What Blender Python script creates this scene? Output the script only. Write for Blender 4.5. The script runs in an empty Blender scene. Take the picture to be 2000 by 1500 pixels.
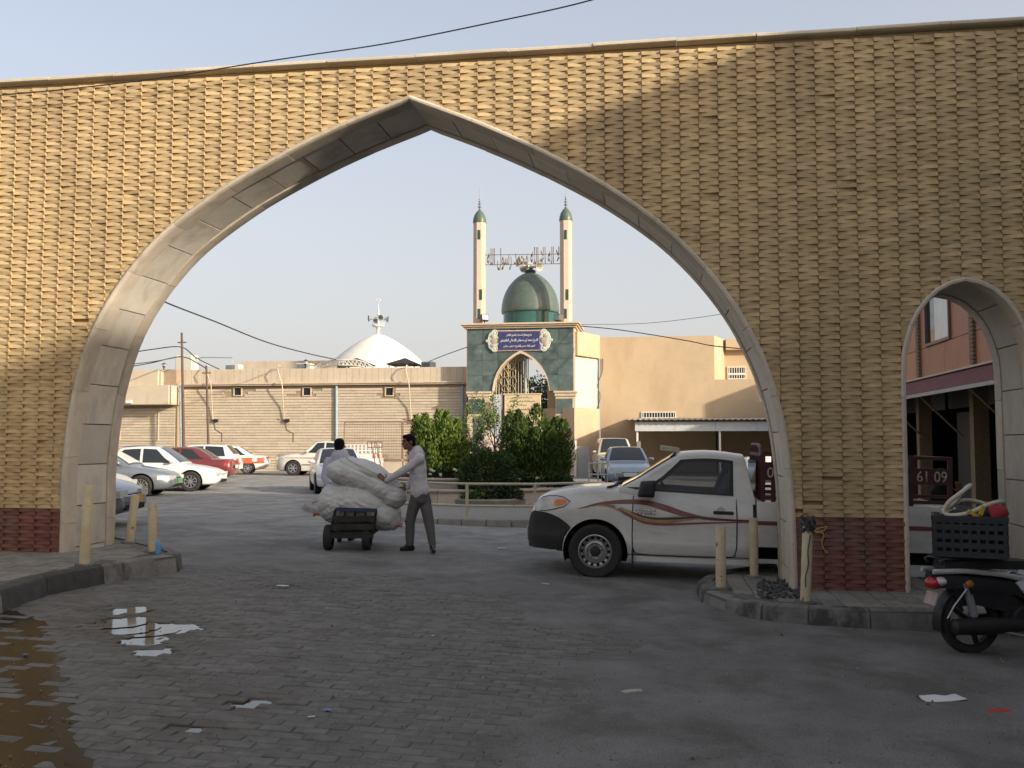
import bpy, bmesh, math, random
from math import sin, cos, pi, radians, sqrt, atan2, exp
from mathutils import Vector, Matrix, noise
from mathutils.geometry import tessellate_polygon
random.seed(7)
SC = bpy.context.scene
COL = SC.collection
# ------------------------------------------------------------------ camera
# street frame: u (x) runs along the gate to the right, v (y) runs along the street away from the viewer
TH = radians(8.5); FPX = 1850.0; PITCH = math.atan(113 / FPX)
CAMP = Vector((1.586, -10.61, 1.65))
cam_d = bpy.data.cameras.new('camera'); cam = bpy.data.objects.new('camera', cam_d); COL.objects.link(cam)
cam_d.sensor_width = 36; cam_d.lens = 36 * FPX / 2000; cam_d.clip_start = .05; cam_d.clip_end = 3000
cam.location = CAMP; cam.rotation_euler = (pi / 2 + PITCH, 0, TH)
SC.camera = cam
# ------------------------------------------------------------------ sky and sun
SUN_PHI = radians(63); SUN_EL = math.atan(.38 * sin(SUN_PHI))
TOSUN = Vector((sin(SUN_PHI) * cos(SUN_EL), -cos(SUN_PHI) * cos(SUN_EL), sin(SUN_EL)))
W = bpy.data.worlds.new('World'); SC.world = W; W.use_nodes = True
nt = W.node_tree; bgn = nt.nodes['Background']
sky = nt.nodes.new('ShaderNodeTexSky'); sky.sky_type = 'NISHITA'; sky.sun_disc = False
sky.sun_elevation = SUN_EL; sky.sun_rotation = atan2(TOSUN.x, TOSUN.y)
sky.air_density = 1.0; sky.dust_density = 6.0; sky.ozone_density = 1.0; sky.altitude = 300
hz_ = nt.nodes.new('ShaderNodeMix'); hz_.data_type = 'RGBA'; # dusty veil, thicker towards the horizon all round
wtc = nt.nodes.new('ShaderNodeTexCoord'); wsx = nt.nodes.new('ShaderNodeSeparateXYZ'); nt.links.new(wtc.outputs['Generated'], wsx.inputs[0]); wmr = nt.nodes.new('ShaderNodeMapRange'); wmr.interpolation_type = 'SMOOTHSTEP'
wmr.inputs['From Min'].default_value = 0; wmr.inputs['From Max'].default_value = .55; wmr.inputs['To Min'].default_value = .78; wmr.inputs['To Max'].default_value = .42
nt.links.new(wsx.outputs['Z'], wmr.inputs['Value']); nt.links.new(wmr.outputs[0], hz_.inputs['Factor'])
hz_.inputs['B'].default_value = (2.6, 2.47, 2.42, 1); nt.links.new(sky.outputs[0], hz_.inputs['A']); nt.links.new(hz_.outputs['Result'], bgn.inputs[0]); bgn.inputs[1].default_value = .15
sl = bpy.data.lights.new('sun', 'SUN'); sl.energy = 2.95; sl.angle = radians(1.6); sl.color = (1, .89, .73)
so = bpy.data.objects.new('sun', sl); COL.objects.link(so); so.rotation_euler = TOSUN.to_track_quat('Z', 'Y').to_euler()
so.location = TOSUN * 100
SC.view_settings.view_transform = 'Standard'; SC.view_settings.look = 'None'
SC.view_settings.exposure = .95; SC.view_settings.gamma = 1; SC.view_settings.use_curve_mapping = False
SC.render.engine = 'CYCLES'; SC.cycles.use_denoising = True; SC.cycles.max_bounces = 6
SC.cycles.transparent_max_bounces = 12; SC.cycles.caustics_reflective = False; SC.cycles.caustics_refractive = False

# ------------------------------------------------------------------ pixel helpers (photo is 2000x1500)
def ray(px, py):
    a = (px - 1000) / FPX; b = (750 - py) / FPX
    f = cos(PITCH) - b * sin(PITCH); up = sin(PITCH) + b * cos(PITCH)
    return Vector((cos(TH) * a - sin(TH) * f, sin(TH) * a + cos(TH) * f, up))
def P(px, py, v):
    d = ray(px, py); t = (v - CAMP.y) / d.y
    return CAMP + d * t
def PZ(px, py, z):
    d = ray(px, py); t = (z - CAMP.z) / d.z
    return CAMP + d * t
def sstep(a, b, x):
    t = max(0, min(1, (x - a) / (b - a))); return t * t * (3 - 2 * t)
def zg(u, v):
    "height of the ground: falls gently to the right under the gate, level in the square"
    uu = max(-7, min(6, u)); s = -.03 * (uu + .2)
    return s * (1 - sstep(4, 13, v)) + .02 * sstep(4, 13, v)
def G(px, py):
    z = 0
    for _ in range(6):
        p = PZ(px, py, z); z = zg(p.x, p.y)
    p.z = zg(p.x, p.y); return p
def lerp(a, b, t): return a + (b - a) * t
def interp(tab, x):
    if x <= tab[0][0]: return tab[0][1]
    for (x0, y0), (x1, y1) in zip(tab, tab[1:]):
        if x <= x1: return lerp(y0, y1, (x - x0) / (x1 - x0))
    return tab[-1][1]
def smoothtab(tab, n=8):
    "catmull-rom resample of a list of points (tuples)"
    out = []
    m = len(tab)
    for i in range(m - 1):
        p0 = tab[max(0, i - 1)]; p1 = tab[i]; p2 = tab[i + 1]; p3 = tab[min(m - 1, i + 2)]
        for k in range(n):
            t = k / n
            out.append(tuple(.5 * (2 * b + (c - a) * t + (2 * a - 5 * b + 4 * c - d) * t * t + (3 * b - a - 3 * c + d) * t ** 3)
                             for a, b, c, d in zip(p0, p1, p2, p3)))
    out.append(tuple(tab[-1])); return out

# ------------------------------------------------------------------ materials
MATS = {}
def mat(name, col, rough=.75, metal=0, var=.18, scale=6, bump=0, bscale=80, spec=.4, rnd=0, attr=False, stain=None,
        coat=0, streak=None, alpha=1, emit=None, detail=6, stretch=None):
    if name in MATS: return MATS[name]
    m = bpy.data.materials.new(name); m.use_nodes = True; n = m.node_tree.nodes; L = m.node_tree.links
    b = n['Principled BSDF']; MATS[name] = m
    b.inputs['Roughness'].default_value = rough; b.inputs['Metallic'].default_value = metal
    b.inputs['Specular IOR Level'].default_value = spec
    if coat: b.inputs['Coat Weight'].default_value = coat; b.inputs['Coat Roughness'].default_value = .08
    if alpha < 1: b.inputs['Alpha'].default_value = alpha
    tc = n.new('ShaderNodeTexCoord'); oi = n.new('ShaderNodeObjectInfo')
    mm = n.new('ShaderNodeVectorMath'); mm.operation = 'SCALE'; mm.inputs[0].default_value = (31, 57, 13)
    L.new(oi.outputs['Random'], mm.inputs['Scale'])
    ad = n.new('ShaderNodeVectorMath'); ad.operation = 'ADD'
    L.new(tc.outputs['Object'], ad.inputs[0]); L.new(mm.outputs[0], ad.inputs[1])
    vec = ad.outputs[0]
    if stretch:
        st = n.new('ShaderNodeVectorMath'); st.operation = 'MULTIPLY'; st.inputs[1].default_value = stretch
        L.new(vec, st.inputs[0]); vec = st.outputs[0]
    nz = n.new('ShaderNodeTexNoise'); nz.inputs['Scale'].default_value = scale; nz.inputs['Detail'].default_value = detail
    nz.inputs['Roughness'].default_value = .65; L.new(vec, nz.inputs['Vector'])
    mr = n.new('ShaderNodeMapRange'); mr.inputs['From Min'].default_value = .25; mr.inputs['From Max'].default_value = .75
    mr.inputs['To Min'].default_value = 1 - var; mr.inputs['To Max'].default_value = 1 + var
    L.new(nz.outputs['Fac'], mr.inputs['Value'])
    fac = mr.outputs[0]
    if rnd:
        r2 = n.new('ShaderNodeMapRange'); r2.inputs['To Min'].default_value = 1 - rnd; r2.inputs['To Max'].default_value = 1 + rnd
        if attr:
            at = n.new('ShaderNodeAttribute'); at.attribute_name = 'rnd'; L.new(at.outputs['Fac'], r2.inputs['Value'])
        else:
            L.new(oi.outputs['Random'], r2.inputs['Value'])
        ml = n.new('ShaderNodeMath'); ml.operation = 'MULTIPLY'; L.new(fac, ml.inputs[0]); L.new(r2.outputs[0], ml.inputs[1]); fac = ml.outputs[0]
    sc = n.new('ShaderNodeVectorMath'); sc.operation = 'SCALE'; sc.inputs[0].default_value = col[:3]; L.new(fac, sc.inputs['Scale'])
    out = sc.outputs[0]
    if stain:   # (colour, noise scale, from, to, stretch)
        scol, ss, f0, f1, sst = stain
        s2 = n.new('ShaderNodeVectorMath'); s2.operation = 'MULTIPLY'; s2.inputs[1].default_value = sst; L.new(ad.outputs[0], s2.inputs[0])
        n2 = n.new('ShaderNodeTexNoise'); n2.inputs['Scale'].default_value = ss; n2.inputs['Detail'].default_value = 8; n2.inputs['Roughness'].default_value = .7
        L.new(s2.outputs[0], n2.inputs['Vector'])
        m2 = n.new('ShaderNodeMapRange'); m2.inputs['From Min'].default_value = f0; m2.inputs['From Max'].default_value = f1
        L.new(n2.outputs['Fac'], m2.inputs['Value'])
        mx = n.new('ShaderNodeMix'); mx.data_type = 'RGBA'; L.new(m2.outputs[0], mx.inputs['Factor'])
        L.new(out, mx.inputs['A']); mx.inputs['B'].default_value = (*scol, 1); out = mx.outputs['Result']
    L.new(out, b.inputs['Base Color'])
    if emit: b.inputs['Emission Color'].default_value = (*emit[0], 1); b.inputs['Emission Strength'].default_value = emit[1]
    if bump:
        nb = n.new('ShaderNodeTexNoise'); nb.inputs['Scale'].default_value = bscale; nb.inputs['Detail'].default_value = 6; L.new(vec, nb.inputs['Vector'])
        bp = n.new('ShaderNodeBump'); bp.inputs['Strength'].default_value = min(1, bump); bp.inputs['Distance'].default_value = .01 * max(1, bump)
        L.new(nb.outputs['Fac'], bp.inputs['Height']); L.new(bp.outputs[0], b.inputs['Normal'])
    return m

# ------------------------------------------------------------------ mesh builder
class MB:
    def __init__(s): s.v = []; s.f = []; s.r = []; s.T = None
    def add(s, vs, fs, r=None):
        o = len(s.v)
        if s.T is not None: vs = [s.T @ Vector(p) for p in vs]
        s.v += [tuple(p) for p in vs]; s.f += [tuple(i + o for i in f) for f in fs]
        s.r += [r if r is not None else .5] * len(fs); return s
    def box(s, c, d, rz=0, rx=0, ry=0, r=None):
        x, y, z = d[0] / 2, d[1] / 2, d[2] / 2
        M = Matrix.Translation(c)
        if rz: M = M @ Matrix.Rotation(rz, 4, 'Z')
        if ry: M = M @ Matrix.Rotation(ry, 4, 'Y')
        if rx: M = M @ Matrix.Rotation(rx, 4, 'X')
        vs = [M @ Vector(p) for p in ((-x, -y, -z), (x, -y, -z), (x, y, -z), (-x, y, -z), (-x, -y, z), (x, -y, z), (x, y, z), (-x, y, z))]
        return s.add(vs, ((3, 2, 1, 0), (4, 5, 6, 7), (0, 1, 5, 4), (1, 2, 6, 5), (2, 3, 7, 6), (3, 0, 4, 7)), r)
    def bb(s, x0, x1, y0, y1, z0, z1, r=None):
        return s.box(((x0 + x1) / 2, (y0 + y1) / 2, (z0 + z1) / 2), (abs(x1 - x0), abs(y1 - y0), abs(z1 - z0)), r=r)
    def tube(s, pts, rad, n=8, closed=False, caps=True, flat=1):
        pts = [Vector(p) for p in pts]; m = len(pts); rr = rad if isinstance(rad, (list, tuple)) else [rad] * m
        vs = []; up = Vector((0, 0, 1)); prev = None
        for i, p in enumerate(pts):
            a = pts[(i - 1) % m] if (closed or i > 0) else p; b = pts[(i + 1) % m] if (closed or i < m - 1) else p
            t = (b - a).normalized() if (b - a).length > 1e-9 else Vector((0, 0, 1))
            if prev is None:
                x = t.cross(up);  x = x.normalized() if x.length > .05 else t.cross(Vector((1, 0, 0))).normalized()
            else:
                x = (prev - t * prev.dot(t)); x = x.normalized() if x.length > 1e-6 else t.orthogonal().normalized()
            prev = x; y = t.cross(x)
            for k in range(n):
                a_ = 2 * pi * k / n; vs.append(p + x * (cos(a_) * rr[i]) + y * (sin(a_) * rr[i] * flat))
        fs = []
        for i in range(m if closed else m - 1):
            j = (i + 1) % m
            for k in range(n): k2 = (k + 1) % n; fs.append((i * n + k, i * n + k2, j * n + k2, j * n + k))
        if caps and not closed: fs += [tuple(range(n - 1, -1, -1)), tuple((m - 1) * n + k for k in range(n))]
        return s.add(vs, fs)
    def lathe(s, prof, n=24, c=(0, 0, 0), axis='Z', a0=0, r=None, caps=True):
        vs = []; c = Vector(c)
        for (q, h) in prof:
            for k in range(n):
                a = a0 + 2 * pi * k / n; x, y = q * cos(a), q * sin(a)
                vs.append(c + Vector((x, y, h) if axis == 'Z' else ((x, h, y) if axis == 'Y' else (h, x, y))))
        m = len(prof); fs = [(i * n + k, i * n + (k + 1) % n, (i + 1) * n + (k + 1) % n, (i + 1) * n + k) for i in range(m - 1) for k in range(n)]
        if caps: fs += [tuple(range(n - 1, -1, -1)), tuple((m - 1) * n + k for k in range(n))]
        if axis == 'Y': fs = [f[::-1] for f in fs]
        return s.add(vs, fs, r)
    def prism(s, poly, h0, h1, axis='V', r=None):
        "extrude a 2-D polygon; axis V: poly in (u,z), from v=h0 to h1; axis Z: poly in (u,v), from z=h0 to h1"
        m = len(poly); f = (lambda p, h: (p[0], h, p[1])) if axis == 'V' else ((lambda p, h: (p[0], p[1], h)) if axis == 'Z' else (lambda p, h: (h, p[0], p[1])))
        vs = [f(p, h0) for p in poly] + [f(p, h1) for p in poly]
        tris = tessellate_polygon([[Vector((p[0], p[1], 0)) for p in poly]])
        fs = [tuple(t) for t in tris] + [tuple(i + m for i in reversed(t)) for t in tris]
        fs += [(i, (i + 1) % m, (i + 1) % m + m, i + m) for i in range(m)]
        return s.add(vs, fs, r)
    def loft(s, secs, closed=True, caps=True):
        n = len(secs[0]); vs = [p for q in secs for p in q]; fs = []
        for i in range(len(secs) - 1):
            for k in range(n if closed else n - 1):
                k2 = (k + 1) % n; fs.append((i * n + k, i * n + k2, (i + 1) * n + k2, (i + 1) * n + k))
        if caps and closed: fs += [tuple(range(n - 1, -1, -1)), tuple((len(secs) - 1) * n + k for k in range(n))]
        return s.add(vs, fs)
    def grid(s, rows):
        return s.loft(rows, closed=False)
    def ell(s, c, rad, n=12, m=8, rot=None):
        vs = []; c = Vector(c); R = rot if rot is not None else Matrix.Identity(3)
        vs.append(c + R @ Vector((0, 0, -rad[2])))
        for i in range(1, m):
            a = -pi / 2 + pi * i / m
            for k in range(n):
                b = 2 * pi * k / n; vs.append(c + R @ Vector((rad[0] * cos(a) * cos(b), rad[1] * cos(a) * sin(b), rad[2] * sin(a))))
        vs.append(c + R @ Vector((0, 0, rad[2]))); top = len(vs) - 1; fs = []
        for k in range(n): fs.append((0, 1 + (k + 1) % n, 1 + k)); fs.append((top, top - n + k, top - n + (k + 1) % n))
        for i in range(m - 2):
            for k in range(n): a = 1 + i * n; fs.append((a + k, a + (k + 1) % n, a + n + (k + 1) % n, a + n + k))
        return s.add(vs, fs)
    def cap(s, p0, r0, p1, r1, n=14):
        "tapered capsule"
        p0, p1 = Vector(p0), Vector(p1); t = (p1 - p0); L = t.length; t = t / L if L > 1e-6 else Vector((0, 0, 1))
        pts = []; rr = []
        for k in range(5):
            a = -pi / 2 + (pi / 2) * k / 4.0; pts.append(p0 + t * (r0 * sin(a))); rr.append(max(.002, r0 * cos(a)))
        for k in range(5):
            a = (pi / 2) * k / 4.0; pts.append(p1 + t * (r1 * sin(a))); rr.append(max(.002, r1 * cos(a)))
        return s.tube(pts, rr, n)
    def mesh(s, name, smooth=None, attr=False, fix=True):
        me = bpy.data.meshes.new(name); me.from_pydata(s.v, [], s.f)
        if attr:
            a = me.attributes.new('rnd', 'FLOAT', 'FACE'); a.data.foreach_set('value', s.r)
        if fix and len(s.f) < 60000:
            bm = bmesh.new(); bm.from_mesh(me); bmesh.ops.recalc_face_normals(bm, faces=bm.faces); bm.to_mesh(me); bm.free()
        if smooth is not None:
            me.polygons.foreach_set('use_smooth', [True] * len(me.polygons)); me.set_sharp_from_angle(angle=radians(smooth))
        me.validate(); me.update(); return me
    def build(s, name, m, parent=None, smooth=None, attr=False, bevel=0, fix=True, loc=None, rz=None):
        return link(name, s.mesh(name, smooth, attr, fix), m, parent, bevel, loc, rz)

def link(name, me, m, parent=None, bevel=0, loc=None, rz=None):
    o = bpy.data.objects.new(name, me); COL.objects.link(o)
    if m is not None and len(me.materials) == 0: me.materials.append(m)
    if parent is not None: o.parent = parent
    if loc is not None: o.location = loc
    if rz is not None: o.rotation_euler.z = rz
    if bevel:
        b = o.modifiers.new('bevel', 'BEVEL'); b.width = bevel; b.segments = 2; b.limit_method = 'ANGLE'; b.harden_normals = False
    return o
def tag(o, label, cat, group=None):
    o['label'] = label; o['category'] = cat
    if group: o['group'] = group
    return o
def struct(o): o['kind'] = 'structure'; return o
def stuff(o): o['kind'] = 'stuff'; return o
def thing(name, label, cat, loc=(0, 0, 0), rz=0, group=None):
    o = bpy.data.objects.new(name, None); COL.objects.link(o); o.location = loc; o.rotation_euler.z = rz; o.empty_display_size = .2
    return tag(o, label, cat, group)
def copy_tree(o, parent=None):
    c = o.copy(); COL.objects.link(c); c.parent = parent
    for ch in list(o.children): copy_tree(ch, c)
    return c
def evaluated(me, mods):
    "run modifiers [(type, dict)] over a mesh and return the new mesh"
    t = bpy.data.objects.new('tmp', me); COL.objects.link(t)
    for ty, kw in mods:
        md = t.modifiers.new(ty, ty)
        for k, q in kw.items(): setattr(md, k, q)
    dg = bpy.context.evaluated_depsgraph_get()
    out = bpy.data.meshes.new_from_object(t.evaluated_get(dg), depsgraph=dg)
    bpy.data.objects.remove(t); return out
def blob(mb, name, m, parent=None, voxel=.012, smooth=6, wrinkle=None, loc=None, rz=None, fac=.5):
    me = mb.mesh(name)
    me = evaluated(me, [('REMESH', dict(mode='VOXEL', voxel_size=voxel)), ('SMOOTH', dict(iterations=smooth, factor=fac))])
    if wrinkle:
        amp, sc_, st = wrinkle
        nrm = [q.normal.copy() for q in me.vertices]
        for q, n_ in zip(me.vertices, nrm):
            p = Vector((q.co.x * st[0], q.co.y * st[1], q.co.z * st[2])) * sc_
            k = noise.noise(p) + .5 * noise.noise(p * 2.3); q.co += n_ * (amp * (1 - 2 * abs(k)))
    me.polygons.foreach_set('use_smooth', [True] * len(me.polygons)); me.update()
    return link(name, me, m, parent, loc=loc, rz=rz)

# Arabic letters to their joined forms, in drawing order (left to right)
_AR = {'ا': (0xFE8D, 0xFE8E), 'أ': (0xFE83, 0xFE84), 'ب': (0xFE8F, 0xFE90, 0xFE91, 0xFE92), 'ة': (0xFE93, 0xFE94), 'ت': (0xFE95, 0xFE96, 0xFE97, 0xFE98),
       'ث': (0xFE99, 0xFE9A, 0xFE9B, 0xFE9C), 'ج': (0xFE9D, 0xFE9E, 0xFE9F, 0xFEA0), 'ح': (0xFEA1, 0xFEA2, 0xFEA3, 0xFEA4), 'خ': (0xFEA5, 0xFEA6, 0xFEA7, 0xFEA8),
       'د': (0xFEA9, 0xFEAA), 'ذ': (0xFEAB, 0xFEAC), 'ر': (0xFEAD, 0xFEAE), 'ز': (0xFEAF, 0xFEB0), 'س': (0xFEB1, 0xFEB2, 0xFEB3, 0xFEB4), 'ش': (0xFEB5, 0xFEB6, 0xFEB7, 0xFEB8),
       'ص': (0xFEB9, 0xFEBA, 0xFEBB, 0xFEBC), 'ض': (0xFEBD, 0xFEBE, 0xFEBF, 0xFEC0), 'ط': (0xFEC1, 0xFEC2, 0xFEC3, 0xFEC4), 'ع': (0xFEC9, 0xFECA, 0xFECB, 0xFECC),
       'ف': (0xFED1, 0xFED2, 0xFED3, 0xFED4), 'ق': (0xFED5, 0xFED6, 0xFED7, 0xFED8), 'ك': (0xFED9, 0xFEDA, 0xFEDB, 0xFEDC), 'ل': (0xFEDD, 0xFEDE, 0xFEDF, 0xFEE0),
       'م': (0xFEE1, 0xFEE2, 0xFEE3, 0xFEE4), 'ن': (0xFEE5, 0xFEE6, 0xFEE7, 0xFEE8), 'ه': (0xFEE9, 0xFEEA, 0xFEEB, 0xFEEC), 'و': (0xFEED, 0xFEEE),
       'ى': (0xFEEF, 0xFEF0), 'ي': (0xFEF1, 0xFEF2, 0xFEF3, 0xFEF4)}
def arabic(t):
    t = t.replace('لا', '\u0001'); out = []
    for i, c in enumerate(t):
        pv = t[i - 1] if i else ' '; nx = t[i + 1] if i + 1 < len(t) else ' '
        j = pv in _AR and len(_AR[pv]) == 4; k = nx in _AR or nx == '\u0001'
        if c == '\u0001': out.append(chr(0xFEFC if j else 0xFEFB))
        elif c in _AR:
            f = _AR[c]; idx = (1 if j else 0) + (2 if (k and len(f) == 4) else 0); out.append(chr(f[idx]))
        else: out.append(c)
    return ''.join(reversed(out))
def text(name, body, m, parent, loc, width, height=None, depth=.004, rz=0, thick=0):
    "flat lettering facing -v, centred on loc, scaled to the width (and height)"
    c = bpy.data.curves.new(name, 'FONT'); c.body = body; c.align_x = 'CENTER'; c.align_y = 'CENTER'; c.extrude = 0; c.offset = thick
    c.resolution_u = 3
    t = bpy.data.objects.new('tmp', c); COL.objects.link(t); dg = bpy.context.evaluated_depsgraph_get()
    me = bpy.data.meshes.new_from_object(t.evaluated_get(dg)); bpy.data.objects.remove(t)
    xs = [v.co.x for v in me.vertices]; ys = [v.co.y for v in me.vertices]
    cx, cy = (min(xs) + max(xs)) / 2, (min(ys) + max(ys)) / 2; sx = width / (max(xs) - min(xs)); sy = height / (max(ys) - min(ys)) if height else sx
    bm = bmesh.new(); bm.from_mesh(me)
    for v in bm.verts: v.co = Vector(((v.co.x - cx) * sx, 0, (v.co.y - cy) * sy))
    if depth:
        r = bmesh.ops.extrude_face_region(bm, geom=bm.faces[:])
        for q in r['geom']:
            if isinstance(q, bmesh.types.BMVert): q.co.y += depth
    bmesh.ops.recalc_face_normals(bm, faces=bm.faces); bm.to_mesh(me); bm.free()
    me.materials.clear(); o = link(name, me, m, parent); o.location = loc; o.rotation_euler.z = rz
    return o
# ================================================================== GROUND
def cover(u, v):
    "1 where asphalt and trodden dirt hide the pavers, 0 where the pavers are bare"
    n = noise.noise(Vector((u * .9, v * .9, 3))) * .8 + noise.noise(Vector((u * 2.7, v * 2.7, 9))) * .35
    return sstep(.02, .16, (u - .55 - .12 * (v + 6)) * .55 + n * .8 + sstep(-1.7, .2, v) * 1.5)
DIPS = []
def add_dip(px, py, r, depth=.034):
    p = G(px, py); DIPS.append((p.x, p.y, r, depth))
for px_, py_, r_ in ((245, 1190, .17), (232, 1213, .20), (250, 1225, .2), (285, 1228, .22), (322, 1226, .20), (275, 1250, .16), (293, 1272, .13), (370, 1226, .10)): add_dip(px_, py_, r_)
add_dip(486, 1372, .13, .030); add_dip(392, 1422, .10, .026); add_dip(350, 1418, .12, .02); add_dip(560, 1146, .18, .022)
def dip(u, v):
    return max([d * exp(-((u - a) ** 2 + (v - b) ** 2) / (r * r)) for a, b, r, d in DIPS])
def wet(u, v):
    k = max([min(1, d / .026) * exp(-((u - a) ** 2 + (v - b) ** 2) / (3.2 * r * r)) for a, b, r, d in DIPS])
    k += .5 * sstep(-3.6, -4.6, u + .12 * (v + 4)) * sstep(-1.8, -2.6, v)
    return max(0, min(1, k * (1 + .9 * noise.noise(Vector((u * 3.1, v * 3.1, 77)))) - .06))
def nonuni(lo, hi, d, far):
    xs = []; x = lo
    while x < hi: xs.append(x); x += d
    s = d
    while xs[-1] < far: s *= 1.25; xs.append(xs[-1] + s)
    s = d
    while xs[0] > -far: s *= 1.25; xs.insert(0, xs[0] - s)
    return xs
ux = nonuni(-6.5, 5.5, .045, 600); vx = nonuni(-6.6, -.2, .045, 600)
mb = MB(); rows = []
for v in vx:
    row = []
    for u in ux:
        z = zg(u, v)
        if abs(u) < 12 and -10 < v < 6:
            c = cover(u, v)
            z += lerp(-.0045, .011, c) - dip(u, v) + .0045 * noise.noise(Vector((u * 4, v * 4, 1))) + .0025 * noise.noise(Vector((u * 19, v * 19, 2))) + c * (.005 * noise.noise(Vector((u * 7, v * 7, 8))) + .006 * max(0, noise.noise(Vector((u * 2.3, v * 2.3, 21)))))
        row.append((u, v, z))
    rows.append(row)
mb.grid(rows)
def ground_mat():
    m = mat('road_dust', (.148, .143, .133), rough=.9, var=.32, scale=1.6, bump=1.4, bscale=70, stain=((.098, .092, .083), 1.1, .47, .62, (1, 1, 1)), detail=10)
    n = m.node_tree.nodes; L = m.node_tree.links; b = n['Principled BSDF']
    # loose grit
    tc = n.new('ShaderNodeTexCoord'); vo = n.new('ShaderNodeTexVoronoi'); vo.inputs['Scale'].default_value = 55; L.new(tc.outputs['Object'], vo.inputs['Vector'])
    mr = n.new('ShaderNodeMapRange'); mr.inputs['From Min'].default_value = .0; mr.inputs['From Max'].default_value = .5; mr.inputs['To Min'].default_value = .68; mr.inputs['To Max'].default_value = 1.12
    L.new(vo.outputs['Distance'], mr.inputs['Value'])
    src = b.inputs['Base Color'].links[0].from_socket
    sc = n.new('ShaderNodeVectorMath'); sc.operation = 'SCALE'; L.new(src, sc.inputs[0]); L.new(mr.outputs[0], sc.inputs['Scale']); L.new(sc.outputs[0], b.inputs['Base Color'])
    # the square beyond the gate is paler, dustier concrete
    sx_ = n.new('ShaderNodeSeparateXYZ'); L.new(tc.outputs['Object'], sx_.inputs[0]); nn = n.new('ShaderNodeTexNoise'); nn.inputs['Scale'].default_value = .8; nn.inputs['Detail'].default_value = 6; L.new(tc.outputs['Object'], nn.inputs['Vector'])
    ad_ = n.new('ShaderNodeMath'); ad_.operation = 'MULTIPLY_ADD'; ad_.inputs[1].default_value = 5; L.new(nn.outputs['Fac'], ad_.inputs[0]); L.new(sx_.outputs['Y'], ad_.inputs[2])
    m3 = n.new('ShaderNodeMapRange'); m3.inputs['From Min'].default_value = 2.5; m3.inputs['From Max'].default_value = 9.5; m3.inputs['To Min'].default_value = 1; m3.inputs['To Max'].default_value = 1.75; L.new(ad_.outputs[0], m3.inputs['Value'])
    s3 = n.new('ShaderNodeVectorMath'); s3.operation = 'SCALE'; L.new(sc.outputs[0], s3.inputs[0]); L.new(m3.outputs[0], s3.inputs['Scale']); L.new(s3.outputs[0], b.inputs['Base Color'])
    return m
road = mb.build('road', ground_mat(), smooth=60, fix=False); struct(road)
at_ = road.data.attributes.new('wet', 'FLOAT', 'POINT'); at_.data.foreach_set('value', [wet(q.co.x, q.co.y) if (abs(q.co.x) < 8 and -8 < q.co.y < 2) else 0.0 for q in road.data.vertices])
# make sure the sheet faces up
if road.data.polygons[0].normal.z < 0: road.data.flip_normals()

# pavers: staggered concrete blocks, single objects near the viewer
PAVER = mat('paver', (.145, .139, .126), rough=.85, var=.25, scale=9, bump=.6, bscale=120, rnd=.13, stain=((.10, .093, .08), 5, .48, .66, (1, 1, 1)))
PAVER_A = mat('paver_mass', (.145, .139, .126), rough=.85, var=.25, scale=9, bump=.6, bscale=120, rnd=.13, attr=True, stain=((.10, .093, .08), 3, .48, .66, (1, 1, 1)))
def paver_geo(mb, c, L, Wd, r=None, tilt=(0, 0)):
    z0, z1, ch = -.05, 0, .006
    zz = lambda x, y: x * tilt[0] + y * tilt[1]
    a, b = L / 2, Wd / 2; vs = []
    for (x, y, z) in [(-a, -b, z0), (a, -b, z0), (a, b, z0), (-a, b, z0), (-a, -b, z1 - ch), (a, -b, z1 - ch), (a, b, z1 - ch), (-a, b, z1 - ch),
                      (-a + ch, -b + ch, z1), (a - ch, -b + ch, z1), (a - ch, b - ch, z1), (-a + ch, b - ch, z1)]:
        vs.append((c[0] + x, c[1] + y, c[2] + z + zz(x, y)))
    mb.add(vs, [(0, 1, 5, 4), (1, 2, 6, 5), (2, 3, 7, 6), (3, 0, 4, 7), (4, 5, 9, 8), (5, 6, 10, 9), (6, 7, 11, 10), (7, 4, 8, 11), (8, 9, 10, 11)], r)
spots = []
PL, PW = .205, .105
rng = random.Random(3)
for j in range(72):
    v = -6.9 + j * PW
    for i in range(54):
        u = -6.0 + i * PL + (PL / 2 if j % 2 else 0) + rng.uniform(-.003, .003)
        if u > 3.2 or (u < -4.7 - .2 * (v + 2) * 0 and v > -2.4): continue
        spots.append((u, v, cover(u, v), rng.uniform(-.004, .004), rng.uniform(-.012, .012), rng.uniform(-.012, .012)))
def inview(u, v, z=0):
    d = Vector((u, v, z)) - CAMP; x = d.x * cos(TH) + d.y * sin(TH); f = -d.x * sin(TH) + d.y * cos(TH)
    return f > .5 and abs(x / f * FPX) < 1010 and (CAMP.z - z) / f * FPX < 650
near = sorted([s for s in spots if s[2] < .62 and inview(s[0], s[1])], key=lambda s: (s[0] - CAMP.x) ** 2 + (s[1] - CAMP.y) ** 2)[:298]
nearset = set(near)
pm = MB(); paver_geo(pm, (0, 0, 0), PL - .009, PW - .009); pme = pm.mesh('paver')
mass = MB(); wets = []
for s in spots:
    u, v, c, dz, tx, ty = s
    kd = 1 - .75 * min(1, dip(u, v) / .016); dz *= kd; ty *= kd; tx *= kd
    z = zg(u, v) + dz - dip(u, v) * .9 - .004 * max(0, noise.noise(Vector((u * 1.7, v * 1.7, 40))))
    if s in nearset:
        o = link('paver', pme, PAVER, road); o['wet'] = wet(u, v); o.location = (u, v, z); o.rotation_euler = (ty, tx + .03, rng.uniform(-.02, .02))
    elif c < .97:
        paver_geo(mass, (u, v, z), PL - .009, PW - .009, rng.random(), (-.03, ty)); wets += [wet(u, v)] * 9
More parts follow.
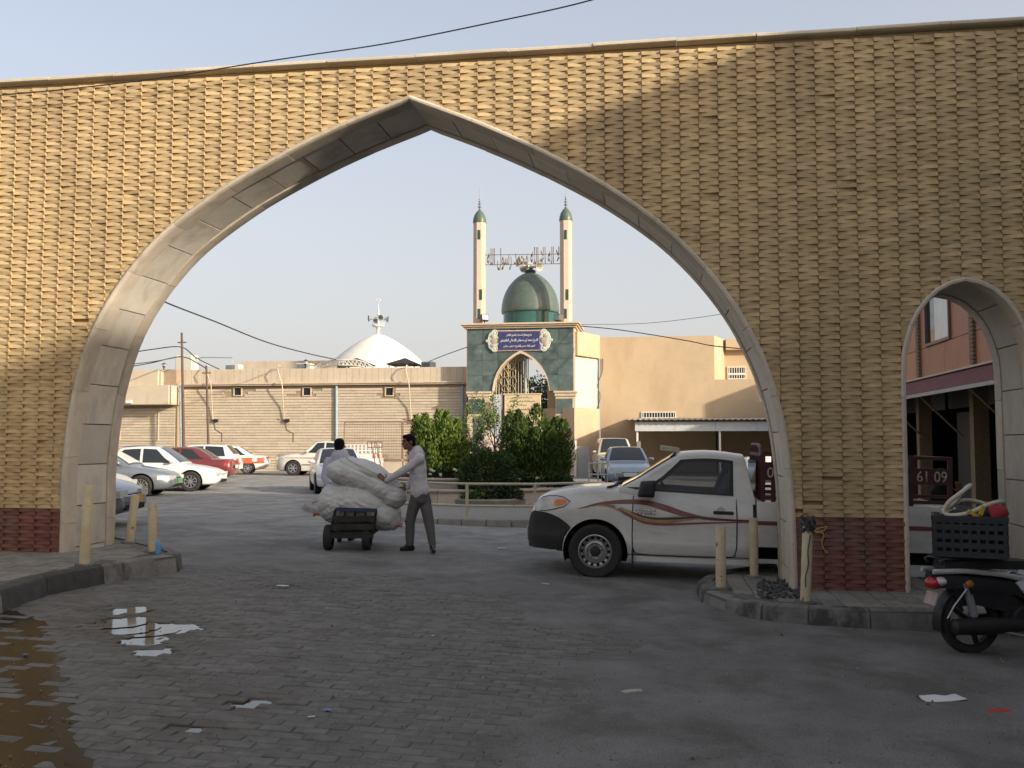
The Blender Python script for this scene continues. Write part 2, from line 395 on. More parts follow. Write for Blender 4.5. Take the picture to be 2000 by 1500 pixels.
pmo = stuff(mass.build('paver_mass', PAVER_A, road, attr=True, fix=False)); at_ = pmo.data.attributes.new('wet', 'FLOAT', 'FACE'); at_.data.foreach_set('value', wets[:len(pmo.data.polygons)])

# standing water in the hollows
WATER = mat('puddle_water', (.030, .026, .018), rough=.06, var=.1, spec=.5, bump=.05, bscale=9); MUDWATER = mat('muddy_water', (.024, .019, .012), rough=.16, var=.35, scale=2.5, spec=.18, bump=.05, bscale=14)
def puddle(pts, seed, label, lift=.004, sub=7):
    r = random.Random(seed); ring = []
    base = [G(*p) for p in pts]; zc = sum(p.z for p in base) / len(base) + lift
    n = len(base)
    for i in range(n):
        a, b = base[i], base[(i + 1) % n]
        for k in range(sub):
            t = k / sub; q = a.lerp(b, t); f = .14 * min((b - a).length, .6)
            ring.append((q.x + f * noise.noise(Vector((q.x * 6, q.y * 6, seed))) * 1.6, q.y + f * noise.noise(Vector((q.x * 6, q.y * 6, seed + 5))) * 1.6))
    cx = sum(p[0] for p in ring) / len(ring); cy = sum(p[1] for p in ring) / len(ring)
    m = MB(); vs = [(p[0], p[1], zg(p[0], p[1]) + lift) for p in ring]
    tris = tessellate_polygon([[Vector((p[0], p[1], 0)) for p in ring]]); m.add(vs, tris)
    o = m.build('puddle', WATER); 
    if o.data.polygons[0].normal.z < 0: o.data.flip_normals()
    o['kind'] = 'structure'; o['label'] = label; return o
def pool(idx, frac, label, name='puddle'):
    m = MB()
    for i in idx:
        a, b, r, d = DIPS[i]; z = min(zg(q[0], q[1]) - q[3] * frac for q in [DIPS[k] for k in idx]); n = 28
        z = zg(a, b) - d * frac
        R = r * sqrt(max(.05, -math.log(frac * .62)))
        ring = [(a + R * cos(2 * pi * k / n) * (1 + .25 * noise.noise(Vector((cos(k * .9), sin(k * .9), i)))), b + R * sin(2 * pi * k / n), z - .00012 * i) for k in range(n)]
        m.add(ring, [tuple(range(n))])
    o = m.build('puddle', WATER, fix=False); o['kind'] = 'structure'; o['label'] = label; return o
pool(range(0, 8), .27, 'bright ragged puddle mirroring the sky on the pavers')
pool([8], .5, 'small bright puddle between sunken pavers'); pool([9], .5, 'thin short puddle in a dark hollow of the paving')
puddle([(-60, 1180), (40, 1195), (95, 1215), (85, 1250), (120, 1290), (110, 1330), (145, 1370), (135, 1420), (165, 1455), (160, 1530), (-60, 1530)], 4, 'wide brown muddy puddle along the left edge', .001).data.materials[0] = MUDWATER
# damp dark rings around the hollows: a stain on pavers and road, given per vertex/face
def add_wet(m, use_attr):
    n = m.node_tree.nodes; L = m.node_tree.links; b = n['Principled BSDF']; at = n.new('ShaderNodeAttribute'); at.attribute_name = 'wet'
    if not use_attr: at.attribute_type = 'OBJECT'; at.attribute_name = 'wet'
    mx = n.new('ShaderNodeMix'); mx.data_type = 'RGBA'; src = b.inputs['Base Color'].links[0].from_socket; L.new(src, mx.inputs['A']); mx.inputs['B'].default_value = (.055, .044, .03, 1); L.new(at.outputs['Fac'], mx.inputs['Factor']); L.new(mx.outputs['Result'], b.inputs['Base Color'])
    mr = n.new('ShaderNodeMapRange'); mr.inputs['To Min'].default_value = .88; mr.inputs['To Max'].default_value = .5; L.new(at.outputs['Fac'], mr.inputs['Value']); L.new(mr.outputs[0], b.inputs['Roughness'])
add_wet(road.data.materials[0], True); add_wet(PAVER_A, True); add_wet(PAVER, False)
# ================================================================== GATE
ACU = -1.21
LEFT = [(4.29, -.15), (4.285, .7), (4.28, 1.42), (4.15, 2.38), (3.84, 3.22), (3.22, 4.03), (2.43, 4.62), (1.65, 5.04), (.88, 5.38), (0, 5.69)]
RIGHT = [(4.29, -.25), (4.285, .6), (4.26, 1.25), (4.17, 1.95), (3.97, 2.62), (3.60, 3.30), (3.05, 3.95), (2.38, 4.49), (1.58, 4.97), (.79, 5.36), (0, 5.69)]
lc = [(ACU - a, z) for a, z in smoothtab(LEFT, 8)]
rc = [(ACU + a, z) for a, z in smoothtab(RIGHT, 8)]
SCU = 4.875
SM = [(.675, -.25), (.67, 1.2), (.665, 2.4), (.62, 2.74), (.51, 3.03), (.33, 3.25), (.14, 3.36), (0, 3.39)]
sl_ = [(SCU - a, z) for a, z in smoothtab(SM, 6)]; sr_ = [(SCU + a, z) for a, z in smoothtab(SM, 6)]
TOPZ = 6.14; GL, GR, THK = -9.5, 8.05, 1.06
def span(z):
    "u-intervals of the openings at height z"
    out = []
    for a, b in ((lc, rc), (sl_, sr_)):
        if z < a[-1][1]:
            f = lambda c: interp([(p[1], p[0]) for p in c], z); out.append((f(a), f(b)))
    return out
gate = thing('arched_gate', 'tan brick street gate with one wide pointed arch and a small side arch', 'gate', (0, 0, 0))
MORTAR = mat('mortar', (.42, .32, .18), rough=.95, var=.2, scale=4, bump=.5)
core = MB()
poly = [(GL, -.3), (GL, TOPZ - .02), (GR, TOPZ - .02), (GR, -.3)] + list(sr_) + list(reversed(sl_))[1:] + list(rc) + list(reversed(lc))[1:]
core.prism(poly, .035, THK - .035); core.build('wall_core', MORTAR, gate)
BK = dict(rough=.82, var=.15, scale=14, bump=.5, bscale=150, rnd=.17)
YB = (.555, .405, .215); RB = (.205, .085, .066)
BRICK = mat('brick_tan', YB, stain=((.40, .31, .19), .8, .5, .75, (1, 1, 1)), **BK); BRICK_A = mat('brick_tan_mass', YB, attr=True, stain=((.37, .265, .15), .55, .50, .74, (1, 1, .45)), **BK)
RBRICK = mat('brick_red', RB, stain=((.19, .13, .095), 3, .55, .75, (1, 1, 1)), **BK); RBRICK_A = mat('brick_red_mass', RB, attr=True, stain=((.19, .13, .095), 1.5, .52, .7, (1, 1, 1)), **BK)
BL, BH, ZB0 = .2095, .0435, .845
def brick_geo(mb, u, z, L, sgn, r=None, dv=0):
    # one end stands proud of the wall; the wedge is a turned brick
    t = .14 * sgn; a = (L - .004) / 2; h = (BH - .0022) / 2
    p0 = dv - .022 - t * a; p1 = dv - .022 + t * a
    vs = [(u - a, p0, z - h), (u + a, p1, z - h), (u + a, .05, z - h), (u - a, .05, z - h), (u - a, p0, z + h), (u + a, p1, z + h), (u + a, .05, z + h), (u - a, .05, z + h)]
    mb.add(vs, [(0, 1, 5, 4), (1, 2, 6, 5), (3, 0, 4, 7), (3, 2, 1, 0), (4, 5, 6, 7)], r)
bricks = []
rb = random.Random(5)
jlo = int((-.3 - ZB0) / BH) - 1; jhi = int((TOPZ - .04 - ZB0) / BH)
for j in range(jlo, jhi):
    z = ZB0 + (j + .5) * BH
    for i in range(int((GL + 0) / BL), int(GR / BL) + 1):
        a, b = i * BL + .02, (i + 1) * BL + .02; segs = [(a, b)]
        for (x0, x1) in span(z):
            ns = []
            for (p, q) in segs:
                if q <= x0 or p >= x1: ns.append((p, q))
                else:
                    if p < x0: ns.append((p, x0))
                    if q > x1: ns.append((x1, q))
            segs = ns
        for (p, q) in segs:
            if q - p > .03 and not (rb.random() < .0005 or (z < 1.35 and z > .85 and 3.0 < p < 3.5 and rb.random() < .10)): bricks.append((.5 * (p + q), z, q - p, 1 if j % 2 else -1, j >= 0, rb.uniform(-.005, .005) + (.02 if rb.random() < .006 else 0)))
def pxsize(u, z):
    d = Vector((u, 0, z)) - CAMP; x = d.x * cos(TH) + d.y * sin(TH); f = -d.x * sin(TH) + d.y * cos(TH)
    return (FPX / f if (abs(x / f * FPX) < 960 and z > .12) else 0)
full = sorted([b for b in bricks if b[2] > .2], key=lambda b: -pxsize(b[0], b[1]))[:298]
fset = set(full); protos = {}
my, mr_ = MB(), MB()
for b in bricks:
    u, z, L, sg, up, dv = b
    if b in fset:
        if sg not in protos:
            q = MB(); brick_geo(q, 0, 0, BL, sg); protos[sg] = (q.mesh('brick'), None)
            me2 = protos[sg][0].copy(); protos[sg] = (protos[sg][0], me2)
            protos[sg][0].materials.append(BRICK); me2.materials.append(RBRICK)
        o = link('brick', protos[sg][0 if up else 1], None, gate); o.location = (u, dv, z)
    else: brick_geo(my if up else mr_, u, z, L, sg, rb.random(), dv)
stuff(my.build('brick_mass', BRICK_A, gate, attr=True, fix=False)); stuff(mr_.build('red_brick_mass', RBRICK_A, gate, attr=True, fix=False))
# limestone of the arches
STONE = mat('limestone', (.54, .465, .37), rough=.8, var=.14, scale=5, bump=.35, bscale=70, rnd=.08, stain=((.30, .24, .17), 2.2, .52, .78, (1, 1, .35)))
STONE2 = mat('limestone_slab', (.56, .505, .425), rough=.75, var=.12, scale=4, bump=.25, bscale=60, rnd=.10, stain=((.30, .26, .20), 2.0, .52, .8, (1, 1, .35)))
def arclen(c):
    s = [0]
    for p, q in zip(c, c[1:]): s.append(s[-1] + sqrt((p[0] - q[0]) ** 2 + (p[1] - q[1]) ** 2))
    return s
def curve_pt(c, S, s):
    s = max(0, min(S[-1], s))
    for i in range(len(S) - 1):
        if s <= S[i + 1] or i == len(S) - 2:
            t = (s - S[i]) / max(1e-9, S[i + 1] - S[i]); p = (lerp(c[i][0], c[i + 1][0], t), lerp(c[i][1], c[i + 1][1], t))
            i0, i1 = max(0, i - 1), min(len(c) - 1, i + 2); d = (c[i1][0] - c[i0][0], c[i1][1] - c[i0][1]); l = sqrt(d[0] ** 2 + d[1] ** 2)
            return p, (d[0] / l, d[1] / l)
def sweep_stones(c, side, prof, step, gap, name, m, lim, jit=.003, seed=0, bevel=.006):
    "stones along the arch: prof in (n inward, v); side +1 when the opening lies to the right of the curve"
    S = arclen(c); N = max(1, round(S[-1] / step)); st = S[-1] / N; r = random.Random(seed)
    for k in range(N):
        s0, s1 = k * st + gap / 2, (k + 1) * st - (gap / 2 if k < N - 1 else 0); q = MB(); secs = []; dn = r.uniform(-jit, jit)
        n_ = 5
        for i in range(n_ + 1):
            p, d = curve_pt(c, S, lerp(s0, s1, i / n_)); nx, nz = (d[1] * side, -d[0] * side); sec = []
            for (n, v) in prof:
                u = p[0] + nx * (n + (dn if n > .02 else 0)); u = min(u, lim) if side > 0 else max(u, lim)
                sec.append((u, v, p[1] + nz * (n + (dn if n > .02 else 0))))
            secs.append(sec)
        q.loft(secs); q.build(name, m, gate, smooth=35)
FRONT = [(-.015, .04), (-.015, -.035), (.008, -.052), (.030, -.050), (.045, -.032), (.05, .0), (.05, .20), (.0, .20)]
MIDDLE = [(-.005, .214), (.034, .214), (.034, .846), (-.005, .846)]
BACK = [(0, .86), (.05, .86), (.05, 1.05), (.035, 1.075), (.0, 1.075), (-.01, 1.0)]
for c, sd, lim, k in ((lc, 1, ACU - .0015, 1), (rc, -1, ACU + .0015, 2)):
    sweep_stones(c, sd, FRONT, .8, .004, 'arch_moulding', STONE, lim, .003, k)
    sweep_stones(c, sd, MIDDLE, .51, .014, 'arch_slab', STONE2, lim, .004, k + 10)
    sweep_stones(c, sd, BACK, .8, .004, 'arch_moulding', STONE, lim, .003, k + 20)
FRONT2 = [(-.01, .04), (-.01, -.035), (.01, -.05), (.035, -.045), (.045, -.02), (.045, .2), (.0, .2)]
MID2 = [(-.005, .21), (.032, .21), (.032, .85), (-.005, .85)]
BACK2 = [(0, .86), (.045, .86), (.045, 1.06), (.03, 1.08), (.0, 1.08)]
for c, sd, lim, k in ((sl_, 1, SCU - .001, 31), (sr_, -1, SCU + .001, 32)):
    sweep_stones(c, sd, FRONT2, .8, .004, 'small_arch_moulding', STONE, lim, .002, k)
    sweep_stones(c, sd, MID2, .5, .012, 'small_arch_slab', STONE2, lim, .003, k + 10)
    sweep_stones(c, sd, BACK2, .8, .004, 'small_arch_moulding', STONE, lim, .002, k + 20)
COPE = mat('coping', (.56, .48, .36), rough=.85, var=.15, scale=4, bump=.4, bscale=40, rnd=.1, stain=((.34, .27, .18), 2, .5, .75, (1, 1, 1)))
# coping
u = GL; r = random.Random(8)
while u < GR:
    L = r.uniform(.85, 1.1); e = min(u + L, GR); q = MB(); dz = r.uniform(-.006, .006); dv = r.uniform(-.012, .006); tl = r.uniform(-.006, .006)
    prof = [(-.02, 6.125), (-.045, 6.128), (-.062, 6.145), (-.06, 6.17), (-.04, 6.187), (-.02, 6.19), (1.1, 6.19), (1.1, 6.125)]
    q.loft([[(x, v + dv, z + dz + (tl if x > u + .1 else 0)) for v, z in prof] for x in (u + .003, e - .003)])
    q.build('coping_stone', COPE, gate, smooth=40); u = e
# back face rendered plain
q = MB(); q.prism(poly, THK - .035, THK - .01); q.build('rear_render', mat('rear_plaster', (.42, .34, .23), var=.15, bump=.4), gate)

# ================================================================== PAVEMENTS (kerbs, tiles) AND BOLLARDS
KERB = mat('kerb_stone', (.17, .16, .145), rough=.9, var=.3, scale=7, bump=.8, bscale=50, rnd=.2, stain=((.055, .052, .05), 2.5, .5, .62, (1, 1, .5)))
KERBD = mat('kerb_dark', (.060, .058, .055), rough=.85, var=.4, scale=7, bump=.8, bscale=50, rnd=.2)
TILE = mat('pavement_tile', (.20, .19, .165), rough=.9, var=.25, scale=10, bump=.6, bscale=90, rnd=.16)
SLAB = mat('pavement_bed', (.13, .122, .11), rough=.95, var=.25, scale=5, bump=.6)
def in_poly(p, poly):
    c = False
    for (x0, y0), (x1, y1) in zip(poly, poly[1:] + poly[:1]):
        if (y0 > p[1]) != (y1 > p[1]) and p[0] < (x1 - x0) * (p[1] - y0) / (y1 - y0) + x0: c = not c
    return c
def pavement(name, poly, zt, tiles_in, seed, dark=()):
    base = MB(); base.prism(poly, -.3, zt - .02, 'Z'); o = struct(base.build(name, SLAB))
    r = random.Random(seed); n = len(poly); cx = sum(p[0] for p in poly) / n; cy = sum(p[1] for p in poly) / n
    ki = 0
    # kerb stones
    for i in range(n):
        a, b = Vector(poly[i]), Vector(poly[(i + 1) % n]); d = b - a; L = d.length
        m = max(1, round(L / .62)); t = d / L; nrm = Vector((t.y, -t.x))
        if not in_poly(tuple((a + b) / 2 - nrm * .05), poly): nrm = -nrm
        for k in range(m):
            p = a + t * (k * L / m); q = a + t * ((k + 1) * L / m - .012); g = MB(); secs = []
            dz = r.uniform(-.008, .008); sh = r.uniform(-.012, .012)
            for e in (p, q):
                w = e + nrm * (.015 + sh); i_ = e - nrm * .135
                z0 = zg(w.x, w.y) - .08
                secs.append([(i_.x, i_.y, z0), (w.x + nrm.x * .03, w.y + nrm.y * .03, z0), (w.x, w.y, zt - .05 + dz), (w.x - nrm.x * .015, w.y - nrm.y * .015, zt - .015 + dz), (w.x - nrm.x * .05, w.y - nrm.y * .05, zt + dz), (i_.x, i_.y, zt + dz)])
            g.loft(secs); g.build('kerb_stone', KERBD if ki in dark else KERB, o, smooth=40); ki += 1
    # square tiles
    tm = MB(); paver_geo(tm, (0, 0, 0), .192, .192); me = tm.mesh('tile'); cnt = 0
    u0, v0, u1, v1 = tiles_in
    for i in range(int((u1 - u0) / .2)):
        for j in range(int((v1 - v0) / .2)):
            x, y = u0 + (i + .5) * .2, v0 + (j + .5) * .2
            ok = all(in_poly((x + a, y + b), poly) for a in (-.22, .22) for b in (-.22, .22))
            if ok and not (-.03 < y < 1.1 and not any(s[0] + .0 < x < s[1] for s in span(.3))):
                q = link('tile', me, TILE, o); q.location = (x, y, zt + r.uniform(-.006, .003)); q.rotation_euler = (r.uniform(-.012, .012), r.uniform(-.012, .012), 0); cnt += 1
    return o
zl, zr = .32, .075
xy = lambda px, py, z: tuple(PZ(px, py, z).xy)
PLEFT = [xy(-140, 1185, zl), xy(0, 1152, zl), xy(90, 1124, zl), xy(200, 1104, zl), xy(300, 1088, zl), xy(345, 1082, zl), xy(352, 1077, zl), xy(330, 1068, zl), xy(270, 1054, zl), xy(215, 1042, zl), xy(120, 1040, zl), (-12, 2.2), (-12, -3)]
pavement('pavement_left', PLEFT, zl, (-7.6, -2.2, -4.0, 3.6), 1, dark=(1, 2))
PRIGHT = [xy(1366, 1132, zr), xy(1376, 1152, zr), xy(1420, 1168, zr), xy(1490, 1180, zr), xy(1580, 1186, zr), xy(1700, 1190, zr), xy(1840, 1192, zr), (7.9, -1.15), (7.9, 1.16), (3.3, 1.16), xy(1500, 1100, zr), xy(1430, 1110, zr), xy(1380, 1122, zr)]
pavement('pavement_right', PRIGHT, zr, (2.0, -1.6, 6.0, 1.2), 2)

BOLL = mat('bollard_paint', (.50, .42, .27), rough=.6, var=.15, scale=9, bump=.3, bscale=40, rnd=.08, stain=((.07, .06, .05), 9, .62, .68, (1, 1, .7)))
def bollard(px, py, zt, h, r, label, tiltx=0, tilty=0):
    p = PZ(px, py, zt); o = thing('bollard', label, 'bollard', p, 0, 'cream pipe bollards at the gate')
    o.rotation_euler = (tiltx, tilty, random.uniform(0, 6)) if False else (tiltx, tilty, 0)
    q = MB(); q.lathe([(r, -.05), (r, h - .01), (r - .006, h), (r - .012, h), (r - .012, h - .05)], 20); q.build('pipe', BOLL, o, smooth=40)
    q = MB(); q.lathe([(r + .05, -.03), (r + .045, .006), (r + .01, .012), (r, .012)], 16); q.build('concrete_collar', KERB, o, smooth=40)
    return o
bollard(165, 1102, zl, .86, .055, 'cream pipe bollard in front of the left stone jamb', 0, .03)
bollard(253, 1058, zl, .62, .055, 'leaning cream bollard behind the left stone jamb', 0, .11)
bollard(298, 1078, zl, .60, .053, 'scuffed cream bollard at the tip of the left pavement', 0, -.02)
bollard(1408, 1148, zr, .66, .056, 'chipped cream bollard with dented rim nearest the pickup wheel', 0, .01)
b5 = bollard(1473, 1118, zr, .68, .05, 'plain cream bollard close against the pickup bed'); b5.location = (P(1473, 1118, .93).x, .93, zr)
b6 = bollard(1573, 1175, zr, .75, .052, 'rusty cream bollard tied with wire in front of the red brick base', 0, .05)
WIRE = mat('rusty_wire', (.10, .095, .09), rough=.6, metal=.6, var=.3)
YROPE = mat('yellow_twine', (.42, .32, .06), rough=.8)
q = MB(); r = random.Random(4)
for k in range(9):
    pts = []
    for i in range(14):
        a = i * .9 + k; pts.append((cos(a) * (.058 + .02 * r.random()), sin(a) * (.058 + .02 * r.random()), .66 + .1 * r.random() + .012 * k))
    q.tube(pts, .0055, 5)
q.build('wire_bundle', WIRE, b6, smooth=60)
q = MB(); q.tube(smoothtab([(.05, -.05, .70), (.10, -.07, .735), (.17, -.06, .75), (.14, -.06, .71), (.07, -.07, .685)], 5), .0045, 5)
q.tube(smoothtab([(.06, -.06, .70), (.14, -.07, .68), (.13, -.06, .60), (.15, -.06, .53), (.19, -.05, .50)], 5), .0045, 5); q.build('yellow_twine', YROPE, b6, smooth=60)
q = MB(); q.tube(smoothtab([(.02, -.056, .66), (.0, -.057, .5), (.01, -.057, .38), (-.015, -.057, .25), (-.01, -.057, .15)], 5), .006, 5); q.build('hanging_chain', WIRE, b6, smooth=60)
# rubble beside the right jamb
q = MB(); r = random.Random(12)
for k in range(170):
    p = PZ(1480 + r.random() * 85, 1135 + r.random() * 35, zr); s = r.uniform(.01, .035)
    q.box((p.x, p.y, zr + s * .5), (s * r.uniform(.7, 1.6), s * r.uniform(.7, 1.5), s * r.uniform(.5, 1)), r.random() * 3, r.random(), r.random())
stuff(tag(q.build('rubble', mat('rubble', (.075, .075, .075), rough=.9, var=.4, scale=30)), 'dark broken rubble at the foot of the right stone jamb', 'rubble'))
# loose grit on the worn asphalt
q = MB(); r = random.Random(77); n_ = 0
while n_ < 2600:
    px_, py_ = r.uniform(-20, 2020), 1095 + 420 * r.random() ** 1.2; p = G(px_, py_)
    if p.y > -.3 and (p.x < -4.2 or p.x > 1.9): continue
    if cover(p.x, p.y) < .4 and r.random() < .75: continue
    if noise.noise(Vector((p.x * 1.3, p.y * 1.3, 5))) < r.uniform(-.45, .25): continue
    s_ = r.uniform(.003, .009) * (2.0 if r.random() < .03 else 1); z_ = zg(p.x, p.y) + .008; a_ = r.random() * 6
    c_, d_ = cos(a_) * s_, sin(a_) * s_
    q.add([(p.x - c_, p.y - d_, z_), (p.x + d_, p.y - c_, z_), (p.x + c_ * 1.3, p.y + d_, z_), (p.x - d_, p.y + c_, z_), (p.x, p.y, z_ + s_ * 1.1)], [(0, 1, 4), (1, 2, 4), (2, 3, 4), (3, 0, 4)], r.random()); n_ += 1
stuff(tag(q.build('grit', mat('grit', (.15, .14, .125), rough=.95, rnd=.6, attr=True), attr=True), 'loose grit scattered over the worn street surface', 'grit'))
# litter
PAPER = mat('paper_scrap', (.62, .62, .60), rough=.8, var=.1); BLUEP = mat('blue_plastic', (.05, .20, .55), rough=.4); REDP = mat('red_plastic', (.45, .05, .05), rough=.5); CARD = mat('cardboard_scrap', (.38, .34, .26), rough=.9)
def scrap(px, py, s, m, label, seed, asp=2.2):
    p = G(px, py); r = random.Random(seed); q = MB(); rows = []
    n = 5
    for i in range(n):
        row = []
        for j in range(4):
            x = (i / (n - 1) - .5) * s * asp; y = (j / 3 - .5) * s
            row.append((x + r.uniform(-.1, .1) * s, y + r.uniform(-.12, .12) * s, .012 + .22 * s * abs(noise.noise(Vector((i * .7, j * .7, seed))))))
        rows.append(row)
    q.grid(rows); q.grid([[(a, b, c - .003) for a, b, c in reversed(w)] for w in rows])
    o = q.build('litter_scrap', m, smooth=50); o.location = p; o.rotation_euler.z = r.uniform(-.5, .5); tag(o, label, 'litter', 'litter on the paving'); return o
scrap(1232, 1353, .07, CARD, 'pale curled leaf-like scrap in the middle of the road', 1)
scrap(1838, 1368, .16, PAPER, 'large crumpled white bag near the right edge', 2, 1.9)
scrap(1950, 1392, .07, REDP, 'flat red wrapper beyond the white bag', 3, 2.6)
scrap(640, 1390, .03, BLUEP, 'tiny blue bottle cap lying on bare pavers', 4, 1.2)
scrap(608, 1403, .015, PAPER, 'tiny white cigarette stub on bare pavers', 5, 3)
scrap(50, 1281, .03, BLUEP, 'blue cap in the brown puddle', 6, 1.2)
scrap(552, 1146, .05, PAPER, 'white paper in the dark mud patch near the arch', 7, 2.6)
scrap(980, 1072, .06, PAPER, 'white paper shred on the road before the planter', 8, 2)
scrap(1066, 1142, .05, PAPER, 'white wrapper on the road below the pickup bumper', 9, 2)
scrap(846, 1244, .015, PAPER, 'white straw end on worn asphalt', 10, 2)
q = MB(); q.lathe([(.001, 0), (.03, .0), (.032, .01), (.032, .12), (.024, .15), (.012, .165), (.012, .19), (.001, .19)], 14)
bt = q.build('plastic_bottle', mat('bottle_blue', (.10, .32, .55), rough=.15, var=.1), smooth=50); bt.location = PZ(309, 1082, zl); tag(bt, 'small blue plastic bottle beside the scuffed bollard', 'bottle')
# ================================================================== MOSQUE COURT WALL
MV = 40.0
CREAM = mat('cream_plaster', (.54, .455, .345), rough=.9, var=.10, scale=1.2, bump=.25, bscale=25, stain=((.40, .30, .20), .9, .52, .75, (1, 1, .25)))
COURSE = mat('stone_course', (.555, .47, .36), rough=.88, var=.10, scale=6, bump=.3, bscale=40, rnd=.12, attr=True, stain=((.44, .33, .22), .5, .55, .8, (1, 1, 2)))
JOINT = mat('course_joint', (.34, .26, .18), rough=.95, var=.15)
METALG = mat('grey_metal', (.28, .30, .32), rough=.5, metal=.4, var=.2); DARKM = mat('dark_metal', (.035, .035, .036), rough=.55, metal=.3, var=.2)
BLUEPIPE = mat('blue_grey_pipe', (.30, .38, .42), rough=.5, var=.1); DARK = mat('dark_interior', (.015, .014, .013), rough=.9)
U = lambda px, v=MV, py=800: P(px, py, v).x
Zp = lambda px, py, v=MV: P(px, py, v).z
def courses(par, u0, u1, v, z0, z1, h, seed, holes=(), proud=.035):
    r = random.Random(seed); q = MB(); n = int((z1 - z0) / h)
    for j in range(n):
        za, zb = z0 + j * h, z0 + (j + 1) * h - .028; x = u0
        rowr = r.random()
        while x < u1:
            e = min(u1, x + r.uniform(.45, 1.0))
            cut = any(x < hx1 and e > hx0 and za < hz1 and zb > hz0 for hx0, hx1, hz0, hz1 in holes)
            if not cut: q.bb(x + .002, e - .002, v - proud + r.uniform(-.006, .006), v + .02, za, zb, r=.5 * rowr + .5 * r.random())
            x = e
    return stuff(q.build('stone_course', COURSE, par, attr=True))
wl = thing('mosque_court_wall', 'long striped limestone wall with parapet behind the parked cars', 'wall', (0, 0, 0))
uA, uB = U(345), U(912); zpar = Zp(600, 720); zcor = Zp(600, 742); zcor2 = Zp(600, 753)
q = MB(); q.bb(uA, uB, MV, MV + .5, -.1, zcor2); q.build('wall_backing', JOINT, wl)
wins = []
for (x, y) in ((465, 765), (600, 765), (761, 765)):
    p = P(x, y, MV); wins.append((p.x - .26, p.x + .26, p.z - .26, p.z + .26))
courses(wl, uA, uB, MV, 0, zcor2, .155, 1, wins)
q = MB(); q.bb(uA - .15, uB, MV - .12, MV + .5, zcor2 + .16, zpar); q.build('parapet', CREAM, wl, bevel=.01)
q = MB(); q.bb(uA - .2, uB, MV - .26, MV + .4, zcor2, zcor2 + .07); q.bb(uA - .2, uB, MV - .32, MV + .4, zcor2 + .075, zcor2 + .155); q.build('cornice', CREAM, wl, bevel=.012)
q = MB()
for k in range(46):     # vertical joints of the parapet facing
    x = lerp(uA, uB, (k + .5) / 46); q.bb(x - .008, x + .008, MV - .123, MV - .1, zcor2 + .18, zpar - .02)
q.build('parapet_joint', JOINT, wl)
for w in wins:
    q = MB(); a, b, c, d = w; t = .06
    q.bb(a, a + t, MV - .07, MV + .02, c, d); q.bb(b - t, b, MV - .07, MV + .02, c, d); q.bb(a + t, b - t, MV - .07, MV + .02, c, c + t); q.bb(a + t, b - t, MV - .07, MV + .02, d - t, d)
    o = q.build('vent_window', CREAM, wl); q = MB(); q.bb(a + t, b - t, MV - .012, MV + .01, c + t, d - t); q.build('dark_opening', DARK, o)
def pipe_on(par, name, pts, r, m, n=8): q = MB(); q.tube(pts, r, n); return q.build(name, m, par, smooth=60)
for px in (657, 903): pipe_on(wl, 'drain_pipe', [P(px, 754, MV - .12), P(px, 890, MV - .12)], .075, BLUEPIPE)
for k, px in enumerate((410, 549, 797)):
    p0 = P(px, 716, MV - .1); p1 = P(px + 2, 752, MV - .55)
    pipe_on(wl, 'water_spout', [p0, p0 + Vector((0, -.35, .05)), p0 + Vector((.0, -.5, -.2)), p1, P(px + 4, 792, MV - .18), P(px + 6, 822, MV - .1)], .032, CREAM)
    c0 = P(px + 8, 822, MV - .06)
    pipe_on(wl, 'wall_conduit', [c0 + Vector((-.5, 0, .1)), c0, c0 + Vector((.1, 0, -.5)), c0 + Vector((.5, 0, -.7)), c0 + Vector((.5, 0, -1.2))], .014, mat('conduit', (.12, .10, .08), rough=.8), 6)
    q = MB(); q.box(c0 + Vector((.12, -.06, .02)), (.28, .14, .14)); q.build('wall_lamp', DARKM, wl)
# left wing of the wall
lw = thing('side_wing', 'plastered projecting box above a framed wall panel at the left end of the court', 'building')
wv = 39.3; a, b = U(60, wv), U(346, wv)
q = MB(); q.bb(a, b - .1, wv, wv + 1.2, -.1, Zp(300, 722, wv)); q.build('wall_backing', JOINT, lw)
fx0, fx1, fz0, fz1 = U(237, wv), U(310, wv), Zp(300, 861, wv), Zp(300, 798, wv)
courses(lw, a, b - .1, wv, 0, Zp(300, 794, wv), .155, 2)
q = MB(); t = .05
q.bb(fx0 - t, fx0, wv - .08, wv, fz0, fz1); q.bb(fx1, fx1 + t, wv - .08, wv, fz0, fz1); q.bb(fx0, fx1, wv - .08, wv, fz1 - t, fz1); q.bb(fx0, fx1, wv - .08, wv, fz0, fz0 + t); q.build('panel_frame', CREAM, lw)
bx = MB(); bx.bb(a, b, wv - 1.0, wv + 1.0, Zp(300, 790, wv - 1), Zp(300, 752, wv - 1)); bx.build('projecting_box', CREAM, lw, bevel=.015)
bx = MB(); bx.bb(a, U(318, wv), wv - .6, wv + 1.2, Zp(300, 752, wv - 1) + .002, Zp(300, 722, wv - .6)); bx.build('upper_box', CREAM, lw, bevel=.015)
q = MB(); c = P(252, 785, wv - 1.1); q.box(c, (.3, .16, .16)); q.build('wall_camera', mat('white_plastic', (.7, .7, .68), rough=.4), lw)
pipe_on(lw, 'drain_pipe', [P(352, 752, wv - .1), P(354, 890, wv - .1)], .07, BLUEPIPE)
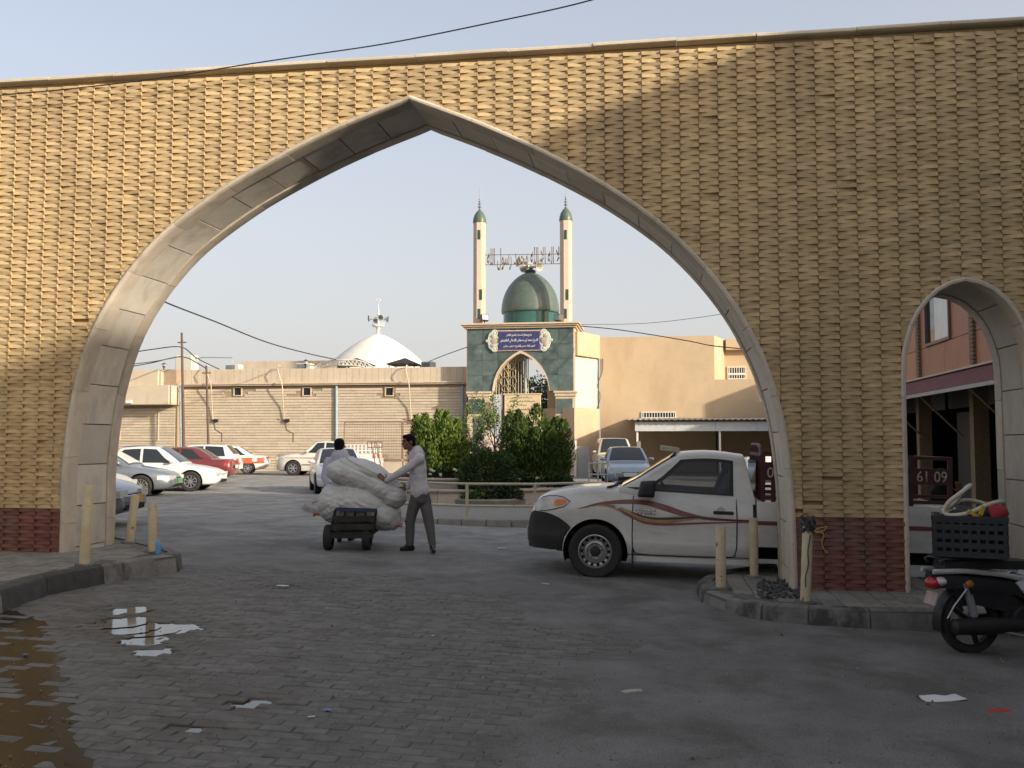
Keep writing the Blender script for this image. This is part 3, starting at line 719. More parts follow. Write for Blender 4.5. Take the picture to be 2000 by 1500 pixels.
# things on the roof of the court
AC = mat('ac_casing', (.55, .54, .48), rough=.6, var=.1)
def ac_unit(px0, px1, py0, py1, v, label):
    a, b = P(px0, py1, v), P(px1, py0, v); o = thing('air_conditioner', label, 'air conditioner', (a.x, v, zpar - .3), 0, 'air conditioners on the court roof')
    w, h = b.x - a.x, b.z - (zpar - .3); q = MB(); q.bb(0, w, 0, .7, 0, h); q.build('casing', AC, o, bevel=.02)
    q = MB()
    for k in range(8): q.bb(.06, w * .72, -.03, -.003, h * (.35 + .075 * k), h * (.35 + .075 * k) + .02)
    q.build('grille', DARKM, o); q = MB(); q.bb(.05, w * .73, -.012, .0, h * .32, h * .96); q.build('dark_opening', BLUEPIPE, o)
    return o
ac_unit(440, 466, 711, 724, 42.5, 'grey air conditioner on the roof nearest the two poles')
ac_unit(578, 606, 709, 724, 42.5, 'grey air conditioner on the roof beside the lantern')
ac_unit(822, 846, 706, 722, 42.5, 'grey air conditioner on the roof at the foot of the white dome')
# water tank
p = P(362, 722, 42.5); o = thing('water_tank', 'pale square water tank on the roof behind the tall pole', 'water tank', (p.x, 42.5, zpar - .3))
q = MB(); q.box((.1, 0, .75), (1.05, .9, 1.25)); q.build('tank', AC, o, bevel=.04); q = MB()
for x in (-.35, .55): q.bb(x - .03, x + .03, -.4, .4, -.2, .15)
q.build('stand', DARKM, o)
q = MB(); q.tube([(.6, 0, 1.2), (1.3, 0, 1.25), (3.0, 0, 1.2), (3.0, 0, .0)], .03, 6); q.build('tank_pipe', METALG, o)
# roof slab seen above the parapet
q = MB(); q.prism([(U(425, 46), zpar - .5), (U(425, 46), zpar + .15), (U(470, 46), Zp(500, 706, 46)), (U(655, 46), Zp(640, 704, 46)), (U(655, 46), zpar - .5)], 46, 52)
tag(q.build('prayer_hall', CREAM), 'flat pale roof block beside the white dome', 'building')
# lanterns
def lantern(px, py0, py1, v, label):
    p = P(px, py1, v); h = P(px, py0, v).z - p.z; o = thing('roof_lantern', label, 'lantern', p, 0, 'lanterns on the court parapet')
    q = MB(); q.tube([(0, 0, -.3), (0, 0, h * .35)], .035, 8); q.lathe([(.10, h * .35), (.05, h * .4), (.12, h * .45)], 8); q.build('post', DARKM, o)
    q = MB(); q.lathe([(.08, h * .45), (.14, h * .75)], 6); q.build('glass', mat('lantern_glass', (.45, .45, .42), rough=.2), o)
    q = MB(); q.lathe([(.17, h * .75), (.10, h * .86), (.02, h * .92), (.02, h)], 6); q.build('cap', DARKM, o)
lantern(320, 708, 722, 39.9, 'black lantern on the wing above the framed panel'); lantern(597, 701, 720, 40.3, 'black lantern on the parapet beside the middle air conditioner')
# white dome
dv = 62.0; rx = (U(832, dv) - U(646, dv)) / 2; c = P(738, 716, dv + rx)
WHITE = mat('white_render', (.70, .66, .60), rough=.8, var=.08, scale=2, bump=.2, bscale=10)
o = thing('white_dome', 'broad pointed white dome with loudspeakers above the court roof', 'dome', (c.x, dv + rx, 0))
zt = P(738, 652, dv + rx).z; zb = P(738, 715, dv + rx).z
prof = [(rx * 1.12, 0), (rx * 1.12, zb - 1.2), (rx * 1.08, zb - .4)] + [(rx * a, lerp(zb, zt, b)) for a, b in ((1.03, .0), (.93, .17), (.79, .35), (.60, .56), (.42, .74), (.26, .87), (.13, .95), (.04, .99), (.01, 1.0))]
q = MB(); q.lathe(smoothtab(prof[2:], 3), 64); q.build('shell', WHITE, o, smooth=50); q = MB(); q.lathe(prof[:3], 48); q.build('drum', WHITE, o, smooth=40)
q = MB(); hp = P(738, 590, dv + rx).z - zt
q.lathe([(.16, zt - .05), (.12, zt + hp * .12), (.22, zt + hp * .2), (.5, zt + hp * .23), (.5, zt + hp * .27), (.1, zt + hp * .3), (.07, zt + hp * .45), (.15, zt + hp * .5), (.06, zt + hp * .55), (.12, zt + hp * .62), (.05, zt + hp * .67), (.09, zt + hp * .73), (.03, zt + hp * .8), (.01, zt + hp)], 16)
for k in range(10): a_ = k * pi / 5; q.tube([(.5 * cos(a_), .5 * sin(a_), zt + hp * .25), (.5 * cos(a_), .5 * sin(a_), zt + hp * .38)], .02, 5)
q.build('finial', WHITE, o, smooth=40)
def horn(par, p, d, m, L=.5, r=.28):
    "loudspeaker horn at p pointing along d"
    d = Vector(d).normalized(); q = MB(); q.T = Matrix.Translation(p) @ d.to_track_quat('Z', 'Y').to_matrix().to_4x4()
    q.lathe([(.10, -.30), (.12, -.1), (.05, 0), (.07, L * .35), (.13, L * .7), (r, L), (r - .03, L), (.09, L * .6), (.03, .05)], 18); return q.build('loudspeaker', m, par, smooth=50)
for k in range(4): a_ = .5 + k * pi / 2; horn(o, (.28 * cos(a_), .28 * sin(a_), zt + hp * .48), (cos(a_), sin(a_), -.05), METALG, .55, .28)
q = MB(); q.tube([(0, 0, zt + hp * .98)] + [(.16 * sin(t), 0, zt + hp + .17 - .16 * cos(t)) for t in [k * .45 for k in range(1, 12)]], .03, 6); q.build('crescent', WHITE, o, smooth=50)
# pavilions with dark tent roofs and a white truss arch
TENT = mat('brown_tent', (.10, .085, .075), rough=.9, var=.2)
for px, lab in ((697, 'dark pyramid shelter roof in front of the white dome, beside the truss arch'), (791, 'dark pyramid shelter roof at the right foot of the white dome')):
    p = P(px, 712, 47); o = thing('roof_shelter', lab, 'shelter', (p.x, 47, 0), 0, 'shelters on the court roof'); zz = p.z
    q = MB(); s = .95; q.add([(-s, -s, zz), (s, -s, zz), (s, s, zz), (-s, s, zz), (0, 0, zz + .42), (-s, -s, zz - .06), (s, -s, zz - .06), (s, s, zz - .06), (-s, s, zz - .06)], [(0, 1, 4), (1, 2, 4), (2, 3, 4), (3, 0, 4), (5, 6, 1, 0), (6, 7, 2, 1), (7, 8, 3, 2), (8, 5, 0, 3), (8, 7, 6, 5)]); q.build('roof', TENT, o)
    for x, y in ((-.8, -.8), (.8, -.8), (.8, .8), (-.8, .8)): q = MB(); q.tube([(x, y, zz - .04), (x, y, zz - 1.6)], .035, 6); q.build('post', DARKM, o)
q = MB(); v_ = 45
def arcpts(px0, px1, pyb, pyt, n=16): return [P(lerp(px0, px1, k / n), pyb - (pyb - pyt) * sin(pi * min(1, .5 + .5 * k / n) if False else pi / 2 * sin(pi * k / n)), v_) for k in range(n + 1)]
A1 = arcpts(608, 735, 722, 703); A2 = [p + Vector((0, 0, -.32)) for p in A1]
q.tube(A1, .05, 6); q.tube(A2, .05, 6)
for k in range(16): q.tube([A1[k], A2[k + 1]], .03, 5); q.tube([A2[k], A1[k]], .03, 5)
tag(q.build('truss_arch', WHITE, smooth=50), 'low white truss arch on the roof beside the dome', 'truss')

# ================================================================== PORTAL
PV = 39.0
MARBLE = mat('green_marble', (.074, .104, .096), rough=.28, var=.5, scale=1.6, bump=0, rnd=.22, stain=((.16, .20, .185), 1.3, .53, .72, (1, 1, 1.6)), spec=.5, detail=10)
PCREAM = mat('portal_stone', (.56, .445, .32), rough=.8, var=.1, scale=3, bump=.2, bscale=30)
GTILE = mat('green_dome_tile', (.092, .122, .100), rough=.38, var=.3, scale=3, bump=.3, bscale=30, spec=.6)
GWIN = mat('green_glass', (.03, .075, .06), rough=.2, var=.2)
pu = lambda px, py=700: P(px, py, PV).x
pz = lambda py, px=1018: P(px, py, PV).z
portal = thing('mosque_portal', 'green marble mosque portal with pointed archway, dome and two minarets', 'mosque portal')
uL, uR = pu(911), pu(1122); zc = pz(641); zm = pz(764); u0, u1 = pu(962), pu(1073); zs = pz(764); za = pz(690); uc = (u0 + u1) / 2
def zarch(u):
    t = abs(u - uc) / ((u1 - u0) / 2)
    if t >= 1: return -9
    return zs + (za - zs) * interp(sorted([(0, 1), (.12, .965), (.3, .885), (.5, .77), (.7, .61), (.85, .42), (.95, .22), (1, 0)]), t)
# upper wall
ap = [(u0 + (u1 - u0) * k / 40, max(zs, zarch(u0 + (u1 - u0) * k / 40))) for k in range(41)]
q = MB(); q.prism([(uL, zm), (uL, zc), (uR, zc), (uR, zm)] + [(u1, zm)] + list(reversed(ap)) + [(u0, zm)][:0] , PV + .06, PV + 3.2)
q.build('upper_block', PCREAM, portal)
nc, nr = 7, 4
for i in range(nc):
    for j in range(nr):
        a, b = lerp(uL + .06, uR - .06, i / nc), lerp(uL + .06, uR - .06, (i + 1) / nc); c, d = lerp(zm, zc, j / nr), lerp(zm, zc, (j + 1) / nr)
        if j % 2: a, b = a + (.0), b
        a += .006; b -= .006; c += .006; d -= .006
        lowp = [(lerp(a, b, k / 10), max(c, zarch(lerp(a, b, k / 10)) + .12 if zarch(lerp(a, b, k / 10)) > 0 else c)) for k in range(11)]
        if min(p[1] for p in lowp) > d - .02: continue
        lowp = [(x, min(z, d - .012)) for x, z in lowp]
        q = MB(); q.prism(lowp + [(b, d), (a, d)], PV + .03, PV + .08); q.build('marble_slab', MARBLE, portal)
# arch moulding
q = MB(); q.loft([[(x + dx, PV + dy, z + dz) for dx, dy, dz in ((-.0, -.05, .0), (.0, -.05, .14), (0, .1, .14), (0, .1, 0))] for x, z in ap]); q.build('arch_moulding', PCREAM, portal, smooth=40)
# cornice
for k, (e, h0, h1) in enumerate(((.10, 641, 637.5), (.2, 637.4, 634.5), (.28, 634.4, 631))):
    q = MB(); q.bb(uL - e, uR + e, PV - e, PV + 3.2, pz(h0), pz(h1)); q.build('cornice', PCREAM, portal, bevel=.015)
# pillars under the arch springing
def pillar(xa, xb, ia, ib, ca, cb):
    a, b = pu(xa), pu(xb)
    q = MB(); q.bb(a - .05, b + .05, PV - .12, PV + 1.2, pz(768), pz(764.2)); q.bb(a - .0, b + .0, PV - .06, PV + 1.2, pz(774), pz(768.1)); q.build('capital', PCREAM, portal, bevel=.01)
    q = MB(); q.bb(a + .05, b - .05, PV, PV + 1.1, pz(812), pz(774.1)); q.build('pillar_panel', PCREAM, portal)
    q = MB(); q.bb(pu(ia), pu(ib), PV - .03, PV + .02, pz(808), pz(779)); q.build('marble_inset', MARBLE, portal)
    q = MB(); q.bb(pu(ia) - .12, pu(ib) + .12, PV + .03, PV + 1.1, -.1, pz(812.1)); q.build('pillar_shaft', PCREAM, portal)
    for k in range(4):
        q = MB(); q.bb(pu(ca), pu(cb), PV - .0, PV + .05, lerp(0, pz(813), k / 4) + .01, lerp(0, pz(813), (k + 1) / 4) - .01); q.build('marble_slab', MARBLE, portal)
pillar(913, 958, 917, 947, 925, 941); pillar(1083, 1125, 1087, 1118, 1097, 1110)
q = MB(); q.bb(pu(914), pu(1122), PV + 2.2, PV + 2.4, -.1, .6); q.build('rear_step', PCREAM, portal)
q = MB(); q.bb(pu(962), pu(1006), PV + 2.9, PV + 3.15, -.1, pz(684)); q.build('inner_wall', mat('inner_brown', (.30, .22, .14), rough=.9, var=.2), portal)
# side blocks (banded stone at the right foot)
q = MB()
for k in range(6): q.bb(pu(1111), pu(1125), PV - .12, PV + .0, pz(930 - 20 * k) + .015, pz(910 - 20 * k) - .015)
q.build('banded_stone', PCREAM, portal)
# iron gate in the archway: one closed leaf, the other open
IRON = mat('pale_iron', (.42, .42, .36), rough=.5, metal=.2, var=.15); GOLDI = mat('gold_iron', (.33, .27, .15), rough=.45, metal=.3, var=.2)
gz = lambda u: max(zs, zarch(u)) - .05
leaf = MB(); u_m = pu(1024)
k = 0; u_ = u0 + .12
while u_ < u_m:
    leaf.tube([(u_, PV + .5, .1), (u_, PV + .5, gz(u_))], .018, 6); u_ += .15
leaf.build('gate_leaf', IRON, portal, smooth=60)
q = MB(); q.tube([(u_m, PV + .5, .1), (u_m, PV + .5, gz(u_m))], .07, 8); q.tube([(u_m + .14, PV + .5, .1), (u_m + .14, PV + .5, gz(u_m + .14))], .03, 8); q.build('gate_post', IRON, portal, smooth=60)
q = MB(); u_ = u_m + .35
while u_ < u1 + .1:
    q.tube([(u_, PV + 1.6, .1), (u_, PV + 1.6, zs + .5)], .016, 6); u_ += .15
q.tube([(u_m, PV + 1.6, zs + .3), (u1, PV + 1.6, zs + .5)], .025, 6); q.build('gate_leaf', DARKM, portal, smooth=60)
q = MB(); cx = pu(990)
for s in (-1, 1):
    for zz, rr in ((pz(715), .26), (pz(730), .32), (pz(746), .34), (pz(760), .26)):
        q.tube([(cx + s * (.04 + rr * (1 - cos(t))) * .9 * (1 - t / 9), PV + .46, zz + rr * sin(t) * (1 - t / 9)) for t in [k * .35 for k in range(20)]], .024, 6)
q.tube([(cx, PV + .46, pz(770)), (cx, PV + .46, pz(702))], .03, 6); q.build('scroll_ornament', GOLDI, portal, smooth=60)
# plaque before the gate
pq = thing('inscription_plaque', 'cream stone plaque with small inscription before the portal gate', 'plaque', (0, 0, 0)); pv = PV - .7
q = MB(); q.bb(P(985, 800, pv).x, P(1056, 800, pv).x, pv, pv + .15, 0, P(1020, 771, pv).z); q.build('slab', mat('plaque_stone', (.60, .48, .30), rough=.7, var=.08), pq, bevel=.02)
q = MB(); a, b = P(983, 800, pv).x, P(1058, 800, pv).x; q.bb(a, b, pv - .03, pv + .17, P(1020, 771, pv).z + .002, P(1020, 769, pv).z + .02); q.build('coping', PCREAM, pq)
INK = mat('inscription_ink', (.05, .045, .04), rough=.8)
for y, w, t in ((777, 38, 'بسم الله الرحمن الرحيم'), (784, 50, 'جامع ومقام الشيخ المحدث الكامل'), (791, 18, 'مولانا'), (800, 26, 'النقشبندي')):
    p = P(1020, y, pv); text('lettering', arabic(t), INK, pq, (p.x, pv - .006, p.z), w / 36.5, 5.2 / 36.5 if y < 795 else 8 / 36.5)
# blue name sign
sg = thing('mosque_name_sign', 'dark blue name board with white Arabic lettering and pale scroll ends on the portal', 'sign'); sv = PV - .06
BLUE = mat('sign_blue', (.042, .045, .14), rough=.35, var=.08); SRED = mat('sign_red', (.22, .12, .10), rough=.5); SWHITE = mat('sign_white', (.75, .74, .70), rough=.5); SPALE = mat('sign_pale', (.52, .55, .47), rough=.6, var=.3, scale=9)
sx = lambda px: P(px, 665, sv).x
sz = lambda py: P(1014, py, sv).z
q = MB(); q.bb(sx(968), sx(1060), sv, sv + .05, sz(685), sz(645)); q.build('border', SWHITE, sg)
q = MB(); q.bb(sx(969.5), sx(1058.5), sv - .02, sv + .0, sz(684), sz(646)); q.build('red_frame', SRED, sg)
q = MB(); q.bb(sx(974), sx(1054), sv - .04, sv - .021, sz(682), sz(648)); q.build('blue_panel', BLUE, sg)
for y, w, h, t in ((655, 50, 6, 'جامع ومقام المحدث والشيخ الكامل'), (665.5, 74, 8, 'الشيخ محمد ابن مصطفى العثماني النقشبندي'), (676.5, 62, 6, 'تعمير شاه حسن والشيخ د فيض جيلاني')):
    text('lettering', arabic(t), SWHITE, sg, (sx(1014), sv - .052, sz(y)), w / 36.5, h / 36.5, .008, thick=.012)
for s, xc in ((-1, 968), (1, 1060)):
    q = MB()
    for (dx, dy, rr) in ((2, 0, .34), (5, -9, .26), (5, 9, .26), (2, -15, .2), (2, 15, .2), (10, -5, .16), (10, 5, .16), (12, 0, .14), (16.5, 0, .09)):
        q.T = Matrix.Translation((sx(xc + s * dx), sv + .02, sz(665 + dy))); q.lathe([(rr, 0), (rr, -.03), (rr * .75, -.05), (rr * .5, -.03), (rr * .35, -.05)], 12, axis='Y')
    q.T = None; q.build('scroll_end', SPALE, sg, smooth=40)
    q = MB()
    for (dx, dy, rr) in ((3, 0, .16), (5.5, -9, .1), (5.5, 9, .1)):
        q.T = Matrix.Translation((sx(xc + s * dx), sv - .03, sz(665 + dy))); q.lathe([(rr, 0), (rr, -.02), (.01, -.035)], 10, axis='Y')
    q.T = None; q.build('scroll_flower', mat('scroll_pale', (.40, .33, .28), rough=.6), sg)
# dome
dvv = PV + 2.6; dl, dr = P(980, 605, dvv).x, P(1092, 605, dvv).x; dcu = (dl + dr) / 2; R0 = (dr - dl) / 2
dz = lambda py: P(1036, py, dvv).z
dome = thing('green_dome', 'pointed green tiled dome between the minarets with loudspeakers on top', 'dome', (dcu, dvv, 0))
q = MB(); q.lathe(smoothtab([(R0 * a, lerp(dz(613), dz(532), b)) for a, b in ((.97, 0), (1.0, .03), (.995, .15), (.955, .32), (.87, .5), (.73, .67), (.54, .82), (.33, .93), (.14, .985), (.05, 1.0))], 4), 72); q.build('shell', GTILE, dome, smooth=50)
q = MB(); q.lathe([(R0 * .93, pz(632) - .2), (R0 * .93, dz(613)), (R0 * .99, dz(613) + .01), (R0 * .99, dz(611))], 64); q.build('drum', mat('teal_tile', (.035, .11, .10), rough=.2, var=.2, scale=8), dome, smooth=40)
q = MB(); q.lathe([(.30, dz(533)), (.32, dz(529)), (.2, dz(527)), (.06, dz(525)), (.05, dz(518))], 16); q.build('finial', mat('dark_green', (.03, .06, .05), rough=.4), dome, smooth=40)
HORN = mat('horn_beige', (.52, .50, .42), rough=.5, var=.1)
for d, off in (((-.8, -.6, .12), (-.25, -.1, .3)), ((.75, -.6, -.1), (.2, -.1, .12)), ((.9, .1, .2), (.2, .1, .3)), ((-.5, .8, 0), (-.2, .2, .2))):
    horn(dome, Vector((0, 0, dz(526))) + Vector(off), d, HORN, .48, .27)
# minarets
MIN = mat('minaret_plaster', (.57, .45, .335), rough=.85, var=.08, scale=3, bump=.2)
mprof = None
for (xa, xb, yt, lab) in ((925, 948, 436, 'slender octagonal minaret with green cap on the left of the dome'), (1094, 1117, 432, 'slender octagonal minaret with green cap on the right of the dome')):
    mv = PV + .7; a, b = P(xa, 540, mv), P(xb, 540, mv); r_ = (b.x - a.x) / 2 / cos(pi / 8); cx = (a.x + b.x) / 2
    o = thing('minaret', lab, 'minaret', (cx, mv, 0), 0, 'minarets of the portal'); z0 = pz(633); z1 = P(xa, yt, mv).z
    q = MB(); q.lathe([(r_, z0), (r_, z1), (r_ * .8, z1 + .02)], 8, a0=pi / 8 + .12); q.build('shaft', MIN, o, bevel=.01)
    q = MB(); hh = .75; q.lathe([(r_ * 1.05, z1), (r_ * 1.06, z1 + .08), (r_ * 1.0, z1 + .22), (r_ * .82, z1 + .42), (r_ * .5, z1 + .6), (r_ * .2, z1 + .7), (.04, z1 + .78)], 16, a0=pi / 8); q.build('cap', mat('cap_green', (.09, .125, .095), rough=.4, var=.15), o, smooth=28)
    q = MB(); zf = z1 + .75
    q.lathe([(.07, zf), (.03, zf + .06), (.10, zf + .14), (.03, zf + .22), (.085, zf + .3), (.03, zf + .38), (.065, zf + .44), (.02, zf + .52), (.05, zf + .58), (.015, zf + .66), (.008, zf + 1.35)], 12); q.build('finial', METALG, o, smooth=50)
    for (dx, py0, py1) in ((-1, 449, 467), (2.5, 565, 585), (-1, 603, 622)):
        pa = P((xa + xb) / 2 + dx, py1, mv - r_); pb = P((xa + xb) / 2 + dx, py0, mv - r_)
        off = (pa.x - cx); q = MB(); q.bb(off - .07, off + .07, -r_ * 1.0, -r_ * .8, pa.z, pb.z); q.build('window', GWIN, o)
# floodlights
for px, lab, s in ((946, 'box floodlight at the foot of the left minaret', 1), (1091, 'box floodlight at the foot of the right minaret', -1)):
    p = P(px, 623, PV + .1); o = thing('floodlight', lab, 'floodlight', p, 0, 'floodlights on the portal roof'); q = MB(); q.box((0, 0, .06), (.42, .34, .34), rz=.5 * s, rx=-.2); q.build('housing', mat('lamp_housing', (.12, .115, .09), rough=.5), o, bevel=.02)
    q = MB(); q.box((.06 * s, -.13, .06), (.34, .12, .28), rz=.5 * s, rx=-.2); q.build('glass', METALG, o); q = MB(); q.tube([(0, 0, -.3), (0, 0, 0)], .04, 6); q.build('stand', DARKM, o)
# calligraphy between the minarets
ca = thing('calligraphy_banner', 'openwork metal Arabic script on two rails between the minarets', 'lettering'); cv = PV + .6
CALM = mat('calligraphy_metal', (.20, .155, .125), rough=.6, metal=.2, var=.2)
a, b = P(949, 497, cv), P(1095, 497, cv)
text('script', arabic('لا اله الا الله محمد رسول الله'), CALM, ca, ((a.x + b.x) / 2, cv, P(1020, 505, cv).z), (b.x - a.x) * .97, 44 / 36, .05, thick=.016)
for y in (498, 517): q = MB(); q.tube([P(947, y, cv), P(1096, y - 2, cv)], .02, 6); q.build('rail', CALM, ca)

# ================================================================== BUILDING ON THE RIGHT OF THE PORTAL
OCHRE = mat('ochre_plaster', (.52, .395, .255), rough=.9, var=.10, scale=.7, bump=.25, bscale=20, stain=((.43, .31, .19), .5, .5, .78, (1, 1, .35)))
bd = thing('ochre_building', 'plain ochre plastered building beside the portal above the carport', 'building')
bv = 41.6; A = P(1128, 700, PV + .4); B = P(1172, 700, bv); C = P(1395, 700, bv)
def wallseg(name, p, q_, z0, z1, th, m, inset=0):
    d = Vector((q_.x - p.x, q_.y - p.y, 0)).normalized(); n = Vector((-d.y, d.x, 0))  # pointing away
    if n.y < 0: n = -n
    a = Vector((p.x, p.y, 0)) + n * inset; b = Vector((q_.x, q_.y, 0)) + n * inset; c = b + n * th; e = a + n * th
    w = MB(); w.prism([(a.x, a.y), (b.x, b.y), (c.x, c.y), (e.x, e.y)], z0, z1, 'Z'); return w.build(name, m, bd)
zt1 = P(1172, 659, bv).z
wallseg('upper_box', A, B, P(1150, 697, 40.5).z, zt1 + .1, 3, OCHRE)
wallseg('side_wall', A, P(1180, 700, bv + .6), -.1, zt1 - .02, 1.5, OCHRE, .36)
wallseg('corrugated_panel', A, P(1176, 700, bv + .1), P(1150, 797, 40.5).z, P(1150, 697, 40.5).z - .01, .3, mat('cream_sheet', (.60, .56, .43), rough=.6, var=.08), .22)
A2 = P(1122, 850, PV - .4); B2 = P(1171, 850, bv - .9)
wallseg('base_block', A2, B2, -.1, P(1150, 798, 40).z, 2, OCHRE)
wallseg('main_wall', B, C, -.1, zt1, 4, OCHRE)
D = P(1415, 700, bv + 2.3)
wallseg('return_wall', C, D, -.1, P(1405, 659, bv + 1).z, .3, OCHRE)
E_ = Vector((P(1640, 700, bv + 2.3).x, bv + 2.3, 0))
wallseg('rear_wall', D, E_, -.1, P(1450, 663, bv + 2.3).z, 3, OCHRE)
F1 = P(1396, 780, bv + .01); F2 = Vector((P(1640, 780, bv).x, bv + .01, 0)); wallseg('terrace_wall', F1, F2, -.1, P(1450, 741, bv).z, .25, OCHRE)
wallseg('eave', P(1418, 684, bv + 1.9), Vector((E_.x, bv + 1.9, 0)), P(1450, 683, bv + 2).z, P(1450, 663, bv + 2).z + .03, .5, OCHRE)
WFR = mat('white_frame', (.72, .70, .64), rough=.5, var=.05); GLASS = mat('window_glass', (.03, .034, .036), rough=.08, var=.2, spec=.6)
def barred(par, px0, px1, py0, py1, v, bars, split=None):
    a, b = P(px0, py1, v), P(px1, py0, v); t = .05; q = MB()
    q.bb(a.x, a.x + t, v - .06, v, a.z, b.z); q.bb(b.x - t, b.x, v - .06, v, a.z, b.z); q.bb(a.x + t, b.x - t, v - .06, v, a.z, a.z + t); q.bb(a.x + t, b.x - t, v - .06, v, b.z - t, b.z)
    if split: zz = lerp(a.z, b.z, split); q.bb(a.x + t, b.x - t, v - .055, v, zz - t, zz + t)
    o = q.build('window', WFR, par); q = MB(); q.bb(a.x + .02, b.x - .02, v - .02, v + .01, a.z + .02, b.z - .02); q.build('pane', GLASS, o)
    q = MB()
    for k in range(bars): x = lerp(a.x + t, b.x - t, (k + .5) / bars); q.bb(x - .018, x + .018, v - .05, v - .02, a.z + t, b.z - t)
    q.build('window_bar', WFR, o)
barred(bd, 1421, 1457, 716, 741, bv + 2.29, 7, .42); barred(bd, 1253, 1320, 804, 817, bv - .01, 12); barred(bd, 1403, 1408, 682, 703, bv + 1.0, 1)
pipe_on(bd, 'hanging_cable', smoothtab([P(1177, 700, bv - .05), P(1176, 725, bv - .05), P(1167, 752, bv - .05), P(1172, 775, bv - .05), P(1166, 798, bv - .05)], 5), .02, DARKM, 5)
# carport
cp = thing('carport', 'corrugated metal carport with pale fascia against the ochre building', 'carport'); c0 = 35.2
ca_, cb_ = P(1218, 818, c0).x, P(1640, 818, c0).x; zr0 = P(1250, 821, c0).z; zr1 = zr0 + .25
q = MB(); rows = []; n = 150
for v_, z_ in ((c0 - .35, zr0), (bv, zr1)):
    rows.append([(lerp(ca_, cb_, k / n), v_, z_ + (.035 if (k // 2) % 2 else -.0)) for k in range(n + 1)])
q.grid(rows); q.grid([[(x, y, z - .012) for x, y, z in reversed(w)] for w in rows]); q.build('roof_sheet', mat('galvanised_sheet', (.34, .32, .30), rough=.5, metal=.3, var=.25, scale=5), cp)
fz0_, fz1_ = P(1300, 842, c0).z, P(1300, 824, c0).z
for k in range(5):
    a, b = lerp(P(1240, 830, c0).x, cb_, k / 5), lerp(P(1240, 830, c0).x, cb_, (k + 1) / 5); q = MB(); q.bb(a + .006, b - .006, c0 - .03, c0 + .02, fz0_, fz1_); q.build('fascia_panel', mat('fascia_paint', (.52, .54, .55), rough=.6, var=.1), cp)
for px in (1245, 1406, 1590):
    p = P(px, 860, c0 + .1); q = MB(); q.box((p.x, p.y, (fz1_) / 2), (.09, .09, fz1_)); q.build('post', WFR, cp)
for px in (1247, 1400, 1580):
    p = P(px, 860, bv - .5); q = MB(); q.box((p.x, p.y, zr1 / 2 - .02), (.09, .09, zr1)); q.build('post', DARKM, cp)
q = MB(); p = P(1246, 868, c0 - .05); q.box((p.x + .05, p.y, p.z), (.16, .12, .3)); q.build('meter_box', METALG, cp)
# ================================================================== SHOP ROW ON THE RIGHT OF THE STREET
FU, RH = 8.1, 8.07
PANEL = mat('rust_panel', (.36, .135, .080), rough=.5, var=.12, scale=2, bump=.1, rnd=.10, stain=((.24, .10, .07), 1.4, .55, .8, (1, 1, .4)))
sh = thing('shop_building', 'shop house with rust red cladding and maroon awning seen through the small arch', 'building')
SB0, SB1 = 1.3, 14.5; HIGH = 6.9
q = MB(); q.bb(FU + .1, FU + 4, SB0, HIGH, 3.2, RH); q.bb(FU + .1, FU + 4, HIGH + .001, 19, 3.2, 5.42); q.build('upper_storey', mat('shop_backing', (.16, .10, .07), rough=.9), sh)
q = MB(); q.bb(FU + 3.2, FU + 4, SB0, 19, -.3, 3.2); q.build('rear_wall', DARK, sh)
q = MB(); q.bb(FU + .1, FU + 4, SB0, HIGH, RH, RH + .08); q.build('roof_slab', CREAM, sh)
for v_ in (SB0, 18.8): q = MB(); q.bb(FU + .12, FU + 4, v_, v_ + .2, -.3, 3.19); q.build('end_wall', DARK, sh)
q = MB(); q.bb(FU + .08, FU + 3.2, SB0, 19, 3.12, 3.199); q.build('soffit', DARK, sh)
PCOL = mat('shop_column_brick', (.21, .15, .09), rough=.85, var=.2, scale=12, bump=.5)
def vat(px): d = ray(px, 800); return CAMP.y + d.y * (FU - CAMP.x) / d.x
c1_, c2_ = vat(1906), vat(1799); stp = c2_ - c1_; cols = [c1_ - stp, c1_, c2_, c2_ + stp, c2_ + 2 * stp]; SB1 = cols[-1] + .2
wz0, wz1 = 3.92, 5.15
for i, c in enumerate(cols):
    q = MB()
    q.bb(FU - .08, FU + .2, c - .115, c + .115, -.3, 3.1)
    for k in range(38): q.bb(FU - .09, FU + .21, c - .125, c + .125, -.2 + k * .085, -.2 + k * .085 + .072)
    q.build('column', PCOL, sh)
    q = MB()
    for k in range(56 if c < HIGH else 25): q.bb(FU - .06, FU + .1, c - .12, c + .12, 3.25 + k * .085, 3.25 + k * .085 + .072)
    q.build('brick_strip', PCOL, sh)
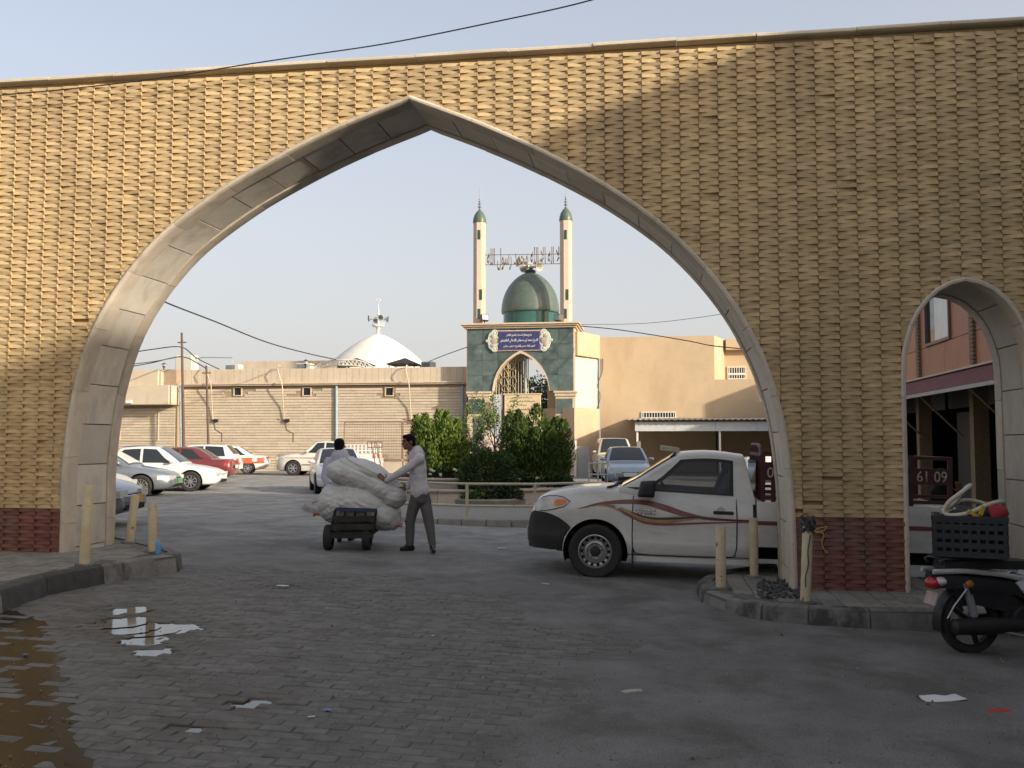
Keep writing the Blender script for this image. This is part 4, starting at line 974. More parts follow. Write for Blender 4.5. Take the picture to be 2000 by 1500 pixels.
for i in range(len(cols) - 1):
    a, b = cols[i] + .13, cols[i + 1] - .13
    W0, W1 = a + .1, a + 1.25
    W0, W1 = lerp(a, b, .36), lerp(a, b, .87)
    for (z0, z1, c0_, c1_) in ((3.22, wz0 - .01, a, lerp(a, b, .5)), (3.22, wz0 - .01, lerp(a, b, .5), b), (wz0, wz1 - .01, a, W0 - .01), (wz0, wz1 - .01, W1 + .01, b), (wz1, 6.6 if b < HIGH + .5 else 5.4, a, lerp(a, b, .5)), (wz1, 6.6 if b < HIGH + .5 else 5.4, lerp(a, b, .5), b), (6.61, RH - .1, a, lerp(a, b, .5)), (6.61, RH - .1, lerp(a, b, .5), b)):
        if z0 > 6 and b > HIGH + .5: continue
        q = MB(); q.bb(FU, FU + .06, c0_ + .006, c1_ - .006, z0, z1); q.build('cladding_panel', PANEL, sh, bevel=.004)
    q = MB(); t = .07
    for (y0, y1, z0, z1) in ((W0, W0 + t, wz0, wz1), (W1 - t, W1, wz0, wz1), (W0 + t, W1 - t, wz0, wz0 + t), (W0 + t, W1 - t, wz1 - t, wz1)): q.bb(FU - .05, FU + .08, y0, y1, z0, z1)
    o = q.build('window', mat('window_frame_dark', (.16, .10, .08), rough=.5), sh)
    q = MB(); m_ = lerp(W0, W1, .66); q.bb(FU + .01, FU + .03, W0 + t, m_, wz0 + t, wz1 - t); q.build('pane', mat('curtained_pane', (.55, .57, .56), rough=.25, var=.12, scale=3), o)
    q = MB(); q.bb(FU + .015, FU + .035, m_ + .02, W1 - t, wz0 + t, wz1 - t); q.build('pane', GLASS, o)
    # shop opening: shutter box and dark goods
    q = MB(); q.bb(FU + .6, FU + .7, a, b, 2.45, 3.11); q.bb(FU + 1.2, FU + 1.3, a, lerp(a, b, .3), -.1, 2.4); q.build('shutter_box', DARKM, sh)
q = MB(); q.bb(FU + 2.4, FU + 2.5, 8.6, 10.8, 1.3, 2.2); q.build('pale_shelf', mat('shelf_goods', (.35, .32, .22), rough=.7, var=.6, scale=6), sh)  # shelf of pale mottled goods inside the shop
# awning
AW = mat('maroon_awning', (.155, .05, .045), rough=.75, var=.25, scale=4, bump=.2)
q = MB(); rows = []
n = 130
for (x, z) in ((FU + .02, 3.16), (FU - .06, 3.13), (FU - .95, 2.66)):
    rows.append([(x, lerp(SB0 + .1, SB1, k / n), z + (.025 if k % 2 else 0)) for k in range(n + 1)])
q.grid(rows); q.grid([[(x, y, z - .012) for x, y, z in reversed(w)] for w in rows]); q.build('awning', AW, sh)
q = MB(); q.bb(FU - .97, FU - .93, SB0 + .1, SB1, 2.60, 2.67); q.build('awning_edge', METALG, sh)
for v_ in (4.0, 7.4, 10.6, 13.6): q = MB(); q.tube([(FU - .9, v_, 2.62), (FU - .02, v_ + .1, 1.75)], .025, 6); q.build('awning_brace', PCOL, sh)
q = MB(); q.bb(FU - .10, FU - .0, SB0, SB1, 3.17, 3.215); q.build('string_course', CREAM, sh)
struct_ = None
# pavement before the shops
q = MB(); q.bb(FU - 1.6, FU + 3.2, 1.2, 15, -.3, .05); o = struct(q.build('pavement_shops', TILE))
# street house beside the viewer (it shades the street)
def street_house(name, u0, u1, v0, v1, h, label, seed, face):
    o = thing(name, label, 'building', (0, 0, 0), 0, 'houses along the street beside the viewer'); q = MB(); q.bb(u0, u1, v0, v1, -.3, h); q.build('wall', mat('grey_render', (.34, .345, .34), rough=.9, var=.12, scale=1.5, bump=.3), o)
    q = MB(); q.bb(u0 - .1, u1 + .1, v0, v1, h, h + .0001 + .06); q.build('roof_edge', CREAM, o)
    x = u0 if face < 0 else u1; r = random.Random(seed); v = v0 + 1.2
    while v < v1 - 2:
        for z in (.2, 4.2):
            q = MB(); hh = 2.4 if z < 1 else 1.5; q.bb(x - .03, x + .03, v, v + 1.5, z, z + hh); w = q.build('window', WFR, o); q = MB(); q.bb(x - .04, x + .04, v + .08, v + 1.42, z + .08, z + hh - .08); q.build('pane', GLASS, w)
        v += 3.1
street_house('street_house', FU, FU + 5, -22, -.1, RH - .06, 'two storey house on the sunny side of the street before the gate', 1, -1)
street_house('street_house', FU, FU + 5, -48, -22.2, RH - .06, 'long two storey house behind the viewer', 2, -1)
street_house('street_house', -16, -9.6, -40, -2.8, 8.6, 'tall ochre house across the street from the sunny houses', 3, 1)  # out of view, added to cut the skylight on gate and foreground
street_house('street_house', -9.4, 7.9, -42, -34, 7.5, 'house closing the far end of the street behind the viewer', 4, -1)  # also added out of view, closes off the sky behind the camera
street_house('neighbour_house', 9.6, 15, 31.5, 41.5, 4.6, 'ochre house at the right end of the carport', 6, -1)
# ================================================================== VEHICLES
RUBBER = mat('tyre_rubber', (.028, .027, .026), rough=.85, var=.25, scale=20, bump=.2); STEEL = mat('wheel_steel', (.36, .36, .36), rough=.4, metal=.6, var=.15)
CHROME = mat('chrome', (.62, .62, .62), rough=.15, metal=1, var=.05); BLACKP = mat('black_plastic', (.022, .022, .023), rough=.6, var=.2); WELL = mat('wheel_well', (.008, .008, .008), rough=.95)
CGLASS = mat('car_glass', (.018, .022, .024), rough=.06, var=.1, spec=.7); LENS = mat('clear_lens', (.50, .50, .49), rough=.12, var=.2, scale=20, spec=.7); AMBER = mat('amber_lens', (.62, .17, .02), rough=.2, spec=.6); REDL = mat('red_lens', (.38, .02, .018), rough=.2, spec=.6)
SEAMM = mat('panel_gap', (.012, .012, .012), rough=.9)
def paint(name, col, rough=.32, metal=0, coat=.7): return mat('paint_' + name, col, rough=rough, metal=metal, var=.06, scale=2.5, coat=coat, stain=(tuple(c * .62 + .06 for c in col), 1.6, .55, .85, (1, 1, 1)))

def add_wheel(par, x, y, r, w, spokes=5, kind='alloy', steer=0):
    sg = 1 if y > 0 else -1
    q = MB(); hw = w / 2; rr = r * .63
    q.lathe([(rr, -hw * .8), (rr + .02, -hw * .95), (r * .9, -hw), (r * .97, -hw * .86), (r, -hw * .6), (r, hw * .6), (r * .97, hw * .86), (r * .9, hw), (rr + .02, hw * .95), (rr, hw * .8)], 36, axis='Y', caps=False)
    wo = q.build('wheel', RUBBER, par, smooth=35); wo.location = (x, y, r); wo.rotation_euler.z = steer
    q = MB()
    f = lambda h: h * sg
    if kind == 'steel':
        q.lathe([(rr, f(hw * .9)), (rr * .94, f(hw * .98)), (rr * .90, f(hw * .8)), (rr * .86, f(hw * .45)), (rr * .74, f(hw * .35)), (rr * .66, f(hw * .55)), (rr * .50, f(hw * .72)), (rr * .44, f(hw * .5)), (rr * .3, f(hw * .45)), (.01, f(hw * .45))], 36, axis='Y', caps=False)
        rim = q.build('rim', STEEL, wo, smooth=30)
        q = MB()
        for k in range(14):
            a = 2 * pi * k / 14; q.T = Matrix.Translation((rr * .80 * cos(a), f(hw * .43), rr * .80 * sin(a))); q.lathe([(.020, -.012), (.020, .012)], 10, axis='Y')
        q.T = None; q.build('rim_hole', SEAMM, wo)
        q = MB(); q.lathe([(rr * .30, f(hw * .4)), (rr * .29, f(hw * .85)), (rr * .18, f(hw * .92)), (.01, f(hw * .92))], 18, axis='Y'); q.build('hub', BLACKP, wo, smooth=40)
        q = MB(); 
        for k in range(5):
            a = 2 * pi * k / 5 + .3; q.T = Matrix.Translation((rr * .38 * cos(a), f(hw * .52), rr * .38 * sin(a))); q.lathe([(.014, -.015), (.014, .015)], 6, axis='Y')
        q.T = None; q.build('lug_nut', CHROME, wo)
    else:
        q.lathe([(rr, f(hw * .9)), (rr * .95, f(hw * .96)), (rr * .9, f(hw * .8)), (rr * .86, f(hw * .1)), (.01, f(hw * .1))], 28, axis='Y', caps=False); q.build('rim', mat('rim_dark', (.10, .10, .10), rough=.4, metal=.5), wo, smooth=30)
        q = MB()
        for k in range(spokes):
            a = 2 * pi * k / spokes
            q.T = Matrix.Rotation(-a, 4, 'Y'); q.box((rr * .48, f(hw * .72), 0), (rr * .9, hw * .25, rr * (1.3 / spokes if spokes > 6 else .24)))
        q.T = None; q.lathe([(rr * .24, f(hw * .5)), (rr * .22, f(hw * .92)), (.01, f(hw * .95))], 14, axis='Y'); q.lathe([(rr * .97, f(hw * .85)), (rr * .97, f(hw * .99)), (rr * .90, f(hw * .97)), (rr * .9, f(hw * .8))], 28, axis='Y', caps=False)
        q.build('spokes', STEEL, wo, smooth=30)
    return wo

class Car:
    """Lofted body. top: [(x,z)] bonnet-to-boot line; plan: [(x, half width)]; bot: [(x, z)]; x runs forward, the nose at +x."""
    def __init__(s, top, plan, bot, belt_in=.10):
        s.top, s.plan, s.bot = top, plan, bot
        s.cab = None
    def sec(s, x):
        w, zt, zb = interp(s.plan, x), interp(s.top, x), interp(s.bot, x); h = zt - zb
        if getattr(s, 'crease', False):
            return [(0, zb), (w * .78, zb), (w * .95, zb + .03), (w * .99, zb + h * .14), (w, zb + h * .25), (w * .978, zb + h * .33), (w * .984, zb + h * .50), (w * .998, zb + h * .66), (w * .975, zb + h * .80), (w * .925, zb + h * .93), (w * .82, zt - .004), (w * .5, zt + .014), (0, zt + .022)]
        return [(0, zb), (w * .78, zb), (w * .94, zb + .035), (w * .985, zb + h * .18), (w, zb + h * .45), (w * .985, zb + h * .68), (w * .955, zb + h * .84), (w * .90, zb + h * .94), (w * .80, zt - .004), (w * .5, zt + .014), (0, zt + .022)]
    def Y(s, x, z):
        sc_ = s.sec(x)[2:-3]
        return interp([(b, a) for a, b in sc_], z)
    def body_mb(s, xs):
        q = MB(); secs = []
        for x in xs:
            h = s.sec(x); secs.append([(x, y, z) for y, z in h] + [(x, -y, z) for y, z in reversed(h[1:-1])])
        q.loft(secs); return q
    # cabin: (xa, xrf, xrr, xc) belt-front, roof-front, roof-rear, belt-rear
    def set_cab(s, xa, xrf, xrr, xc, H, wb, wr): s.cab = (xa, xrf, xrr, xc, H, wb, wr)
    def ztop(s, x):
        xa, xrf, xrr, xc, H, wb, wr = s.cab; L = xrf - xrr
        b = interp(s.top, x)
        if x > xrf: t = (xa - x) / (xa - xrf); return lerp(b, H - .03, 1 - (1 - t) ** 1.12 if t < 1 else 1)
        if x < xrr: t = (x - xc) / (xrr - xc + 1e-9); return lerp(b, H - .04, 1 - (1 - t) ** 1.15)
        t = (xrf - x) / max(.01, L); return H - .03 + .03 * sin(pi * min(1, t * 1.05)) - .01 * t
    def yc(s, x, z):
        xa, xrf, xrr, xc, H, wb, wr = s.cab; b = interp(s.top, x) - .03
        t = max(0, min(1, (z - b) / (H - b))); return lerp(wb, wr, t ** 1.15) * min(1, interp(s.plan, x) / max(p[1] for p in s.plan) + .01)
    def cabin_mb(s):
        xa, xrf, xrr, xc, H, wb, wr = s.cab; xs = []
        for a, b, n in ((xa, xrf, 9), (xrf, xrr, 9), (xrr, xc, 9)):
            xs += [lerp(a, b, k / n) for k in range(n)]
        xs.append(xc); secs = []
        for x in xs:
            zt = s.ztop(x); zb = interp(s.top, x) - .06; h = max(.001, zt - zb)
            pts = [(s.yc(x, zb), zb), (s.yc(x, zb + h * .35), zb + h * .35), (s.yc(x, zb + h * .7), zb + h * .7)]
            ze = zt - min(.045, h * .3); ye = s.yc(x, ze); pts += [(ye, ze), (ye - min(.05, h * .2), zt - .006), (ye * .72, zt + .012), (ye * .38, zt + .02), (0, zt + .024)]
            secs.append([(x, y, z) for y, z in pts] + [(x, -y, z) for y, z in reversed(pts[:-1])])
        q = MB(); q.loft(secs); return q
    def side_pane(s, x0b, x0t, x1b, x1t, sg, zlo=.02, zhi=.06, off=.006, n=8):
        "glass between a front line (x0b at belt, x0t at top) and a rear line"
        rows = []
        for i in range(n + 1):
            t = i / n; row = []
            for k in range(7):
                f = k / 6; x = lerp(lerp(x0b, x0t, f), lerp(x1b, x1t, f), t)
                b = interp(s.top, x) + zlo; z = lerp(b, max(b + .01, s.ztop(x) - zhi), f)
                row.append((x, sg * (s.yc(x, z) + off), z))
            rows.append(row)
        q = MB(); q.grid(rows); return q
    def screen(s, front=True, m0=.06, m1=.04, off=.008, inset=.10):
        xa, xrf, xrr, xc, H, wb, wr = s.cab; a, b = (xa, xrf) if front else (xc, xrr); rows = []
        for i in range(9):
            t = lerp(m0, 1 - m1, i / 8); x = lerp(a, b, t); z = s.ztop(x); ye = s.yc(x, z - .03) - inset; d = Vector((H - z if False else (s.ztop(lerp(a, b, min(1, t + .02))) - z), 0, -(lerp(a, b, t + .02) - x))).normalized()
            if d.z < 0: d = -d
            rows.append([(x + d.x * off, y * ye, z + d.z * off + .02 * (1 - abs(y) ** 2.2) + .004) for y in (-1, -.7, -.35, 0, .35, .7, 1)])
        q = MB(); q.grid(rows); return q
    def ribbon(s, pts, wd, sg, off=.004):
        "strip on the body side following (x,z) points"
        rows = []; m = len(pts)
        for i, (x, z) in enumerate(pts):
            a, b = pts[max(0, i - 1)], pts[min(m - 1, i + 1)]; d = Vector((b[0] - a[0], b[1] - a[1])).normalized(); n = Vector((-d.y, d.x)) * wd[i] / 2 if isinstance(wd, (list, tuple)) else Vector((-d.y, d.x)) * wd / 2
            rows.append([(x + n.x * k, sg * (s.Y(x + n.x * k, z + n.y * k) + off), z + n.y * k) for k in (-1, 0, 1)])
        q = MB(); q.grid(rows); return q

def wells(me, cuts, wz=.31):
    "cut round wheel wells (x, y side, r)"
    objs = []
    mods = []
    for (x, sg, r, yo) in cuts:
        q = MB(); a, b = (yo - .30) * sg, (yo + .1) * sg; q.lathe([(r, min(a, b)), (r, max(a, b))], 32, c=(x, 0, wz), axis='Y')
        t = bpy.data.objects.new('cut', q.mesh('cut')); COL.objects.link(t); objs.append(t); mods.append(('BOOLEAN', dict(object=t, operation='DIFFERENCE', solver='EXACT')))
    out = evaluated(me, mods)
    for t in objs: bpy.data.objects.remove(t)
    return out

def liner(par, x, sg, r, yo, wz):
    q = MB(); a, b = (yo - .29) * sg, (yo - .035) * sg; n = 24; rows = []
    for y in (a, b): rows.append([(x + (r - .006) * cos(t), y, wz + (r - .006) * sin(t)) for t in [lerp(-.35, pi + .35, k / n) for k in range(n + 1)]])
    q.grid(rows); q.add(rows[0], [tuple(range(n + 1))]); return q.build('wheel_well', WELL, par, smooth=60)
def make_car(name, label, loc, heading, pm, L=4.5, Wd=1.74, H=1.43, style='sedan', spokes=7, plate=None, front='generic', rear_paint=None, detail=True, group='cars parked in the square', cat='car', wheelr=.31, belt=.92, mirrors=True, trimcol=None, bumper=None):
    o = thing(name, label, cat, loc, heading, group)
    hl = L / 2; w = Wd / 2; fo, ro = .88, (.95 if style == 'sedan' else .75)
    if style == 'sedan':
        top = [(-hl, belt - .16), (-hl + .06, belt - .03), (-hl + .2, belt + .02), (-hl + 1.0, belt + .03), (hl - 1.35, belt - .0), (hl - .7, belt - .10), (hl - .25, belt - .20), (hl - .06, belt - .30), (hl, belt - .42)]
        cabp = (hl - 1.22, hl - 1.98, -hl + 1.42, -hl + .72)
    elif style == 'hatch':
        top = [(-hl, belt - .1), (-hl + .05, belt + .02), (-hl + .3, belt + .04), (hl - 1.3, belt), (hl - .7, belt - .09), (hl - .25, belt - .20), (hl - .06, belt - .30), (hl, belt - .42)]
        cabp = (hl - 1.12, hl - 1.9, -hl + .55, -hl + .10)
    elif style == 'suv':
        top = [(-hl, belt - .1), (-hl + .05, belt + .02), (hl - 1.4, belt), (hl - .7, belt - .05), (hl - .18, belt - .12), (hl - .05, belt - .2), (hl, belt - .35)]
        cabp = (hl - 1.30, hl - 1.85, -hl + .35, -hl + .10)
    else:  # pickup
        top = [(-hl, belt - .02), (-hl + .1, belt), (hl - 1.5, belt), (hl - .7, belt - .06), (hl - .18, belt - .13), (hl - .05, belt - .2), (hl, belt - .35)]
        cabp = (hl - 1.30, hl - 1.95, -hl + 2.0, -hl + 1.75)
    plan = [(-hl, w * .80), (-hl + .08, w * .90), (-hl + .35, w * .97), (-.4, w), (hl - .9, w * .985), (hl - .4, w * .93), (hl - .12, w * .80), (hl, w * .64)]
    bot = [(-hl, .42), (-hl + .15, .30), (-hl + .6, .22), (hl - .7, .20), (hl - .15, .22), (hl, .32)]
    c = Car(top, plan, bot); c.set_cab(*cabp, H, w * .90, w * .68)
    xs = [-hl, -hl + .03, -hl + .08, -hl + .16] + [lerp(-hl + .3, hl - .4, k / 16) for k in range(17)] + [hl - .28, hl - .16, hl - .08, hl - .03, hl]
    fx, rx = hl - fo, -hl + ro
    bm_ = c.body_mb(xs).mesh('body'); bm_ = wells(bm_, [(fx, sg, wheelr + .055, w) for sg in (-1, 1)] + [(rx, sg, wheelr + .055, w) for sg in (-1, 1)], wheelr)
    # centre of the wells is at the wheel height
    bm_.polygons.foreach_set('use_smooth', [True] * len(bm_.polygons)); bm_.set_sharp_from_angle(angle=radians(40)); bm_.materials.clear()
    body = link('body', bm_, pm, o)
    cb = c.cabin_mb().build('cabin', pm, o, smooth=38)
    xa, xrf, xrr, xc = cabp
    c.screen(True).build('windscreen', CGLASS, o, smooth=60); 
    c.screen(False, .10 if style == 'sedan' else .18, .06).build('rear_window', CGLASS, o, smooth=60)
    mid = lerp(xrf, xrr, .42)
    for sg in (-1, 1):
        c.side_pane(xa - .20, xrf - .06, mid + .04, mid + .02, sg).build('side_window', CGLASS, o, smooth=60)
        if style != 'pickup' or xrr < mid - .5: c.side_pane(mid - .05, mid - .06, xc + .30 if style == 'sedan' else xrr - .02, xrr + .10, sg).build('side_window', CGLASS, o, smooth=60)
        add_wheel(o, fx, sg * (w - .11), wheelr, .19, spokes); add_wheel(o, rx, sg * (w - .11), wheelr, .19, spokes)
        liner(o, fx, sg, wheelr + .055, w, wheelr); liner(o, rx, sg, wheelr + .055, w, wheelr)
        # lamps
        q = MB(); hz = interp(top, hl - .16) - .10
        rows = [[(x, sg * (c.Y(x, z) + .006), z) for z in (hz - .07, hz, hz + .055)] for x in (hl - .42, hl - .3, hl - .2, hl - .12, hl - .06)]; q.grid(rows)
        q.add([(hl - .045, sg * w * .76, hz - .07), (hl - .045, sg * w * .40, hz - .055), (hl - .05, sg * w * .40, hz + .03), (hl - .07, sg * w * .76, hz + .05), ], [(0, 1, 2, 3)]); 
        q.box((hl - .06, sg * w * .56, hz - .01), (.10, w * .40, .12)); q.build('headlight', LENS, o, smooth=50)
        tz = belt - .14; q = MB(); q.grid([[(x, sg * (c.Y(x, z) + .006), z) for z in (tz - .10, tz, tz + .09)] for x in (-hl + .26, -hl + .15, -hl + .07, -hl + .025)]); q.box((-hl + .015, sg * w * .62, tz), (.05, w * .36, .19)); q.build('tail_light', REDL, o, smooth=50)
        if mirrors: q = MB(); q.ell((xa - .28, sg * (w * .90 + .12), belt + .08), (.075, .11, .065)); q.tube([(xa - .25, sg * w * .88, belt + .03), (xa - .27, sg * (w * .9 + .08), belt + .06)], .02, 6); q.build('mirror', pm, o, smooth=60)
        if detail:
            for (xd0, xd1) in ((xa - .32, mid), (mid - .01, rx + .30 if style != 'pickup' else mid - .3)):
                c.ribbon([(xd0 + .02, .30), (xd0, .5), (xd0, belt - .09)], .010, sg).build('door_seam', SEAMM, o)
            c.ribbon([(mid, .30), (mid, .5), (mid, belt - .09)], .010, sg).build('door_seam', SEAMM, o)
            for xd in (mid + .12, rx + .42): q = MB(); q.box((xd, sg * (c.Y(xd, belt - .16) + .014), belt - .16), (.17, .03, .026)); q.build('door_handle', pm if trimcol is None else trimcol, o)
            c.ribbon([(lerp(rx + .4, fx - .42, k / 10), .52) for k in range(11)], .045, sg, .006).build('side_moulding', trimcol or pm, o)
    # front face: grille, bumper, plates
    gz_ = interp(top, hl - .1) - .12
    if front == 'kidney':
        for sg in (-1, 1): q = MB(); q.box((hl - .035, sg * .13, gz_), (.08, .2, .15)); k_ = q.build('grille', CHROME, o, bevel=.03); q = MB(); q.box((hl - .0, sg * .13, gz_), (.03, .15, .11)); q.build('grille_slats', SEAMM, k_)
    else:
        q = MB(); q.box((hl - .04, 0, gz_ - .02), (.09, w * .72, .11)); k_ = q.build('grille', CHROME if front == 'chrome' else SEAMM, o, bevel=.015)
        q = MB(); q.box((hl - .005, 0, gz_ - .02), (.03, w * .62, .07)); q.build('grille_slats', SEAMM, k_)
    q = MB(); q.box((hl - .05, 0, .33), (.14, w * 1.0, .10)); q.build('lower_intake', SEAMM, o, bevel=.02)
    bm2 = bumper or pm
    q = MB(); q.loft([[(x, y, z) for z in (.42, .56) for _ in (0,)] if False else [(xx, y, .40), (xx + .03, y, .42), (xx + .03, y, .52), (xx, y, .54)] for y, xx in ((-w * .86, hl - .30), (-w * .74, hl - .08), (-w * .5, hl - .01), (0, hl + .015), (w * .5, hl - .01), (w * .74, hl - .08), (w * .86, hl - .30))]); q.build('front_bumper', bm2, o, smooth=50)
    q = MB(); q.loft([[(xx, y, .36), (xx - .04, y, .38), (xx - .04, y, .54), (xx, y, .58)] for y, xx in ((-w * .95, -hl + .30), (-w * .86, -hl + .06), (-w * .5, -hl - .01), (0, -hl - .02), (w * .5, -hl - .01), (w * .86, -hl + .06), (w * .95, -hl + .30))]); q.build('rear_bumper', bm2, o, smooth=50)
    for xx, s_ in ((hl + .05, 1), (-hl - .065, -1)):
        q = MB(); q.box((xx - .0, 0, .47 if s_ > 0 else .66), (.015, .46, .13)); q.build('number_plate', plate or mat('plate_white', (.6, .6, .58), rough=.5), o)
    return o, c

WHITEP = paint('white', (.66, .65, .62)); SILVER = paint('silver', (.23, .255, .28), .3, .5); REDP_ = paint('red', (.15, .024, .026)); DGREY = paint('dark_grey', (.05, .055, .065), .3, .3); BLUEG = paint('blue_grey', (.27, .33, .38), .3, .4); BEIGE = paint('beige', (.52, .47, .37)); CREAMP = paint('cream_white', (.60, .57, .50))
PG = mat('plate_green', (.08, .30, .10), rough=.5); PO = mat('plate_orange', (.55, .27, .02), rough=.5); ORANGE = paint('orange', (.58, .085, .02))
def at(px, py): p = G(px, py); return p
def place(px, py, dx, dy, heading):
    "centre of a car whose local point (dx,dy) meets the ground at the pixel"
    p = G(px, py); c, s = cos(heading), sin(heading); x = p.x - (dx * c - dy * s); y = p.y - (dx * s + dy * c); return (x, y, zg(x, y))
h1 = radians(14)
bm_car, bm_c = make_car('parked_car', 'silver grey saloon with round headlights and green plate behind the left jamb', place(275, 971, 1.45, -.80, h1), h1, SILVER, 4.65, 1.76, 1.40, 'sedan', 12, PG, 'kidney', wheelr=.325)
bm_c.screen(True, .12, .14, .014, .2).build('sun_shade', mat('sun_shade', (.55, .50, .44), rough=.8, var=.25, scale=2.5), bm_car)
h2 = radians(13)
make_car('parked_car', 'white saloon with slim headlights parked just beyond the silver saloon', place(372, 960, 1.42, -.80, h2), h2, WHITEP, 4.6, 1.76, 1.47, 'sedan', 9, None, 'generic', wheelr=.33)
make_car('parked_car', 'dark grey car squeezed between the silver and the white saloon', place(318, 955, 1.45, -.78, h2), h2, DGREY, 4.5, 1.72, 1.38, 'sedan', 7, None, 'generic')
h3 = radians(193)
make_car('parked_car', 'dark red saloon showing its tail light beyond the white saloon', place(440, 945, -2.0, .80, h3), h3, REDP_, 4.4, 1.72, 1.42, 'sedan', 7, None)
make_car('parked_car', 'white hatchback with dark rear window behind the red saloon', place(455, 933, -1.9, .78, h3), h3, WHITEP, 4.1, 1.68, 1.50, 'hatch', 7, None)
h4 = radians(200)
taxi, tc_ = make_car('taxi', 'white taxi with orange rear wings and roof sign beside the court wall', place(486, 927, -1.28, .78, h4), h4, WHITEP, 4.35, 1.70, 1.42, 'sedan', 7, None, trimcol=BLACKP, cat='taxi', group=None)
for sg in (-1, 1):
    rows = [[(x, sg * (tc_.Y(x, z) + .005), z) for z in (.56, .66, .76, .84)] for x in [lerp(-2.02, -.72, k / 8) for k in range(9)]]
    q = MB(); q.grid(rows); q.build('orange_wing', ORANGE, taxi, smooth=60)
    x_ = -1.55; q = MB(); q.grid([[(x, sg * (tc_.Y(x, z) + .009), z) for z in (.66, .80)] for x in (x_ - .12, x_ + .12)]); q.build('wing_badge', SWHITE, taxi)
q = MB(); q.box((-.15, 0, 1.47), (.16, .42, .11)); q.build('roof_sign', mat('taxi_sign', (.62, .30, .22), rough=.4), taxi, bevel=.02)
h5 = radians(186)
wp, wc = make_car('parked_pickup', 'cream white pickup parked side-on against the court wall', place(572, 929, 1.62, .85, h5), h5, CREAMP, 5.0, 1.80, 1.66, 'pickup', 6, None, 'generic', trimcol=BLACKP, group=None, cat='pickup', wheelr=.36, belt=1.08)
for sg in (-1, 1): wc.ribbon([(lerp(2.0, -.6, k / 10), .86 - .02 * k / 10) for k in range(11)], [.02 + .05 * k / 10 for k in range(11)], sg, .006).build('side_stripe', mat('stripe_brown', (.26, .09, .06), rough=.5), wp)
q = MB()
for sg in (-1, 1):
    for k in range(9): q.tube([(-.8 - k * .19, sg * .80, 1.06), (-.8 - k * .19, sg * .80, 1.50)], .02, 5)
    for z in (1.2, 1.5): q.tube([(-.7, sg * .80, z), (-2.4, sg * .80, z)], .022, 5)
q.build('cargo_rail', WHITEP, wp)
h6 = radians(-66)
make_car('parked_car', 'small white saloon facing the viewer behind the loaded handcart', place(618, 964, 1.2, -.75, h6), h6, WHITEP, 4.2, 1.66, 1.42, 'sedan', 7, None, 'chrome', group='cars parked in the square')
make_car('parked_car', 'dark roofed car far behind the silver saloon at the left', (P(285, 900, 30).x, 30, .02), radians(12), DGREY, 4.4, 1.7, 1.46, 'sedan', 7)
h7 = radians(10)
make_car('parked_car', 'silver car with orange plate mostly hidden behind the left jamb', place(138, 1034, 1.4, -.80, h7), h7, SILVER, 4.3, 1.72, 1.46, 'sedan', 7, PO)
make_car('parked_car', 'pale hatchback peeping out between jamb and silver saloon', place(168, 988, 1.35, -.80, h7), h7, BEIGE, 4.2, 1.70, 1.46, 'hatch', 7)
# right side of the square
make_car('parked_car', 'pale beige off-roader facing the viewer before the carport', (P(1198, 905, 33).x, 33, .02), radians(-82), BEIGE, 4.5, 1.75, 1.80, 'suv', 6, None, 'chrome', wheelr=.36, belt=1.10, group='cars parked by the carport')
make_car('parked_car', 'blue grey saloon facing the viewer above the pickup bonnet', (P(1222, 925, 25.5).x, 25.5, .02), radians(-84), BLUEG, 4.4, 1.72, 1.44, 'sedan', 7, None, group='cars parked by the carport')
make_car('parked_van', 'white van under the carport behind the pickup cage', (P(1560, 905, 29.5).x, 29.5, .02), radians(184), WHITEP, 4.8, 1.80, 1.85, 'suv', 6, None, group=None, cat='van', wheelr=.34, belt=1.10)

# ------------------------------------------------------------------ the pickup in the archway
HP = mat('paint_pickup_white', (.60, .58, .545), rough=.36, var=.07, scale=2.5, coat=.5, stain=((.36, .33, .285), 1.5, .50, .82, (1, 1, 2.2)), spec=.5)
PH = pi + radians(-.6)                      # nose towards -u
pk = thing('pickup_truck', 'off-white single cab pickup with brown wave stripes stopped in the archway', 'pickup')
Lf = .87                                    # front overhang; x measured from the front axle, nose positive
top = [(-4.22, 1.02), (-1.90, 1.03), (-.52, 1.08), (-.34, 1.115), (-.10, 1.125), (.22, 1.10), (.50, 1.055), (.66, 1.01), (.74, .965), (.80, .90), (.85, .80), (.88, .66)]
plan = [(-4.22, .84), (-4.0, .865), (-1.9, .87), (-.55, .87), (.25, .87), (.48, .84), (.64, .78), (.76, .68), (.85, .54), (.88, .46)]
bot = [(-4.22, .44), (-3.6, .40), (-1.9, .30), (-.5, .29), (.2, .30), (.55, .32), (.75, .36), (.88, .42)]
GREY_SEAT = mat('seat_grey', (.16, .16, .165), rough=.9, var=.2)
hx = Car(top, plan, bot); hx.crease = True; hx.set_cab(-.28, -1.02, -1.80, -1.93, 1.595, .80, .655)
xs = [-1.90, -1.80] + [lerp(-1.7, .3, k / 22) for k in range(23)] + [.38, .46, .53, .59, .65, .70, .74, .77, .80, .83, .855, .87, .88]
WR = .335
bm_ = hx.body_mb(xs).mesh('body'); bm_ = wells(bm_, [(0, sg, .405, .87) for sg in (-1, 1)], .335)
# lift the well centre to the axle height by cutting once more a little higher
bm_.polygons.foreach_set('use_smooth', [True] * len(bm_.polygons)); bm_.set_sharp_from_angle(angle=radians(38)); bm_.materials.clear(); link('body', bm_, HP, pk)
